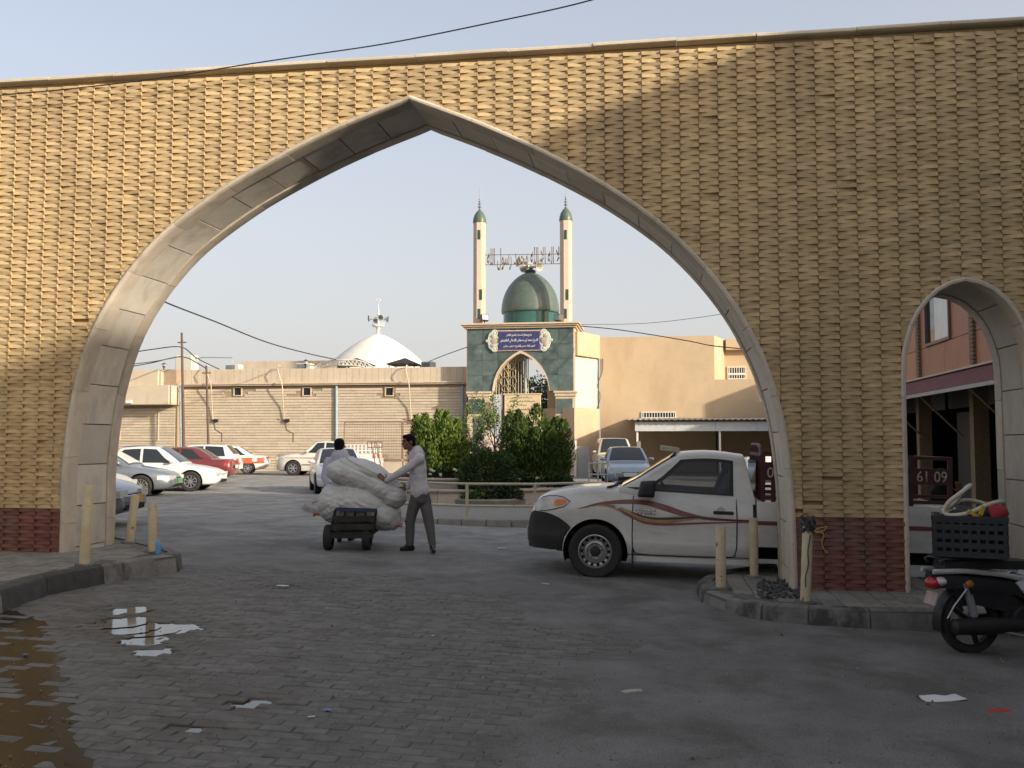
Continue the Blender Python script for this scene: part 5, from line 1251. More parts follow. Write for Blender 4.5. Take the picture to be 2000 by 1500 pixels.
# bed
bed = [lerp(-4.22, -1.945, k / 14) for k in range(15)]
for sg in (-1, 1):
    q = MB(); secs = []
    for x in bed:
        w = interp(plan, x); secs.append([(x, sg * (w - .05), .46), (x, sg * w * .985, .47), (x, sg * w, .70), (x, sg * w * .985, .93), (x, sg * w * .955, 1.01), (x, sg * (w - .12), 1.02), (x, sg * (w - .12), .62)])
    q.loft(secs); bme = q.mesh('bed_side'); bme = wells(bme, [(-3.085, sg, .40, .87)], .335); bme.polygons.foreach_set('use_smooth', [True] * len(bme.polygons)); bme.set_sharp_from_angle(angle=radians(38)); bme.materials.clear(); bed_o = link('bed_side', bme, HP, pk)
q = MB(); q.bb(-4.2, -1.95, -.74, .74, .56, .62); q.bb(-2.0, -1.945, -.75, .75, .62, 1.02); q.bb(-4.22, -4.17, -.75, .75, .56, 1.02); bed_o = q.build('cargo_bed', HP, pk)
q = MB(); q.bb(-4.1, .5, -.62, -.40, .30, .44); q.bb(-4.1, .5, .40, .62, .30, .44); q.bb(-1.9, .6, -.60, .60, .31, .36); q.build('chassis', SEAMM, pk)
def pane_outline(args, grow=0):
    q = hx.side_pane(*args); n = 11; m_ = 7; g = [q.v[i * m_:(i + 1) * m_] for i in range(n)]
    return [(p[0], p[2]) for p in [r_[0] for r_ in g] + g[-1][1:] + [r_[-1] for r_ in reversed(g[:-1])] + list(reversed(g[0][1:-1]))]
SEAL = (-.36, -1.03, -1.67, -1.67, 1, .028, .075, .004, 10); GLS = (-.56, -1.07, -1.62, -1.625, 1, .05, .115, .008, 10)
cme = hx.cabin_mb().mesh('cabin')
inner = hx.cabin_mb(); inner.v = [((x + .97) * .955 - .97, y * .93, (z - 1.0) * .935 + 1.0) for x, y, z in inner.v]
hole = MB(); hole.prism(pane_outline(GLS), -1.2, 1.2)
tmp_ = []
for q in (inner, hole):
    t_ = bpy.data.objects.new('cut', q.mesh('cut')); COL.objects.link(t_); tmp_.append(t_)
cme = evaluated(cme, [('BOOLEAN', dict(object=t_, operation='DIFFERENCE', solver='EXACT')) for t_ in tmp_])
for t_ in tmp_: bpy.data.objects.remove(t_)
cme.polygons.foreach_set('use_smooth', [True] * len(cme.polygons)); cme.set_sharp_from_angle(angle=radians(38)); cme.materials.clear(); link('cabin', cme, HP, pk)
CABIN = mat('cab_trim', (.05, .05, .048), rough=.9, var=.2)
q = MB(); q.bb(-1.86, -.45, -.74, .74, 1.085, 1.10); q.build('cab_floor', CABIN, pk)
q = MB(); q.loft([[(x, y, z) for x, z in ((-.45, 1.08), (-.62, 1.08), (-.66, 1.15), (-.45, 1.20))] for y in (-.70, .70)]); q.build('dashboard', CABIN, pk)
for y in (-.38, .36):
    q = MB(); q.loft([[(x, y + w_, z) for w_ in (-.23, -.12, .12, .23) for _ in (0,)] + [(x - .10, y + w_, z) for w_ in (.23, .12, -.12, -.23)] for x, z in ((-1.50, 1.08), (-1.55, 1.22), (-1.60, 1.33))]); q.ell((-1.64, y, 1.41), (.055, .12, .075)); q.build('seat_back', GREY_SEAT, pk, smooth=50, bevel=.02)
q = MB(); q.T = Matrix.Translation((-.82, .36, 1.16)) @ Matrix.Rotation(-1.0, 4, 'Y'); q.tube([(.19 * cos(t), .19 * sin(t), 0) for t in [2 * pi * k / 20 for k in range(20)]], .014, 6, closed=True); q.T = None; q.build('steering_wheel', BLACKP, pk, smooth=60)
PGLASS = mat('pickup_glass', (.010, .014, .015), rough=.04, var=.1, spec=.45, alpha=.55); WGLASS = mat('pickup_screen', (.010, .014, .015), rough=.05, var=.1, spec=.5)
hx.screen(True, .05, .05, .01, .06).build('windscreen', WGLASS, pk, smooth=60)
q = MB(); q.grid([[(-1.955 + .0 * z, y, z) for y in (-.55, 0, .55)] for z in (1.12, 1.5)]); q.build('rear_window', WGLASS, pk)
GREY_IN = mat('cab_interior', (.13, .13, .125), rough=.9, var=.2)
for sg in (-1, 1):
    # door: a panel of its own, with gap, handle and window
    dp = [[(x, sg * (hx.Y(x, z) + .004), z) for z in [lerp(.335, 1.035, k / 8) for k in range(9)]] for x in [lerp(-1.70, -.46, k / 10) for k in range(11)]]
    for i, row in enumerate(dp):
        x = row[0][0]
        if i in (0, 10): dp[i] = [(p[0] + (.05 if i == 0 else -.05) * max(0, 1 - k / 1.5) , p[1], p[2] + .0) for k, p in enumerate(row)]
    q = MB(); q.grid(dp); dr = q.build('door', HP, pk, smooth=60)
    seam = [(-1.70, 1.03), (-1.71, .8), (-1.71, .5), (-1.69, .38), (-1.62, .325), (-1.0, .315), (-.55, .325), (-.47, .38), (-.455, .5), (-.455, .8), (-.46, 1.03)]
    hx.ribbon(smoothtab(seam, 5), .013, sg, .0055).build('door_seam', SEAMM, pk)
    # B-pillar/cab rear gap and window frame line
    so_, si_ = [], []
    for (lst, args, gr) in ((so_, SEAL, 0), (si_, GLS, 0)):
        for (x, z) in pane_outline(args): lst.append((x, sg * (hx.yc(x, z) + .006), z))
    q = MB(); q.loft([so_ + so_[:1], si_ + si_[:1]], closed=False); q.build('window_seal', BLACKP, dr, smooth=60)
    q = hx.side_pane(-.56, -1.07, -1.62, -1.625, sg, .05, .115, .008, 10); q.build('door_glass', PGLASS, dr, smooth=60)
    q = MB(); q.box((-1.55, sg * (hx.Y(-1.55, .86) + .018), .865), (.24, .03, .038)); hd = q.build('door_handle', BLACKP, dr, bevel=.01)
    q = MB(); q.lathe([(.055, -.004), (.05, .006), (.01, .003)], 16, axis='Y'); q.T = None; e = q.build('handle_cup', HP, dr); e.location = (-1.52, sg * (hx.Y(-1.52, .90) + .002), .885)
    # mirror
    q = MB(); q.loft([[(x, sg * y, z) for (x, y, z) in sec] for sec in ([(-.56, .86, 1.06), (-.68, .86, 1.06), (-.68, .86, 1.2), (-.56, .86, 1.19)], [(-.51, .93, 1.03), (-.72, .93, 1.03), (-.735, .93, 1.235), (-.55, .93, 1.225)], [(-.52, 1.04, 1.03), (-.72, 1.04, 1.03), (-.735, 1.04, 1.24), (-.56, 1.04, 1.22)], [(-.58, 1.075, 1.06), (-.70, 1.075, 1.06), (-.705, 1.075, 1.20), (-.60, 1.075, 1.19)])]); q.build('mirror', BLACKP, pk, smooth=50, bevel=.015)
    # lamps
    q = MB(); rows = []
    for x, z0, z1 in ((.33, .925, .955), (.40, .88, .985), (.50, .85, 1.0), (.60, .825, .995), (.68, .815, .975), (.74, .81, .945), (.79, .81, .90)):
        rows.append([(x + .004, sg * (hx.Y(x, lerp(z0, z1, k / 5)) + .007), lerp(z0, z1, k / 5)) for k in range(6)])
    q.grid(rows); hlm = q.build('headlight', LENS, pk, smooth=60)
    q = MB(); q.grid([[(x + .004, sg * (hx.Y(x, lerp(z0, z1, k / 3)) + .011), lerp(z0, z1, k / 3)) for k in range(4)] for x, z0, z1 in ((.36, .925, .955), (.41, .895, .965), (.48, .88, .96), (.52, .89, .94))]); q.build('indicator', AMBER, hlm, smooth=60)
    hx.ribbon([(.32, .94), (.40, .875), (.50, .845), (.60, .82), (.68, .81), (.79, .805)], .010, sg, .009).build('lamp_edge', BLACKP, hlm)
    hx.ribbon([(.32, .94), (.40, .99), (.50, 1.005), (.60, 1.0), (.68, .98), (.78, .91)], .010, sg, .009).build('lamp_edge', BLACKP, hlm)
    # bumper: dark unpainted corner
    rows = []
    for x, zt_ in ((.30, .63), (.34, .665), (.40, .71), (.46, .745), (.54, .775), (.62, .795), (.70, .80), (.76, .80), (.80, .795), (.84, .76), (.87, .66)):
        zlo_ = max(.335, .335 + sqrt(max(0, .405 ** 2 - x * x)) + .004 if x < .4 else .335)
        rows.append([(x + .012, sg * (hx.Y(x, max(interp(bot, x) + .02, lerp(zlo_, zt_, k / 7))) + .012), lerp(zlo_, zt_, k / 7)) for k in range(8)])
    q = MB(); q.grid(rows); q.build('bumper_corner', BLACKP, pk, smooth=60)
    # mudflap, sill
    q = MB(); q.bb(-.47, -.45, sg * .60 if sg > 0 else -.86, .86 if sg > 0 else -.60, .14, .42); q.build('mudflap', BLACKP, pk)
    q = MB(); q.bb(-1.88, -.46, sg * .80 - .02, sg * .80 + .02, .235, .30); q.build('sill', HP, pk)
    # fender lamp and badge plate
    q = MB(); q.ell((-.27, sg * (hx.Y(-.27, .88) + .004), .885), (.035, .008, .018)); q.build('side_repeater', LENS, pk)
    add_wheel(pk, 0, sg * .765, WR, .20, kind='steel'); add_wheel(pk, -3.085, sg * .765, WR, .20, kind='steel')
    liner(pk, 0, sg, .405, .87, .335); liner(pk, -3.085, sg, .40, .87, .335)
    # wheel-arch lip
    q = MB(); pts = [(.405 * cos(t), 0, .335 + .405 * sin(t)) for t in [lerp(0, pi, k / 28) for k in range(29)]]
    q.tube([(x, sg * (hx.Y(x, max(.36, z)) + .002), z) for x, y, z in pts if z > .2], .007, 6); q.build('arch_lip', HP, pk, smooth=60)
    # wave stripes
    STR = ((mat('stripe_maroon', (.20, .075, .06), rough=.4), [(.22, .855), (-.05, .925), (-.35, .96), (-.62, .955), (-.85, .90), (-1.1, .83), (-1.4, .785), (-1.68, .775), (-1.92, .775)], [.004, .035, .05, .06, .075, .06, .03, .02, .018], .0065),
           (mat('stripe_tan', (.36, .25, .145), rough=.4), [(.0, .905), (-.2, .90), (-.40, .825), (-.58, .755), (-.80, .74), (-1.05, .775), (-1.3, .79)], [.004, .04, .075, .09, .095, .06, .004], .0075),
           (mat('stripe_brown', (.26, .09, .06), rough=.5), [(-.05, .925), (-.25, .885), (-.42, .79), (-.60, .715), (-.85, .70), (-1.2, .725), (-1.7, .755), (-1.92, .765)], [.004, .02, .026, .03, .03, .022, .016, .012], .0085),
           (mat('stripe_dark', (.07, .04, .045), rough=.4), [(-.44, .835), (-.58, .79), (-.75, .765), (-.95, .775), (-1.25, .80), (-1.6, .785), (-1.92, .785)], [.012, .016, .018, .02, .018, .014, .010], .0095))
    for m_, pts, wd, off in STR:
        P2 = smoothtab([(a, b, c_) for (a, b), c_ in zip(pts, wd)], 6); hx.ribbon([(a, b) for a, b, c_ in P2], [max(.003, c_) for a, b, c_ in P2], sg, off).build('wave_stripe', m_, pk)
    q = MB()
    for k, (z, m_) in enumerate(((.765, .016), (.745, .012))): q.bb(-4.2, -1.95, sg * .872 - .003, sg * .872 + .003, z - m_, z + m_)
    q.build('bed_stripe', MATS['stripe_maroon'], bed_o)
    q = MB(); q.grid([[(x, sg * (hx.Y(x, z) + .0115), z) for z in (.80, .84, .88)] for x in (-.82, -.65, -.47)])
    q = None
    tb = text('badge', 'HILUX', CHROME, pk, (-.62, sg * (hx.Y(-.62, .865) + .012), .868), .25, .038, .004, 0 if sg < 0 else pi, thick=.01)
    tb = text('badge', '2.7 VVT-i', mat('badge_dark', (.10, .10, .10), rough=.4), pk, (-.62, sg * (hx.Y(-.62, .82) + .012), .822), .22, .028, .004, 0 if sg < 0 else pi, thick=.01)
    # rear lamp
    q = MB(); q.box((-4.2, sg * .80, .85), (.05, .10, .28)); q.build('tail_light', REDL, pk)
# nose: grille, bumper middle, plate, bonnet gap, wipers
q = MB(); q.loft([[(xx + .0, y, .36), (xx + .07, y, .40), (xx + .075, y, .56), (xx + .02, y, .70), (xx - .05, y, .70)] for y, xx in ((-.58, .76), (-.44, .83), (0, .855), (.44, .83), (.58, .76))]); q.build('front_bumper', BLACKP, pk, smooth=50)
q = MB(); q.loft([[(xx, y, .72), (xx + .03, y, .74), (xx - .0, y, .88), (xx - .05, y, .90)] for y, xx in ((-.5, .76), (0, .82), (.5, .76))]); g_ = q.build('grille', BLACKP, pk, smooth=50)
q = MB()
for z in (.76, .81, .86): q.tube([(.76, -.46, z), (.84 - (z - .76) * .3, 0, z), (.76, .46, z)], .012, 6)
q.build('grille_bar', CHROME, g_)
q = MB(); q.box((.94, 0, .50), (.012, .46, .12)); q.build('number_plate', MATS['plate_white'], pk)
for yy in (-.25, .2): q = MB(); q.tube([(-.2, yy, 1.14), (-.36, yy - .1, 1.165), (-.52, yy - .38, 1.275)], .012, 5); q.build('wiper', BLACKP, pk)
q = MB(); q.tube([(-.13, .72, 1.12), (-.20, .70, 1.14), (-.25, .60, 1.15)], .018, 6); q.build('washer_nozzle', BLACKP, pk)
# cage on the bed
MAROON = mat('cage_maroon', (.075, .022, .022), rough=.55, var=.25, scale=6); MARB = mat('board_maroon', (.070, .024, .024), rough=.6, var=.2)
cg = pk
q = MB()
for sg in (-1, 1):
    for x in (-2.02, -2.14, -2.8, -3.3, -3.72, -4.16): q.bb(x - .025, x + .025, sg * .80 - .02, sg * .80 + .02, 1.0, 1.60)
    for z in (1.06, 1.13, 1.58): q.bb(-4.18, -2.0, sg * .80 - .015, sg * .80 + .015, z - .02, z + .02)
for y in (-.5, -.2, .2, .5): q.bb(-2.03, -1.99, y - .015, y + .015, 1.0, 1.6)
q.bb(-2.03, -1.99, -.8, .8, 1.56, 1.60); q.bb(-4.19, -4.15, -.8, .8, 1.56, 1.60)
q.build('cargo_cage', MAROON, pk)
q = MB()      # arched headboard over the cab
pts = [(-2.0, y, z) for y, z in ((-.80, 1.56), (-.62, 1.665), (-.4, 1.70), (.4, 1.70), (.62, 1.665), (.80, 1.56))]
q.tube(pts, .022, 6); q.tube([(-2.3, p[1], p[2]) for p in pts], .022, 6)
for k in range(13): y = lerp(-.72, .72, k / 12); q.tube([(-2.0, y, 1.5), (-2.0, y, interp([(p[1], p[2]) for p in pts], y))], .008, 5)
q.build('headboard', MAROON, pk)
for sg in (-1, 1): q = MB(); q.bb(-4.17, -2.03, sg * .818, sg * .832, 1.27, 1.46); q.build('number_board', MARB, pk)
NUM = mat('number_paint', (.50, .42, .34), rough=.7, var=.2)
# (text faces -v in world: on the truck turned by pi this is its +y side)
text('phone_number', '0750', NUM, pk, (-2.235, .838, 1.365), .34, .13, .003, pi, thick=.008); [stuff(o_) for o_ in (text('phone_number', '61 09', NUM, pk, (-3.95, .836, 1.365), .34, .13, .003, pi, thick=.008),)]
pkp = P(1161, 1131, 1.22); ang = PH
lx, ly = 0, .87
cx = pkp.x - (lx * cos(ang) - ly * sin(ang)); cy = pkp.y - (lx * sin(ang) + ly * cos(ang))
pk.location = (cx, cy, pkp.z); pk.rotation_euler = (0, -.022, ang)
# block on the cab roof
q = MB(); q.box((0, 0, 0), (.24, .5, .07), ry=.15); ob = q.build('beige_block', mat('block_beige', (.50, .45, .34), rough=.8), bevel=.01); rp = P(1308, 877, cy - .1); ob.location = rp; tag(ob, 'pale beige block lying on the front of the pickup roof', 'block')
# ================================================================== PLANTED ISLAND
LEAF = mat('conifer_leaf', (.115, .17, .030), rough=.7, var=.15, rnd=.55, attr=True, spec=.2); LEAF2 = mat('shrub_leaf', (.13, .185, .05), rough=.65, var=.15, rnd=.5, attr=True, spec=.2); LEAF_SHADE = mat('shaded_leaf', (.062, .098, .022), rough=.7, var=.15, rnd=.55, attr=True, spec=.2); LEAFD = mat('dark_leaf', (.035, .062, .02), rough=.7, var=.15, rnd=.5, attr=True, spec=.2)  # the large conifer's own leaf tone is darkened to stand for its shade
for m_ in (LEAF, LEAF2, LEAFD): m_.node_tree.nodes['Principled BSDF'].inputs['Subsurface Weight'].default_value = 0
BARK = mat('bark', (.10, .075, .055), rough=.95, var=.3, bump=.5)
def flame_leaves(q, base, axis, h, r, n, rng, lw=.021, ll=.10, fat=1.0):
    ax = Vector(axis).normalized(); e1 = ax.orthogonal().normalized(); e2 = ax.cross(e1)
    for _ in range(n):
        t = rng.random() ** .85; a = rng.uniform(0, 2 * pi)
        R = r * (sin(pi * min(1, (t * .82 + .18) ** .9)) ** .75 if t < .98 else .12) * fat
        k = rng.uniform(.35, 1.0) ** .45
        out = e1 * cos(a) + e2 * sin(a)
        p = Vector(base) + ax * (t * h) + out * (R * k)
        up = (ax * 1.0 + out * rng.uniform(.1, .7) + Vector((rng.uniform(-.3, .3), rng.uniform(-.3, .3), rng.uniform(-.2, .3)))).normalized()
        sd = up.cross(out); sd = sd.normalized() if sd.length > .01 else e1
        sd = (sd + out * rng.uniform(-.8, .8)).normalized(); w = lw * rng.uniform(.6, 1.4); l = ll * rng.uniform(.6, 1.35)
        tip = p + up * l + out * rng.uniform(-.01, .02)
        rr = min(1, max(0, rng.gauss(.5, .22)))
        q.add([p - sd * w * .3, p + sd * w * .3, p + up * l * .55 + sd * w, tip, p + up * l * .55 - sd * w], [(0, 1, 2, 3, 4)], rr)
def conifer(loc, h, r, nf, label, seed, leaves=900, m=LEAF, lean=.35, name='conifer_shrub'):
    rng = random.Random(seed); o = thing(name, label, 'shrub', loc, 0, 'clipped conifers in the island'); q = MB()
    fl = [((0, 0, 0), (0, 0, 1), h * 1.0, r * .62)]
    for k in range(nf):
        a = 2 * pi * k / nf + rng.uniform(-.3, .3); d = r * rng.uniform(.35, .55)
        fl.append(((cos(a) * d, sin(a) * d, rng.uniform(0, .08) * h), (cos(a) * lean * .5, sin(a) * lean * .5, 1), h * rng.uniform(.68, .92), r * rng.uniform(.42, .58)))
    for k in range(nf):
        a = 2 * pi * k / nf + rng.uniform(-.3, .3) + .3; d = r * rng.uniform(.6, .75)
        fl.append(((cos(a) * d * .7, sin(a) * d * .7, .0), (cos(a) * lean, sin(a) * lean, 1), h * rng.uniform(.42, .66), r * rng.uniform(.36, .5)))
    for b, ax, hh, rr in fl: flame_leaves(q, b, ax, hh, rr, leaves, rng)
    stuff_ = q.build('crown', m, o, attr=True, fix=False)
    t = MB()
    for b, ax, hh, rr in fl[::2]: e = Vector(b) * .5 + Vector(ax).normalized() * hh * .75; t.tube([(b[0] * .2, b[1] * .2, -.1), tuple(Vector(b) * .5 + Vector(ax) * hh * .3), tuple(e)], [.05, .035, .008], 6)
    t.build('trunk', BARK, o, smooth=60); return o
def ball_shrub(loc, rad, label, seed, n, m, lw=.03, ll=.06, group='low shrubs in the island', flowers=None, cat='shrub', name='round_shrub', shell=.55):
    rng = random.Random(seed); o = thing(name, label, cat, loc, 0, group); q = MB()
    for _ in range(n):
        z = rng.uniform(-.65, 1); a = rng.uniform(0, 2 * pi); s = sqrt(max(0, 1 - z * z)); d = Vector((s * cos(a), s * sin(a), z))
        k = rng.uniform(shell, 1) * (1 + .16 * noise.noise(d * 2.2 + Vector((seed, 0, 0))) + .08 * noise.noise(d * 6))
        p = Vector((d.x * rad[0], d.y * rad[1], rad[2] * (.68 + d.z) if True else 0)) * 1.0; p = Vector((p.x * k, p.y * k, max(.02, p.z * k)))
        up = (d + Vector((rng.uniform(-.8, .8), rng.uniform(-.8, .8), rng.uniform(-.2, 1.0)))).normalized(); sd = up.orthogonal().normalized(); sd.rotate(Matrix.Rotation(rng.uniform(0, 6.28), 3, up))
        w, l = lw * rng.uniform(.6, 1.4), ll * rng.uniform(.6, 1.4)
        q.add([p - sd * w * .3, p + sd * w * .3, p + up * l * .55 + sd * w, p + up * l, p + up * l * .55 - sd * w], [(0, 1, 2, 3, 4)], min(1, max(0, rng.gauss(.5, .22))))
    q.build('crown', m, o, attr=True, fix=False)
    t = MB()
    for k in range(7): a = k * .9; t.tube([(0, 0, -.05), (cos(a) * rad[0] * .4, sin(a) * rad[1] * .4, rad[2] * .8), (cos(a) * rad[0] * .7, sin(a) * rad[1] * .7, rad[2] * 1.3)], [.025, .015, .005], 5)
    t.build('stem', BARK, o)
    if flowers:
        f = MB()
        for k in range(flowers[1]):
            a = rng.uniform(0, 6.28); z = rng.uniform(.5, 1.5); f.ell((cos(a) * rad[0] * .9, sin(a) * rad[1] * .9, rad[2] * z), (.05, .05, .035), 7, 5)
        f.build('blossom', flowers[0], o)
    return o
IC = (-1.6, 14.0)
KSTONE = mat('island_kerb', (.235, .215, .185), rough=.9, var=.25, scale=4, bump=.6); IPAV = mat('island_paving', (.25, .235, .205), rough=.9, var=.2, scale=6, bump=.5)
isl = MB(); N = 72
ring = [(IC[0] + 5.6 * cos(2 * pi * k / N), IC[1] + 6.6 * sin(2 * pi * k / N)) for k in range(N)]
isl.prism(ring, -.2, .11, 'Z'); io = struct(isl.build('traffic_island', IPAV))
for k in range(N):
    q = MB(); secs = []
    for e in (k + .02, k + .98):
        a = 2 * pi * e / N; c_, s_ = cos(a), sin(a); f = lambda r, z: (IC[0] + (5.6 + r) * c_, IC[1] + (6.6 + r) * s_, z)
        secs.append([f(-.14, -.1), f(.06, -.1), f(.03, .13), f(0, .16), f(-.14, .16)])
    q.loft(secs); q.build('kerb_stone', KSTONE, io, smooth=40)
# stepped planter wall
PC = P(905, 960, 15.2); pc = (PC.x, 15.4); WSTONE = mat('planter_stone', (.50, .44, .355), rough=.85, var=.12, scale=4, bump=.3, rnd=.08); PINK = mat('planter_coping', (.42, .33, .28), rough=.7, var=.12)
pl = thing('stepped_planter', 'round two-stepped stone planter with pink coping in the island', 'planter', (pc[0], pc[1], .1)); M_ = 40
q = MB(); q.lathe([(.01, .40), (2.3, .42), (2.5, .40)], 48); q.build('soil', mat('soil', (.06, .045, .03), rough=1, var=.3), pl)
for r0, z0, z1 in ((3.35, 0, .32), (2.5, .0, .56)):
    for k in range(M_):
        q = MB(); secs = []
        for e in (k + .01, k + .99):
            a = 2 * pi * e / M_; secs.append([(rr * cos(a), rr * sin(a), z) for rr, z in ((r0 - .25, z0), (r0, z0), (r0, z1), (r0 - .25, z1))])
        q.loft(secs); q.build('wall_stone', WSTONE, pl)
    for k in range(M_ // 2):
        q = MB(); secs = []
        for e in (k + .01, k + .5, k + .99):
            a = 4 * pi * e / M_; secs.append([(rr * cos(a), rr * sin(a), z) for rr, z in ((r0 - .3, z1 + .003), (r0 + .05, z1 + .003), (r0 + .065, z1 + .03), (r0 + .05, z1 + .065), (r0 - .3, z1 + .065))])
        q.loft(secs); q.build('coping_stone', PINK, pl, smooth=40)
q = MB(); q.lathe([(2.6, .28), (3.1, .28)], 48); q.build('ledge', WSTONE, pl)
# railing
RAILM = mat('rail_cream', (.50, .45, .33), rough=.55, var=.12, stain=((.2, .12, .07), 8, .62, .7, (1, 1, 1)))
rl = thing('railing', 'cream two-bar tube railing along the front of the island', 'railing'); pts = []
for px, py in ((690, 996), (770, 1004), (912, 1011), (1045, 1012), (1180, 1006)):
    pts.append(PZ(px, py, .11))
hgt = [P(912, 945, pts[2].y).z, P(912, 988, pts[2].y).z]
for p in pts: q = MB(); q.tube([p, Vector((p.x, p.y, hgt[0]))], .032, 8); q.lathe([(.07, 0), (.07, .012), (.03, .02)], 10, c=p); q.build('post', RAILM, rl, smooth=50)
for z in hgt: q = MB(); q.tube([Vector((p.x, p.y, z)) for p in pts], .026, 8); q.build('rail', RAILM, rl, smooth=60)
# small bed ring with the ball conifer
bc = PZ(952, 984, .11); bd_ = thing('shrub_bed', 'low round concrete bed around the ball conifer', 'planter', (bc.x, bc.y, .11))
q = MB(); q.lathe([(.95, 0), (.97, .13), (.93, .16), (.82, .16), (.82, .02)], 40); q.build('rim', KSTONE, bd_, smooth=35); q = MB(); q.lathe([(.01, .10), (.82, .09)], 24); q.build('soil', MATS['soil'], bd_)
ball_shrub((bc.x, bc.y, .26), (.74, .74, .74), 'dense ball-shaped conifer in front of the railing gap', 21, 11000, mat('ball_leaf', (.048, .082, .024), rough=.7, var=.15, rnd=.5, attr=True, spec=.2), .022, .055, 'clipped conifers in the island', name='ball_conifer', shell=.72)
ball_shrub((bc.x - .25, bc.y - .62, .2), (.28, .2, .16), 'low leafy plant at the foot of the ball conifer', 22, 700, LEAF2, .03, .07)
ball_shrub((bc.x + .62, bc.y - .3, .2), (.33, .25, .22), 'dark low bush beside the ball conifer', 23, 900, LEAFD, .02, .06)
def on_planter(px, y): p = P(px, 930, y); return (p.x, y, .5)
conifer(on_planter(857, 16.6), 2.05, .84, 7, 'bright conifer behind the man in the pale shirt', 31, 1150)
conifer(on_planter(1048, 15.6), 2.15, .98, 9, 'large dark conifer in front of the portal pillar', 33, 1200, LEAF_SHADE)
ball_shrub(on_planter(868, 14.7), (.62, .4, .28), 'flowering bush with pale blooms under the bright conifer', 41, 1600, LEAFD, .03, .07, flowers=(mat('pale_flower', (.55, .52, .40), rough=.8), 16))
ball_shrub(on_planter(905, 14.2), (.3, .3, .22), 'small dark bush between the two conifers', 42, 700, LEAFD, .03, .07, flowers=(MATS['pale_flower'], 5))
ball_shrub(on_planter(1010, 13.8), (.5, .35, .22), 'dark rose bush below the large conifer', 43, 1200, LEAFD, .03, .07)
ball_shrub(on_planter(1085, 13.9), (.45, .35, .2), 'low bush at the right rim of the planter', 44, 1000, LEAFD, .03, .07)
def young_tree(loc, h, r, label, seed, n=900, m=LEAF2):
    rng = random.Random(seed); o = thing('young_tree', label, 'tree', loc, 0, 'young trees in the island'); t = MB(); q = MB(); tips = []
    t.tube([(0, 0, -.1), (.03, 0, h * .3), (-.02, .02, h * .55)], [.035, .028, .02], 7)
    for k in range(9):
        a = k * 2.4 + rng.uniform(-.3, .3); e = Vector((cos(a) * r * rng.uniform(.5, 1), sin(a) * r * rng.uniform(.5, 1), h * rng.uniform(.6, 1)))
        b = Vector((0, 0, h * rng.uniform(.3, .55))); t.tube([b, b.lerp(e, .5) + Vector((0, 0, .06)), e], [.016, .011, .004], 5); tips.append((b, e))
    t.build('trunk', BARK, o, smooth=60)
    for _ in range(n):
        b, e = rng.choice(tips); p = b.lerp(e, rng.uniform(.4, 1.08)) + Vector((rng.gauss(0, .08), rng.gauss(0, .08), rng.gauss(0, .08)))
        up = Vector((rng.uniform(-1, 1), rng.uniform(-1, 1), rng.uniform(-.5, .6))).normalized(); sd = up.orthogonal().normalized(); sd.rotate(Matrix.Rotation(rng.uniform(0, 6), 3, up)); w, l = rng.uniform(.015, .035), rng.uniform(.04, .08)
        q.add([p, p + up * l * .5 + sd * w, p + up * l, p + up * l * .5 - sd * w], [(0, 1, 2, 3)], rng.random())
    q.build('crown', m, o, attr=True, fix=False)
young_tree(on_planter(966, 17.0), 2.55, .85, 'light green young tree with open crown between conifer and portal plaque', 51, 2200)
young_tree(on_planter(925, 17.4), 1.9, .5, 'thin young tree beside the stone fountain cap', 52, 900)
# fountain cap
fp = P(948, 900, 18.6); ft = thing('stone_fountain', 'pinkish stone fountain with domed cap among the shrubs', 'fountain', (fp.x, 18.6, .1)); zc_ = P(948, 866, 18.6).z - .1
q = MB(); q.lathe([(.20, 0), (.20, zc_ - .35), (.26, zc_ - .3)], 8); q.build('column', PINK, ft); q = MB(); q.lathe([(.26, zc_ - .3), (.56, zc_ - .25), (.62, zc_ - .12), (.56, zc_ + .02), (.36, zc_ + .08), (.30, zc_ + .22), (.16, zc_ + .4), (.05, zc_ + .52), (.01, zc_ + .56)], 24); q.build('cap', PINK, ft, smooth=40)
# tree inside the court, seen through the portal
tp = P(1052, 760, 47); ball_shrub((tp.x, 47, 2.6), (2.0, 1.6, 1.9), 'grey green court tree seen through the portal arch', 61, 5000, mat('court_leaf', (.10, .13, .06), rough=.7, rnd=.45, attr=True), .07, .13, None, cat='tree', name='court_tree', shell=.3)
q = MB(); q.tube([(0, 0, -2.6), (0, 0, .5)], [.18, .12], 8); q.build('trunk', BARK, [o_ for o_ in bpy.data.objects if o_.name == 'court_tree'][0])

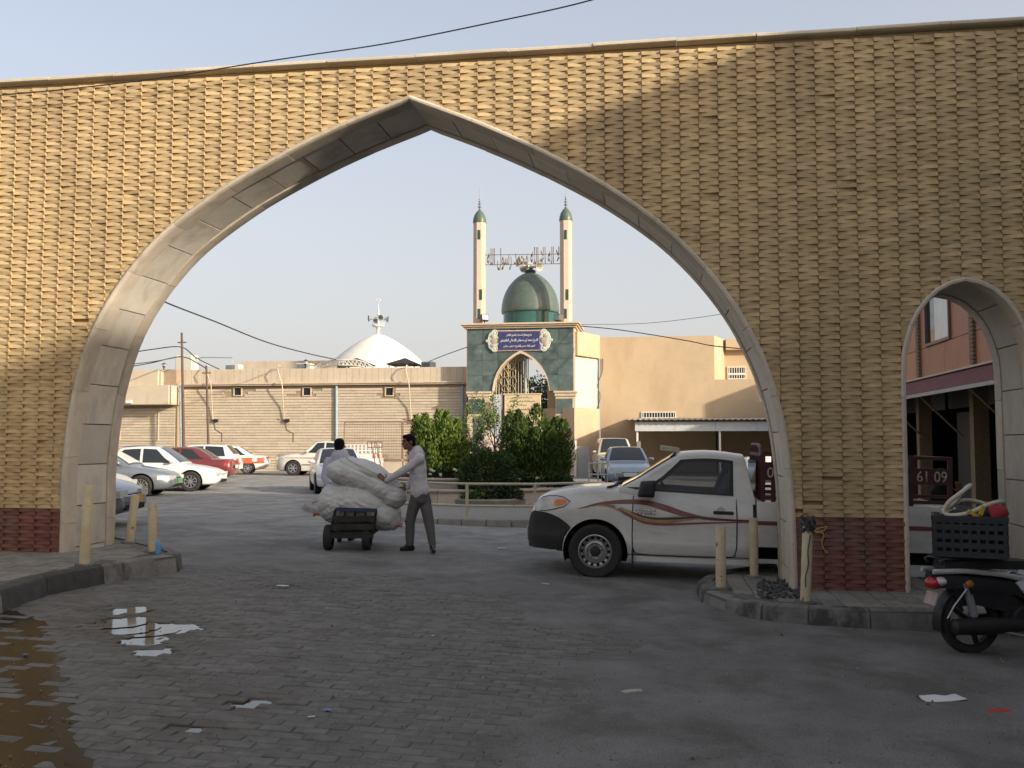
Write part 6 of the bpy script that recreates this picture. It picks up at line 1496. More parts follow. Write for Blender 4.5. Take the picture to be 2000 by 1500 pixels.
# ================================================================== PEOPLE, CART AND SACKS
SKIN = mat('skin', (.20, .105, .068), rough=.55, var=.12, scale=14, spec=.35); HAIR = mat('black_hair', (.007, .006, .006), rough=.8, spec=.15, var=.4, scale=40, bump=1, bscale=120); SHIRT = mat('lilac_shirt', (.56, .535, .55), rough=.9, var=.05, bump=.15); TROU = mat('grey_trousers', (.105, .10, .098), rough=.95, var=.12, bump=.2); SHOE = mat('black_shoe', (.012, .012, .012), rough=.45); DTROU = mat('dark_trousers', (.03, .028, .028), rough=.95, var=.15); BLK = mat('black_cloth', (.014, .014, .015), rough=.95, var=.2)
def frame(px0, py0, ground=True, z=None):
    p = G(px0, py0) if z is None else PZ(px0, py0, z); d = p - CAMP; f = -d.x * sin(TH) + d.y * cos(TH); s = FPX / f
    return p, s
def hand(q, w, d, side, spread=.013, curl=.25, n_up=Vector((0, 0, 1))):
    "palm and five fingers from wrist w along d; side is the direction of the thumb"
    d = Vector(d).normalized(); sd = Vector(side); sd = (sd - d * sd.dot(d)).normalized(); nn = d.cross(sd)
    q.cap(w, .026, w + d * .035, .027); 
    for k, (o_, l) in enumerate(((.027, .072), (.009, .082), (-.010, .076), (-.028, .060))):
        b = w + d * .075 + sd * o_; q.cap(w + d * .03 + sd * o_ * .7, .016, b, .0125, 8); m_ = b + d * l * .55 + sd * o_ * .25; q.cap(b, .0105, m_, .0095, 8); q.cap(m_, .0095, m_ + (d - nn * curl * 2).normalized() * l * .5, .008, 8)
    t0 = w + d * .025 + sd * .028; t1 = t0 + (d * .6 + sd * .9).normalized() * .042; q.cap(t0, .014, t1, .011, 8); q.cap(t1, .0105, t1 + (d * .9 + sd * .4).normalized() * .032, .0085, 8)
def person(name, label, root, J, face, skin=SKIN, shirt=SHIRT, trou=TROU, hair=HAIR, sc=1.0, hem=None, sleeve=1.0):
    o = thing(name, label, 'person', root, TH)
    V = {k: Vector(v) for k, v in J.items()}
    f = Vector(face).normalized(); up = (V['head'] - V['neck']).normalized(); up = (up + Vector((0, 0, 1))).normalized(); sd = f.cross(up).normalized(); up = sd.cross(f)
    H = V['head']; b = MB(); R3 = Matrix((sd, f, up)).transposed()
    b.ell(H + up * .025 - f * .012, (.073, .092, .088), 20, 14, R3); b.ell(H - up * .045 + f * .022, (.056, .066, .068), 16, 12, R3); b.ell(H - up * .088 + f * .055, (.03, .03, .022), 12, 8, R3)
    b.cap(H + f * .083 + up * .012, .011, H + f * .101 - up * .026, .014, 8); b.ell(H + f * .092 - up * .056, (.024, .012, .010), 10, 6, R3); b.ell(H + f * .078 + up * .035, (.045, .014, .010), 10, 6, R3)
    for s in (-1, 1): b.ell(H + sd * (.076 * s) - f * .008 - up * .008, (.012, .020, .031), 10, 8, R3); b.ell(H + sd * (.045 * s) + f * .06 - up * .025, (.022, .02, .02), 8, 6, R3)
    b.cap(V['neck'], .056, H - up * .05 - f * .01, .05)
    b.cap(V['neck'], .05, V['chest'], .10); b.cap(V['chest'], .10, V['pelvis'], .10)
    for s in 'LR':
        b.cap(V['neck'] * .4 + V['sh' + s] * .6, .045, V['sh' + s], .045); b.cap(V['sh' + s], .044, V['el' + s], .036); b.cap(V['el' + s], .037, V['wr' + s], .026)
        dd = (V['ha' + s] - V['wr' + s]); hand(b, V['wr' + s], dd, Vector(J.get('th' + s, (0, 0, 1))))
        b.cap(V['pelvis'], .08, V['hi' + s], .075); b.cap(V['hi' + s], .075, V['kn' + s], .05); b.cap(V['kn' + s], .05, V['an' + s], .036); b.cap(V['an' + s], .030, V['an' + s].lerp(V['to' + s], .5) + Vector((0, 0, .012)), .016)
    blob(b, 'body', skin, o, .0075, 3)
    # hair
    h = MB(); h.ell(H + up * .040 - f * .022, (.084, .097, .086), 20, 14, R3); h.ell(H - up * .02 - f * .055, (.070, .05, .065), 16, 10, R3); h.ell(H + up * .085 + f * .035, (.06, .055, .032), 14, 8, R3)
    me = h.mesh('hair'); me = evaluated(me, [('REMESH', dict(mode='VOXEL', voxel_size=.008)), ('SMOOTH', dict(iterations=3))])
    for v in me.vertices: v.co += v.normal * (.004 * noise.noise(v.co * 60))
    me.polygons.foreach_set('use_smooth', [True] * len(me.polygons)); link('hair', me, hair, o)
    # eyes and brows
    e = MB()
    for s in (-1, 1): e.ell(H + sd * (.031 * s) + f * .080 + up * .012, (.011, .006, .005), 8, 6, R3); e.ell(H + sd * (.031 * s) + f * .089 + up * .034, (.020, .006, .005), 8, 6, R3)
    e.build('eyes', hair, o)
    # shirt
    q = MB(); ax = (V['shL'] - V['shR']).normalized()
    fx = ax.cross(Vector((0, 0, 1))).normalized(); R2 = Matrix((ax, fx, Vector((0, 0, 1)))).transposed()
    for t, wx, wy in ((0, .165, .115), (.18, .185, .13), (.36, .18, .13), (.55, .165, .125), (.75, .16, .125), (.92, .172, .135)):
        c_ = V['neck'].lerp(V['hem'], t * .92 + .06); q.ell(c_, (wx * sc, wy * sc, .16), 20, 10, R2)
    for s in 'LR':
        q.cap(V['neck'] - Vector((0, 0, .03)), .06, V['sh' + s], .068 * sc); q.cap(V['sh' + s], .070 * sc, V['el' + s], .054 * sc); e_ = V['el' + s].lerp(V['wr' + s], sleeve * .97); q.cap(V['el' + s], .054 * sc, e_, .042 * sc)
    q.cap(V['neck'] - Vector((0, 0, .02)), .068, V['neck'] + (H - V['neck']) * .12, .060)
    blob(q, 'shirt', shirt, o, .011, 10, (.009, 7.0, (1, 1, .5)))
    q = MB(); q.ell(V['pelvis'], (.155 * sc, .118 * sc, .115), 20, 10, R2); q.ell(V['pelvis'] - Vector((0, 0, .07)), (.15 * sc, .125 * sc, .10), 20, 10, R2)
    for s in 'LR': q.cap(V['hi' + s], .094 * sc, V['kn' + s], .072 * sc); q.cap(V['kn' + s], .072 * sc, V['an' + s] + Vector((0, 0, .02)), .058 * sc)
    blob(q, 'trousers', trou, o, .011, 5, (.009, 6.0, (1, 1, .5)))
    for s in 'LR':
        q = MB(); a, t = V['an' + s], V['to' + s]; d = (t - a); d.z = 0; d.normalize(); q.cap(a + Vector((0, 0, .0)) - d * .01, .048, Vector((a.x, a.y, .06)) + d * .04, .042); q.cap(a - Vector((0, 0, .02)) - d * .02, .044, Vector((a.x, a.y, .035)) - d * .04, .038); q.cap(Vector((a.x, a.y, .034)) - d * .035, .035, Vector((t.x, t.y, .030)), .033); q.cap(Vector((a.x, a.y, .06)), .04, Vector((t.x, t.y, .032)) - d * .03, .032)
        blob(q, 'shoe', SHOE, o, .009, 4)
    return o
root, S = frame(820, 1076); A = lambda px, py, y=0: ((px - 820) / S, y, (1076 - py) / S)
person('person', 'man in pale shirt and grey trousers steadying the sacks with an outstretched arm', root,
       dict(head=A(797, 866, -.04), neck=A(812, 889, 0), chest=A(817, 910, 0), pelvis=A(820, 968, 0), hem=A(819, 966, 0),
            shL=A(822, 897, -.15), elL=A(788, 922, -.20), wrL=A(757, 940, -.16), haL=A(741, 929, -.15), thL=(0, .3, .9), shR=A(810, 897, .15), elR=A(806, 930, .22), wrR=A(793, 955, .10), haR=A(783, 957, .04), thR=(0, 0, 1),
            hiL=A(813, 972, -.02), knL=A(801, 1016, .0), anL=A(800, 1064, .02), toL=A(785, 1073, .0), hiR=A(827, 972, .02), knR=A(837, 1014, -.06), anR=A(846, 1062, -.14), toR=A(850, 1073, -.29)),
       (-.82, -.55, -.04), sc=.98)
root2, S2 = frame(670, 1058); B = lambda px, py, y=0: ((px - 670) / S2, y, (1058 - py) / S2)
person('person', 'boy in pale shirt walking ahead of the cart with his back to the viewer', root2,
       dict(head=B(661, 873, .02), neck=B(662, 893, 0), chest=B(665, 915, 0), pelvis=B(670, 962, -.03), hem=B(668, 960, -.02),
            shL=B(639, 903, 0), elL=B(634, 932, -.05), wrL=B(645, 958, -.12), haL=B(650, 968, -.2), thL=(1, 0, 0), shR=B(687, 901, 0), elR=B(697, 930, -.05), wrR=B(692, 957, -.12), haR=B(690, 967, -.2), thR=(-1, 0, 0),
            hiL=B(663, 968, -.02), knL=B(662, 1010, .04), anL=B(663, 1050, -.02), toL=B(660, 1056, .14), hiR=B(677, 968, -.02), knR=B(679, 1010, .1), anR=B(681, 1046, .16), toR=B(684, 1054, .32)),
       (.1, 1, .0), shirt=mat('lilac_shirt_bright', (.52, .50, .60), rough=.9, var=.05), trou=DTROU, sc=.92)
root3, S3 = frame(1845, 1092, z=.06); C3 = lambda px, py, y=0: ((px - 1845) / S3, y, (1092 - py) / S3)
person('person', 'child in black clothes standing behind the crate of the motorbike', root3,
       dict(head=C3(1845, 934, 0), neck=C3(1846, 954, 0), chest=C3(1847, 972, 0), pelvis=C3(1848, 1018, 0), hem=C3(1848, 1014, 0), shL=C3(1829, 962, 0), elL=C3(1823, 986, -.02), wrL=C3(1830, 1008, -.06), haL=C3(1834, 1018, -.1), shR=C3(1864, 962, 0), elR=C3(1874, 980, -.05), wrR=C3(1867, 962, -.15), haR=C3(1864, 950, -.18), thR=(-1, 0, 0),
            hiL=C3(1841, 1026, 0), knL=C3(1841, 1056, -.02), anL=C3(1841, 1084, 0), toL=C3(1838, 1090, -.12), hiR=C3(1855, 1026, 0), knR=C3(1856, 1056, -.02), anR=C3(1856, 1084, 0), toR=C3(1860, 1090, -.12)), (.3, -1, -.1), shirt=BLK, trou=BLK, sc=.76)
# handcart
rc_, SC_ = frame(676, 1076); K = lambda px, py, y=0: ((px - 676) / SC_, y, (1076 - py) / SC_)
CARTM = mat('cart_steel', (.028, .027, .028), rough=.6, metal=.3, var=.3); CARTB = mat('cart_board', (.045, .04, .035), rough=.8, var=.4, scale=8); CARTBL = mat('cart_blue', (.03, .045, .075), rough=.5, var=.2)
ct = thing('handcart', 'dark two-wheeled handcart carrying two white sacks', 'handcart', rc_, TH)
for px in (639, 714):
    q = MB(); x = K(px, 1076)[0]; q.lathe([(.10, -.05), (.17, -.055), (.185, -.035), (.185, .035), (.17, .055), (.10, .05)], 28, axis='X', caps=False); w_ = q.build('wheel', RUBBER, ct, smooth=40); w_.location = (x, .12, .185)
    q = MB(); q.lathe([(.10, -.03), (.09, -.01), (.03, -.04), (.03, .04), (.09, .01), (.10, .03)], 20, axis='X'); q.build('hub', STEEL, w_, smooth=40)
xl, xr = K(646, 0)[0], K(729, 0)[0]; zt_ = K(0, 996)[2]; zb_ = K(0, 1040)[2]
q = MB(); q.tube([(K(639, 0)[0], .12, .185), (K(714, 0)[0], .12, .185)], .015, 8); q.build('axle', CARTM, ct)
q = MB(); q.bb(xl, xr, 0, 1.25, zb_ - .03, zb_); q.build('platform', CARTB, ct)
q = MB(); q.box(((K(657, 0)[0] + K(737, 0)[0]) / 2, -.10, zt_), (.60, .04, .055), ry=.03); q.build('top_bar', CARTBL, ct, bevel=.006)
tl = [(K(657, 0)[0], -.10, zt_), (K(735, 0)[0], -.10, zt_ - .01)]; bl = [(xl, -.01, zb_), (xr, -.01, zb_)]
for i in range(5):
    t = i / 4; a = Vector(bl[0]).lerp(Vector(bl[1]), t); b_ = Vector(tl[0]).lerp(Vector(tl[1]), t); q = MB(); q.tube([a, b_], .022 if i in (0, 4) else .016, 6); q.build('tail_upright', CARTM, ct)
for t in (.25, .62): q = MB(); a = Vector(bl[0]).lerp(Vector(tl[0]), t); b_ = Vector(bl[1]).lerp(Vector(tl[1]), t); q.box((a + b_) / 2 + Vector((0, -.015, 0)), ((b_ - a).length, .02, .08), rx=.2); q.build('tail_board', CARTB, ct)
q = MB(); q.box(((xl + xr) / 2, -.02, zb_ - .05), (xr - xl, .05, .07)); q.build('rear_beam', CARTM, ct)
for x in (xl + .05, xr - .05): q = MB(); q.tube([(x, 0, zb_ - .05), (x, 1.2, zb_ - .03), (x, 1.75, zb_ + .25)], .02, 8); q.build('shaft', CARTM, ct, smooth=60)
# sacks
def sack_mat(name, stripes):
    m = mat(name, (.56, .56, .55), rough=.7, var=.07, scale=5, bump=.3, bscale=90, spec=.3); n = m.node_tree.nodes; Lk = m.node_tree.links; b = n['Principled BSDF']
    tc = n.new('ShaderNodeTexCoord'); dp = n.new('ShaderNodeVectorMath'); dp.operation = 'DOT_PRODUCT'; dp.inputs[1].default_value = stripes[0]; Lk.new(tc.outputs['Object'], dp.inputs[0])
    cr = n.new('ShaderNodeValToRGB'); cr.color_ramp.interpolation = 'CONSTANT'; mr = n.new('ShaderNodeMapRange'); mr.inputs['From Min'].default_value = stripes[1]; mr.inputs['From Max'].default_value = stripes[2]; Lk.new(dp.outputs['Value'], mr.inputs['Value']); Lk.new(mr.outputs[0], cr.inputs[0])
    el = cr.color_ramp.elements; el[0].position = 0; el[0].color = (1, 1, 1, 1); el[1].position = .33; el[1].color = (.72, .45, .45, 1)
    for p_, c_ in ((.37, (.80, .93, .84, 1)), (.63, (.72, .45, .45, 1)), (.70, (1, 1, 1, 1))): e = el.new(p_); e.color = c_
    mx = n.new('ShaderNodeMix'); mx.data_type = 'RGBA'; mx.blend_type = 'MULTIPLY'; mx.inputs['Factor'].default_value = 1; src = b.inputs['Base Color'].links[0].from_socket
    Lk.new(src, mx.inputs['A']); Lk.new(cr.outputs[0], mx.inputs['B']); Lk.new(mx.outputs['Result'], b.inputs['Base Color']); return m
def folds(me, amp, seeds, dirs):
    nr = [v.normal.copy() for v in me.vertices]
    for v, n_ in zip(me.vertices, nr):
        p = v.co; k = 0
        for sd_, (d, sc2, a) in enumerate(dirs):
            q_ = Vector((p.dot(Vector(d[0])) * sc2[0], p.dot(Vector(d[1])) * sc2[1], sd_ * 7 + seeds)); k += a * (1 - 2.2 * abs(noise.noise(q_)))
        v.co += n_ * (amp * k)
def sack(name, label, prims, m, seed, dirs):
    q = MB()
    for c_, r_, rot in prims: q.ell(c_, r_, 20, 12, Matrix.Rotation(rot, 3, 'Y'))
    me = q.mesh(name); me = evaluated(me, [('REMESH', dict(mode='VOXEL', voxel_size=.013)), ('SMOOTH', dict(iterations=16, factor=.5))]); folds(me, .012, seed, dirs)
    me.polygons.foreach_set('use_smooth', [True] * len(me.polygons)); me.update(); o = link(name, me, m); o.location = rc_; o.rotation_euler.z = TH; return o
D1 = [(((1, 0, .3), (0, 1, 1)), (3, 9), 1.0), (((.3, 0, 1), (1, .5, 0)), (14, 4), .6), (((1, 0, 1), (0, 1, 0)), (26, 9), .35), (((-.6, 0, 1), (1, 0, .3)), (17, 3), .5)]
s1 = sack('white_sack', 'bulging white woven sack lying directly on the cart', [(K(690, 988, .55), (.56, .60, .33), .12), (K(650, 988, .45), (.30, .44, .30), .0), (K(738, 1010, .5), (.26, .46, .23), .30), (K(757, 1025, .45), (.11, .24, .11), .5)], sack_mat('sack_white', ((0, 0, 1), -5, -4)), 3, D1); tag(s1, s1['label'] if 'label' in s1 else 'bulging white woven sack lying directly on the cart', 'sack', 'sacks on the handcart')
s2 = sack('white_sack', 'x', [(K(690, 934, .5), (.42, .48, .22), .42), (K(658, 926, .5), (.24, .42, .17), .15), (K(735, 955, .45), (.34, .42, .20), .55), (K(758, 971, .42), (.21, .34, .17), .62), (K(712, 926, .5), (.36, .42, .13), .45)], sack_mat('sack_striped', ((.42, 0, .91), K(0, 928)[2] * .91 + .04, K(0, 928)[2] * .91 + .24)), 8, D1)
tag(s2, 'upper white woven sack with pale green stripe sagging over the lower one', 'sack', 'sacks on the handcart')
for px, py, dx in ((610, 1012, -1), (770, 1034, 1)):
    q = MB(); q.lathe([(.012, 0), (.022, .02), (.018, .05), (.04, .10), (.03, .11), (.01, .105)], 10); e_ = q.build('tied_corner', mat('sack_tie', (.55, .20, .16), rough=.8), s1, smooth=50); e_.location = K(px - 6 * dx, py - 3, .35); e_.rotation_euler = (.2, 1.5 * dx, 0)

# ================================================================== MOTORBIKE
rb_, SB = frame(1895, 1276); Q = lambda px, py, y=0: ((px - 1895) / SB, y, (1276 - py) / SB)
mbk = thing('motorbike', 'dark step-through motorbike with white leg shield at the right kerb', 'motorbike', rb_, TH + radians(8))
MBL = mat('bike_black', (.013, .013, .014), rough=.45, var=.3, spec=.4); MWH = mat('bike_white', (.52, .55, .56), rough=.4, var=.08)
def bike_wheel(x, nm='wheel'):
    q = MB(); q.lathe([(.20, -.035), (.225, -.045), (.255, -.04), (.268, -.02), (.268, .02), (.255, .04), (.225, .045), (.20, .035)], 40, axis='Y', caps=False); w = q.build(nm, RUBBER, mbk, smooth=40); w.location = (x, 0, .268)
    q = MB(); q.lathe([(.20, -.03), (.19, -.025), (.19, .025), (.20, .03)], 40, axis='Y', caps=False)
    for k in range(5): a = k * 2 * pi / 5; q.box((cos(a) * .12, 0, sin(a) * .12), (.16, .03, .035), ry=-a)
    q.lathe([(.055, -.05), (.055, .05)], 16, axis='Y'); q.build('rim', MBL, w, smooth=40); return w
bike_wheel(0); bike_wheel(1.22)
q = MB(); q.loft([[(x, y * w, z + dz) for y, dz in ((-1, -.10), (-1, 0), (-.6, .04), (.6, .04), (1, 0), (1, -.10))] for x, w, z in ((-.36, .05, .66), (-.2, .09, .66), (.1, .12, .63), (.35, .13, .60), (.55, .11, .50), (.8, .09, .40))]); q.build('tail_body', MBL, mbk, smooth=50)
q = MB(); q.loft([[(x, y * w, z + dz) for y, dz in ((-1, -.16), (-1, 0), (1, 0), (1, -.16))] for x, w, z in ((-.16, .07, .56), (.0, .09, .58), (.25, .11, .52), (.45, .1, .42))]); q.build('side_cover', MBL, mbk, smooth=50)
for sg in (-1, 1): q = MB(); q.tube([(-.37, sg * .085, .70), (-.1, sg * .115, .705), (.2, sg * .125, .675), (.42, sg * .13, .635)], .016, 8, flat=1.4); q.build('chrome_trim', mat('trim_pale', (.50, .50, .49), rough=.35, metal=.3), mbk, smooth=60)
q = MB(); q.loft([[(x, y * w, z + dz) for y, dz in ((-1, -.03), (-.9, .04), (0, .055), (.9, .04), (1, -.03))] for x, w, z in ((-.26, .09, .75), (-.1, .12, .755), (.2, .13, .745), (.45, .12, .735), (.6, .07, .71))]); q.build('seat', MBL, mbk, smooth=60)
q = MB(); q.tube([(-.30, -.11, .76), (-.32, -.11, .79), (-.28, -.11, .805), (.15, -.12, .80)], .014, 6); q.tube([(-.30, .11, .76), (-.32, .11, .79), (-.28, .11, .805), (.15, .12, .80)], .014, 6); q.tube([(-.29, -.11, .805), (-.29, .11, .805)], .012, 6); q.build('luggage_rack', MBL, mbk, smooth=60)
q = MB(); q.ell((-.33, -.02, .60), (.075, .075, .055), 14, 10); q.build('tail_light', REDL, mbk, smooth=60)
q = MB(); q.ell((-.29, -.03, .615), (.06, .085, .045), 14, 10); q.build('tail_lamp_shell', LENS, mbk, smooth=60)
for sg in (-1, 1): q = MB(); q.ell((-.08, sg * .14, .60), (.038, .03, .034), 12, 8); q.build('indicator', mat('dull_amber', (.35, .12, .02), rough=.3), mbk, smooth=60)
q = MB(); q.box((-.34, 0, .47), (.012, .16, .11), ry=.35); q.build('number_plate', mat('bike_plate', (.38, .30, .28), rough=.6, var=.3, scale=12), mbk)
q = MB(); q.loft([[(.30 * cos(a) * 1.0, y, .268 + .315 * sin(a)) for y in (-.06, 0, .06)] + [(.285 * cos(a), y, .268 + .30 * sin(a)) for y in (.06, 0, -.06)] for a in [radians(d) for d in range(50, 196, 12)]]); q.build('mudguard', MBL, mbk, smooth=60)
for sg in (-1, 1): q = MB(); q.tube([(0, sg * .10, .27), (-.10, sg * .11, .60)], .02, 8); q.tube([(-.02, sg * .10, .33), (-.07, sg * .11, .50)], .034, 10); q.build('shock_absorber', METALG, mbk, smooth=60)
q = MB(); q.tube([(-.10, -.13, .56), (-.22, -.13, .42), (-.28, -.13, .32)], .008, 6); q.build('stay_rod', STEEL, mbk)
q = MB(); q.lathe([(.03, -.42), (.065, -.40), (.075, -.1), (.06, .15), (.03, .3)], 16, axis='X', c=(.18, -.13, .25)); q.build('exhaust', mat('exhaust_dark', (.035, .033, .032), rough=.5, metal=.5), mbk, smooth=50)
q = MB(); q.box((.42, 0, .30), (.34, .22, .22)); q.lathe([(.11, -.14), (.11, .14)], 20, c=(.42, 0, .30), axis='Y'); q.build('engine', MBL, mbk, bevel=.02)
q = MB(); q.tube([(.0, .12, .27), (.42, .12, .28)], .035, 8); q.build('chain_case', MBL, mbk, smooth=60)
q = MB(); q.tube([(.15, -.16, .22), (.4, -.18, .16), (.62, -.18, .18)], .014, 6); q.build('foot_peg_bar', STEEL, mbk, smooth=60)
q = MB(); rows = []
for z, x in ((.22, .62), (.36, .66), (.50, .70), (.64, .72), (.76, .80), (.90, .86)): rows.append([(x + .10 * (abs(y) ** 1.5) * -1.0, y * .22, z) for y in (-1, -.7, -.35, 0, .35, .7, 1)])
q.grid(rows); q.grid([[(a + .012, b, c) for a, b, c in reversed(w)] for w in rows]); q.build('leg_shield', MWH, mbk, smooth=60)
q = MB(); rows = [[(x, sg_ * .135, z) for x, z in ((.30, .62), (.44, .66), (.60, .62))] for sg_ in (-1,)]
q.prism([(.34, .60), (.50, .66), (.66, .60), (.70, .42), (.58, .36), (.46, .46)], -.15, -.125); q.prism([(.34, .60), (.50, .66), (.66, .60), (.70, .42), (.58, .36), (.46, .46)], .125, .15); q.build('white_side_panel', MWH, mbk)
q = MB(); q.tube([(1.22, -.07, .27), (.98, -.06, .85), (.92, 0, .98)], .022, 8); q.tube([(1.22, .07, .27), (.98, .06, .85), (.92, 0, .98)], .022, 8); q.build('front_fork', STEEL, mbk, smooth=60)
q = MB(); q.tube([(.78, -.33, 1.02), (.88, -.2, 1.06), (.92, 0, 1.0), (.88, .2, 1.06), (.78, .33, 1.02)], .014, 8); q.build('handlebar', MBL, mbk, smooth=60)
q = MB(); q.ell((.98, 0, .93), (.09, .11, .09)); q.build('headlight', LENS, mbk, smooth=60)
# crate with its load
cr_ = thing('plastic_crate', 'dark grey slatted plastic crate strapped on the motorbike seat', 'crate', Vector(rb_) + Matrix.Rotation(TH, 3, 'Z') @ Vector(Q(1897, 1088, -.02)), TH + radians(-24))
CRM = mat('crate_grey', (.024, .028, .030), rough=.65, var=.2); cw, cd, chh = .56, .42, .33
for sg in (-1, 1):
    q = MB(); y = sg * cd / 2
    for z in (.0, .075, .15, .225, .285): q.bb(-cw / 2, cw / 2, y - .008, y + .008, z, z + (.045 if z < .28 else .05))
    for k in range(9): x = lerp(-cw / 2 + .02, cw / 2 - .02, k / 8); q.bb(x - .012, x + .012, y - .006, y + .006, 0, chh)
    q.build('long_side', CRM, cr_)
    q = MB(); x = sg * cw / 2
    for z in (.0, .075, .15, .225, .285): q.bb(x - .008, x + .008, -cd / 2, cd / 2, z + .001, z + (.044 if z < .28 else .049))
    for k in range(7): y2 = lerp(-cd / 2 + .02, cd / 2 - .02, k / 6); q.bb(x - .006, x + .006, y2 - .012, y2 + .012, 0, chh)
    q.build('short_side', CRM, cr_)
q = MB(); q.bb(-cw / 2, cw / 2, -cd / 2, cd / 2, -.004, .012); q.build('floor', CRM, cr_)
q = MB(); q.bb(-cw / 2 - .012, cw / 2 + .012, -cd / 2 - .012, -cd / 2 + .012, chh - .025, chh + .01); q.bb(-cw / 2 - .012, cw / 2 + .012, cd / 2 - .012, cd / 2 + .012, chh - .025, chh + .01); q.bb(-cw / 2 - .012, -cw / 2 + .012, -cd / 2 + .012, cd / 2 - .012, chh - .025, chh + .01); q.bb(cw / 2 - .012, cw / 2 + .012, -cd / 2 + .012, cd / 2 - .012, chh - .025, chh + .01); q.build('rim', CRM, cr_)
base = cr_.location.copy()
def on_bike(mbx, name, m, label, cat): o = mbx.build(name, m, smooth=60); o.location = rb_; o.rotation_euler.z = TH; return tag(o, label, cat)
q = MB(); hp_ = [Q(*p) for p in ((1843, 1000, -.1), (1850, 985, -.12), (1875, 968, -.1), (1905, 955, .0), (1908, 960, .1), (1895, 975, .1), (1870, 990, .0), (1848, 1003, -.05), (1850, 1010, -.14), (1880, 1005, -.18), (1920, 990, -.15), (1955, 985, -.08), (1970, 995, .02), (1968, 1004, .1), (1940, 990, .14), (1900, 985, .1), (1862, 998, .02), (1845, 1006, -.02))]
q.tube(smoothtab(hp_, 7), .019, 10); on_bike(q, 'hose_coil', mat('cream_hose', (.50, .45, .35), rough=.6, var=.15), 'loosely coiled cream hose lying on the crate', 'hose')
q = MB(); q.T = Matrix.Translation(Q(1945, 1006, -.12)) @ Matrix.Rotation(radians(70), 4, 'Y') @ Matrix.Rotation(.4, 4, 'X'); q.lathe([(.12, -.07), (.125, -.06), (.05, .05), (.03, .07), (.02, .07)], 18); q.T = None
on_bike(q, 'red_funnel', mat('red_funnel', (.32, .03, .035), rough=.45), 'red plastic funnel on the right corner of the crate', 'funnel')
q = MB(); q.box(Q(1890, 1009, -.2), (.14, .02, .03), ry=.6); q.box(Q(1903, 1000, -.2), (.03, .02, .08), ry=.4); on_bike(q, 'yellow_tool', mat('yellow_tool', (.50, .36, .03), rough=.5), 'yellow tool handle sticking out of the crate', 'tool')
q = MB()
r = random.Random(9)
for k in range(9): q.ell(Q(1840 + r.random() * 110, 1012 + r.random() * 10, r.uniform(-.12, .12)), (r.uniform(.05, .10), r.uniform(.05, .08), r.uniform(.03, .06)), 10, 7)
on_bike(q, 'dark_bundle', mat('dark_cloth', (.03, .035, .035), rough=.95, var=.3), 'dark crumpled cloth filling the crate', 'cloth')

# ================================================================== POLES, FENCES, CABLES
POLE = mat('rusty_pole', (.11, .075, .06), rough=.8, var=.25)
for (x0, y0, x1, y1, v, lab, rr) in ((355, 650, 359, 872, 38.0, 'tall thin steel utility pole with wires', .085), (403, 714, 407, 872, 38.2, 'shorter brown steel pole in front of the court wall', .075)):
    a, b = P(x1, y1, v), P(x0, y0, v); b0 = a + (a - b) * (a.z / (b.z - a.z)); o = thing('utility_pole', lab, 'pole', b0, 0, 'steel poles by the court wall'); q = MB(); q.tube([(0, 0, 0), b - b0], [rr, rr * .7], 10); q.build('mast', POLE, o, smooth=60)
    q = MB(); q.box((b - b0) * .93, (.5, .06, .06)); q.build('crossarm', POLE, o)
CABLE = mat('black_cable', (.025, .025, .027), rough=.6, var=.1)
def cable(pts, r, label, sag=0, n=24):
    W_ = [P(*p) for p in pts]; out = []
    q = MB(); W2 = smoothtab([tuple(p) for p in W_], 10); q.tube(W2, r, 6, caps=True); o = q.build('overhead_cable', CABLE, smooth=60); return tag(o, label, 'cable')
cable([(1330, -60, -1.2), (1155, 0, -1.0), (960, 44, -.7), (760, 84, -.4), (600, 108, -.3), (480, 126, -.22), (330, 150, -.22), (160, 171, -.2), (0, 186, -.18), (-200, 205, -.18)], .0075, 'thin black cable slanting over the gate top')
cable([(300, 574, 20), (325, 591, 22), (420, 628, 28), (520, 668, 34), (600, 690, 39), (655, 702, 44)], .03, 'black cable drooping from the left arch to the truss arch')
cable([(1135, 637, 38.9), (1200, 643, 38), (1280, 655, 36), (1350, 667, 34), (1405, 677, 32), (1560, 690, 28)], .026, 'black cable running from portal cornice towards the right')
cable([(838, 706, 46), (870, 693, 42), (912, 678, 38.9)], .022, 'short wire rising to the left edge of the portal')
cable([(1130, 634, 38.9), (1250, 632, 36), (1350, 622, 32), (1440, 608, 28), (1560, 585, 24)], .012, 'faint thin wire over the ochre building, upper one')
cable([(250, 690, 38), (300, 682, 38), (354, 678, 38), (385, 700, 40), (430, 722, 41)], .03, 'wire crossing the tall pole top and dropping behind the parapet')
cable([(235, 719, 36), (290, 710, 37), (354, 697, 38), (390, 712, 40), (405, 722, 41)], .03, 'lower wire from the left to the tall pole')
cable([(235, 714, 36), (300, 706, 37), (354, 696, 38)], .025, 'middle wire from the left to the tall pole')
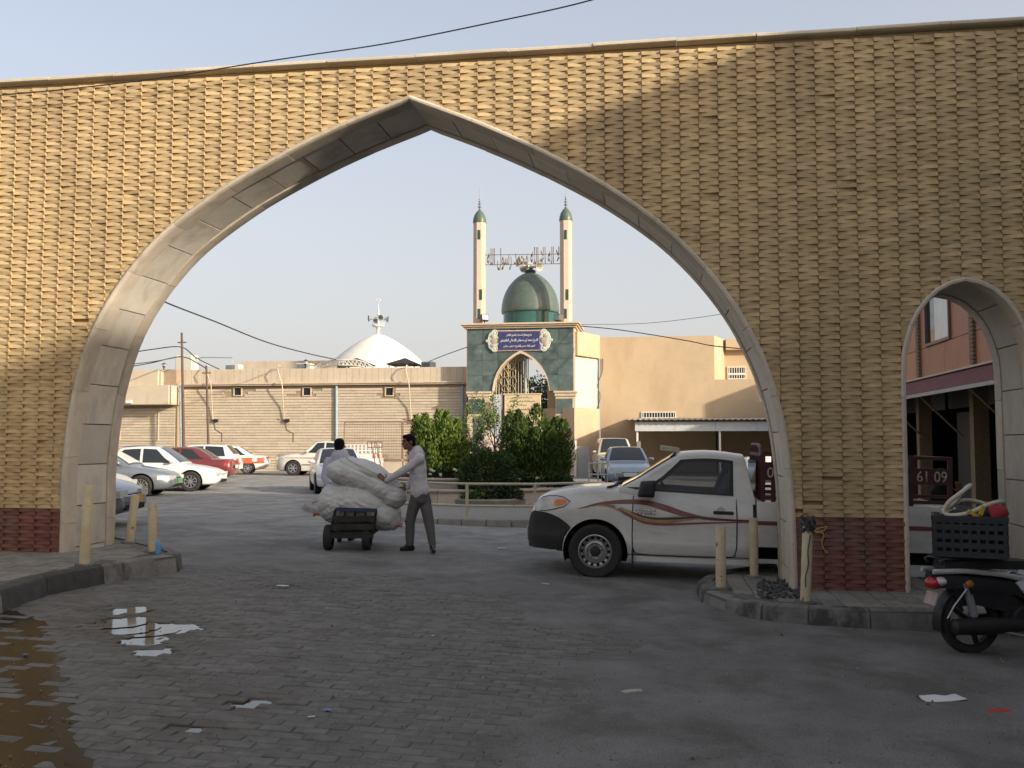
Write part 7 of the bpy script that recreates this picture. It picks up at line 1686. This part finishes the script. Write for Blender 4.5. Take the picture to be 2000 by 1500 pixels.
# wire mesh fence before the wall
fv = 37.6; fe = thing('mesh_fence', 'rusty wire mesh panels before the court wall behind the trolley', 'fence'); FE = mat('fence_rust', (.22, .14, .10), rough=.8, var=.2)
for x0, x1 in ((672, 785), (787, 900)):
    a, b = P(x0, 897, fv), P(x1, 824, fv); q = MB()
    for s_, e_ in (((a.x, a.z), (a.x, b.z)), ((b.x, a.z), (b.x, b.z)), ((a.x, b.z), (b.x, b.z)), ((a.x, a.z), (b.x, a.z))): q.tube([(s_[0], fv, s_[1]), (e_[0], fv, e_[1])], .03, 6)
    o = q.build('panel_frame', FE, fe); q = MB()
    for k in range(1, 22): x = lerp(a.x, b.x, k / 22); q.tube([(x, fv, a.z), (x, fv, b.z)], .006, 4)
    for k in range(1, 14): z = lerp(a.z, b.z, k / 14); q.tube([(a.x, fv, z), (b.x, fv, z)], .006, 4)
    q.build('wire_mesh', FE, o)
    q = MB(); q.bb(a.x, b.x, fv + .1, fv + .35, -.05, a.z - .05); q.build('plinth', CREAM, fe)
# trolley
tv = 31.0; tr = P(738, 925, tv); t_ = thing('hand_trolley', 'brown empty hand trolley leaning behind the sacks', 'trolley', (tr.x, tv, .02)); q = MB(); h_ = P(725, 864, tv).z
for x in (-.12, .12): q.tube([(x + .1, 0, .1), (x - .25, .15, h_)], .025, 6)
for z in (.3, .6, .9, 1.1): t = z / h_; q.tube([(-.12 + .1 - .35 * t, .15 * t, z), (.12 + .1 - .35 * t, .15 * t, z)], .02, 6)
q.build('frame', FE, t_)
q = MB(); 
for z in (h_ - .25, h_): q.tube([(-.55, .15, z), (.15, .15, z)], .022, 6)
for x in (-.55, -.2, .15): q.tube([(x, .15, h_ - .25), (x, .15, h_)], .022, 6)
q.build('top_frame', FE, t_)
for x in (-.15, .35): q = MB(); q.lathe([(.06, -.03), (.12, -.03), (.13, 0), (.12, .03), (.06, .03)], 16, axis='X', c=(x, 0, .13)); q.build('wheel', RUBBER, t_, smooth=40)
# pale gate panel and rails right of the planter
gv = 33.5; a, b = P(1127, 932, gv), P(1150, 872, gv); gp = thing('metal_gate', 'pale grey sheet gate at the foot of the ochre building', 'gate'); q = MB(); q.bb(a.x, b.x, gv, gv + .04, .02, b.z); q.build('sheet', mat('gate_sheet', (.42, .40, .37), rough=.6, var=.12), gp)
q = MB()
for k in range(6): x = lerp(a.x, b.x, k / 5); q.bb(x - .015, x + .015, gv - .03, gv - .001, .02, b.z)
q.build('rib', mat('gate_rib', (.45, .43, .40), rough=.6), gp)
q = MB(); p = P(1124, 860, gv); q.tube([(p.x, gv - .1, 0), (p.x, gv - .1, p.z)], .05, 8); q.build('post', WFR, gp)
gv = 23.5; rr_ = thing('rail_barrier', 'pale blue tube barrier in front of the beige off-roader', 'barrier'); q = MB()
xs_ = [P(px, 900, gv).x for px in (1150, 1168, 1186)]; zt2 = P(1168, 905, gv).z
for x in xs_: q.tube([(x, gv, 0), (x, gv, zt2)], .03, 6)
for z in (zt2, zt2 * .55): q.tube([(xs_[0], gv, z), (xs_[-1], gv, z)], .03, 6)
q.build('frame', mat('barrier_paint', (.35, .38, .38), rough=.6), rr_)
# white cargo seen beyond
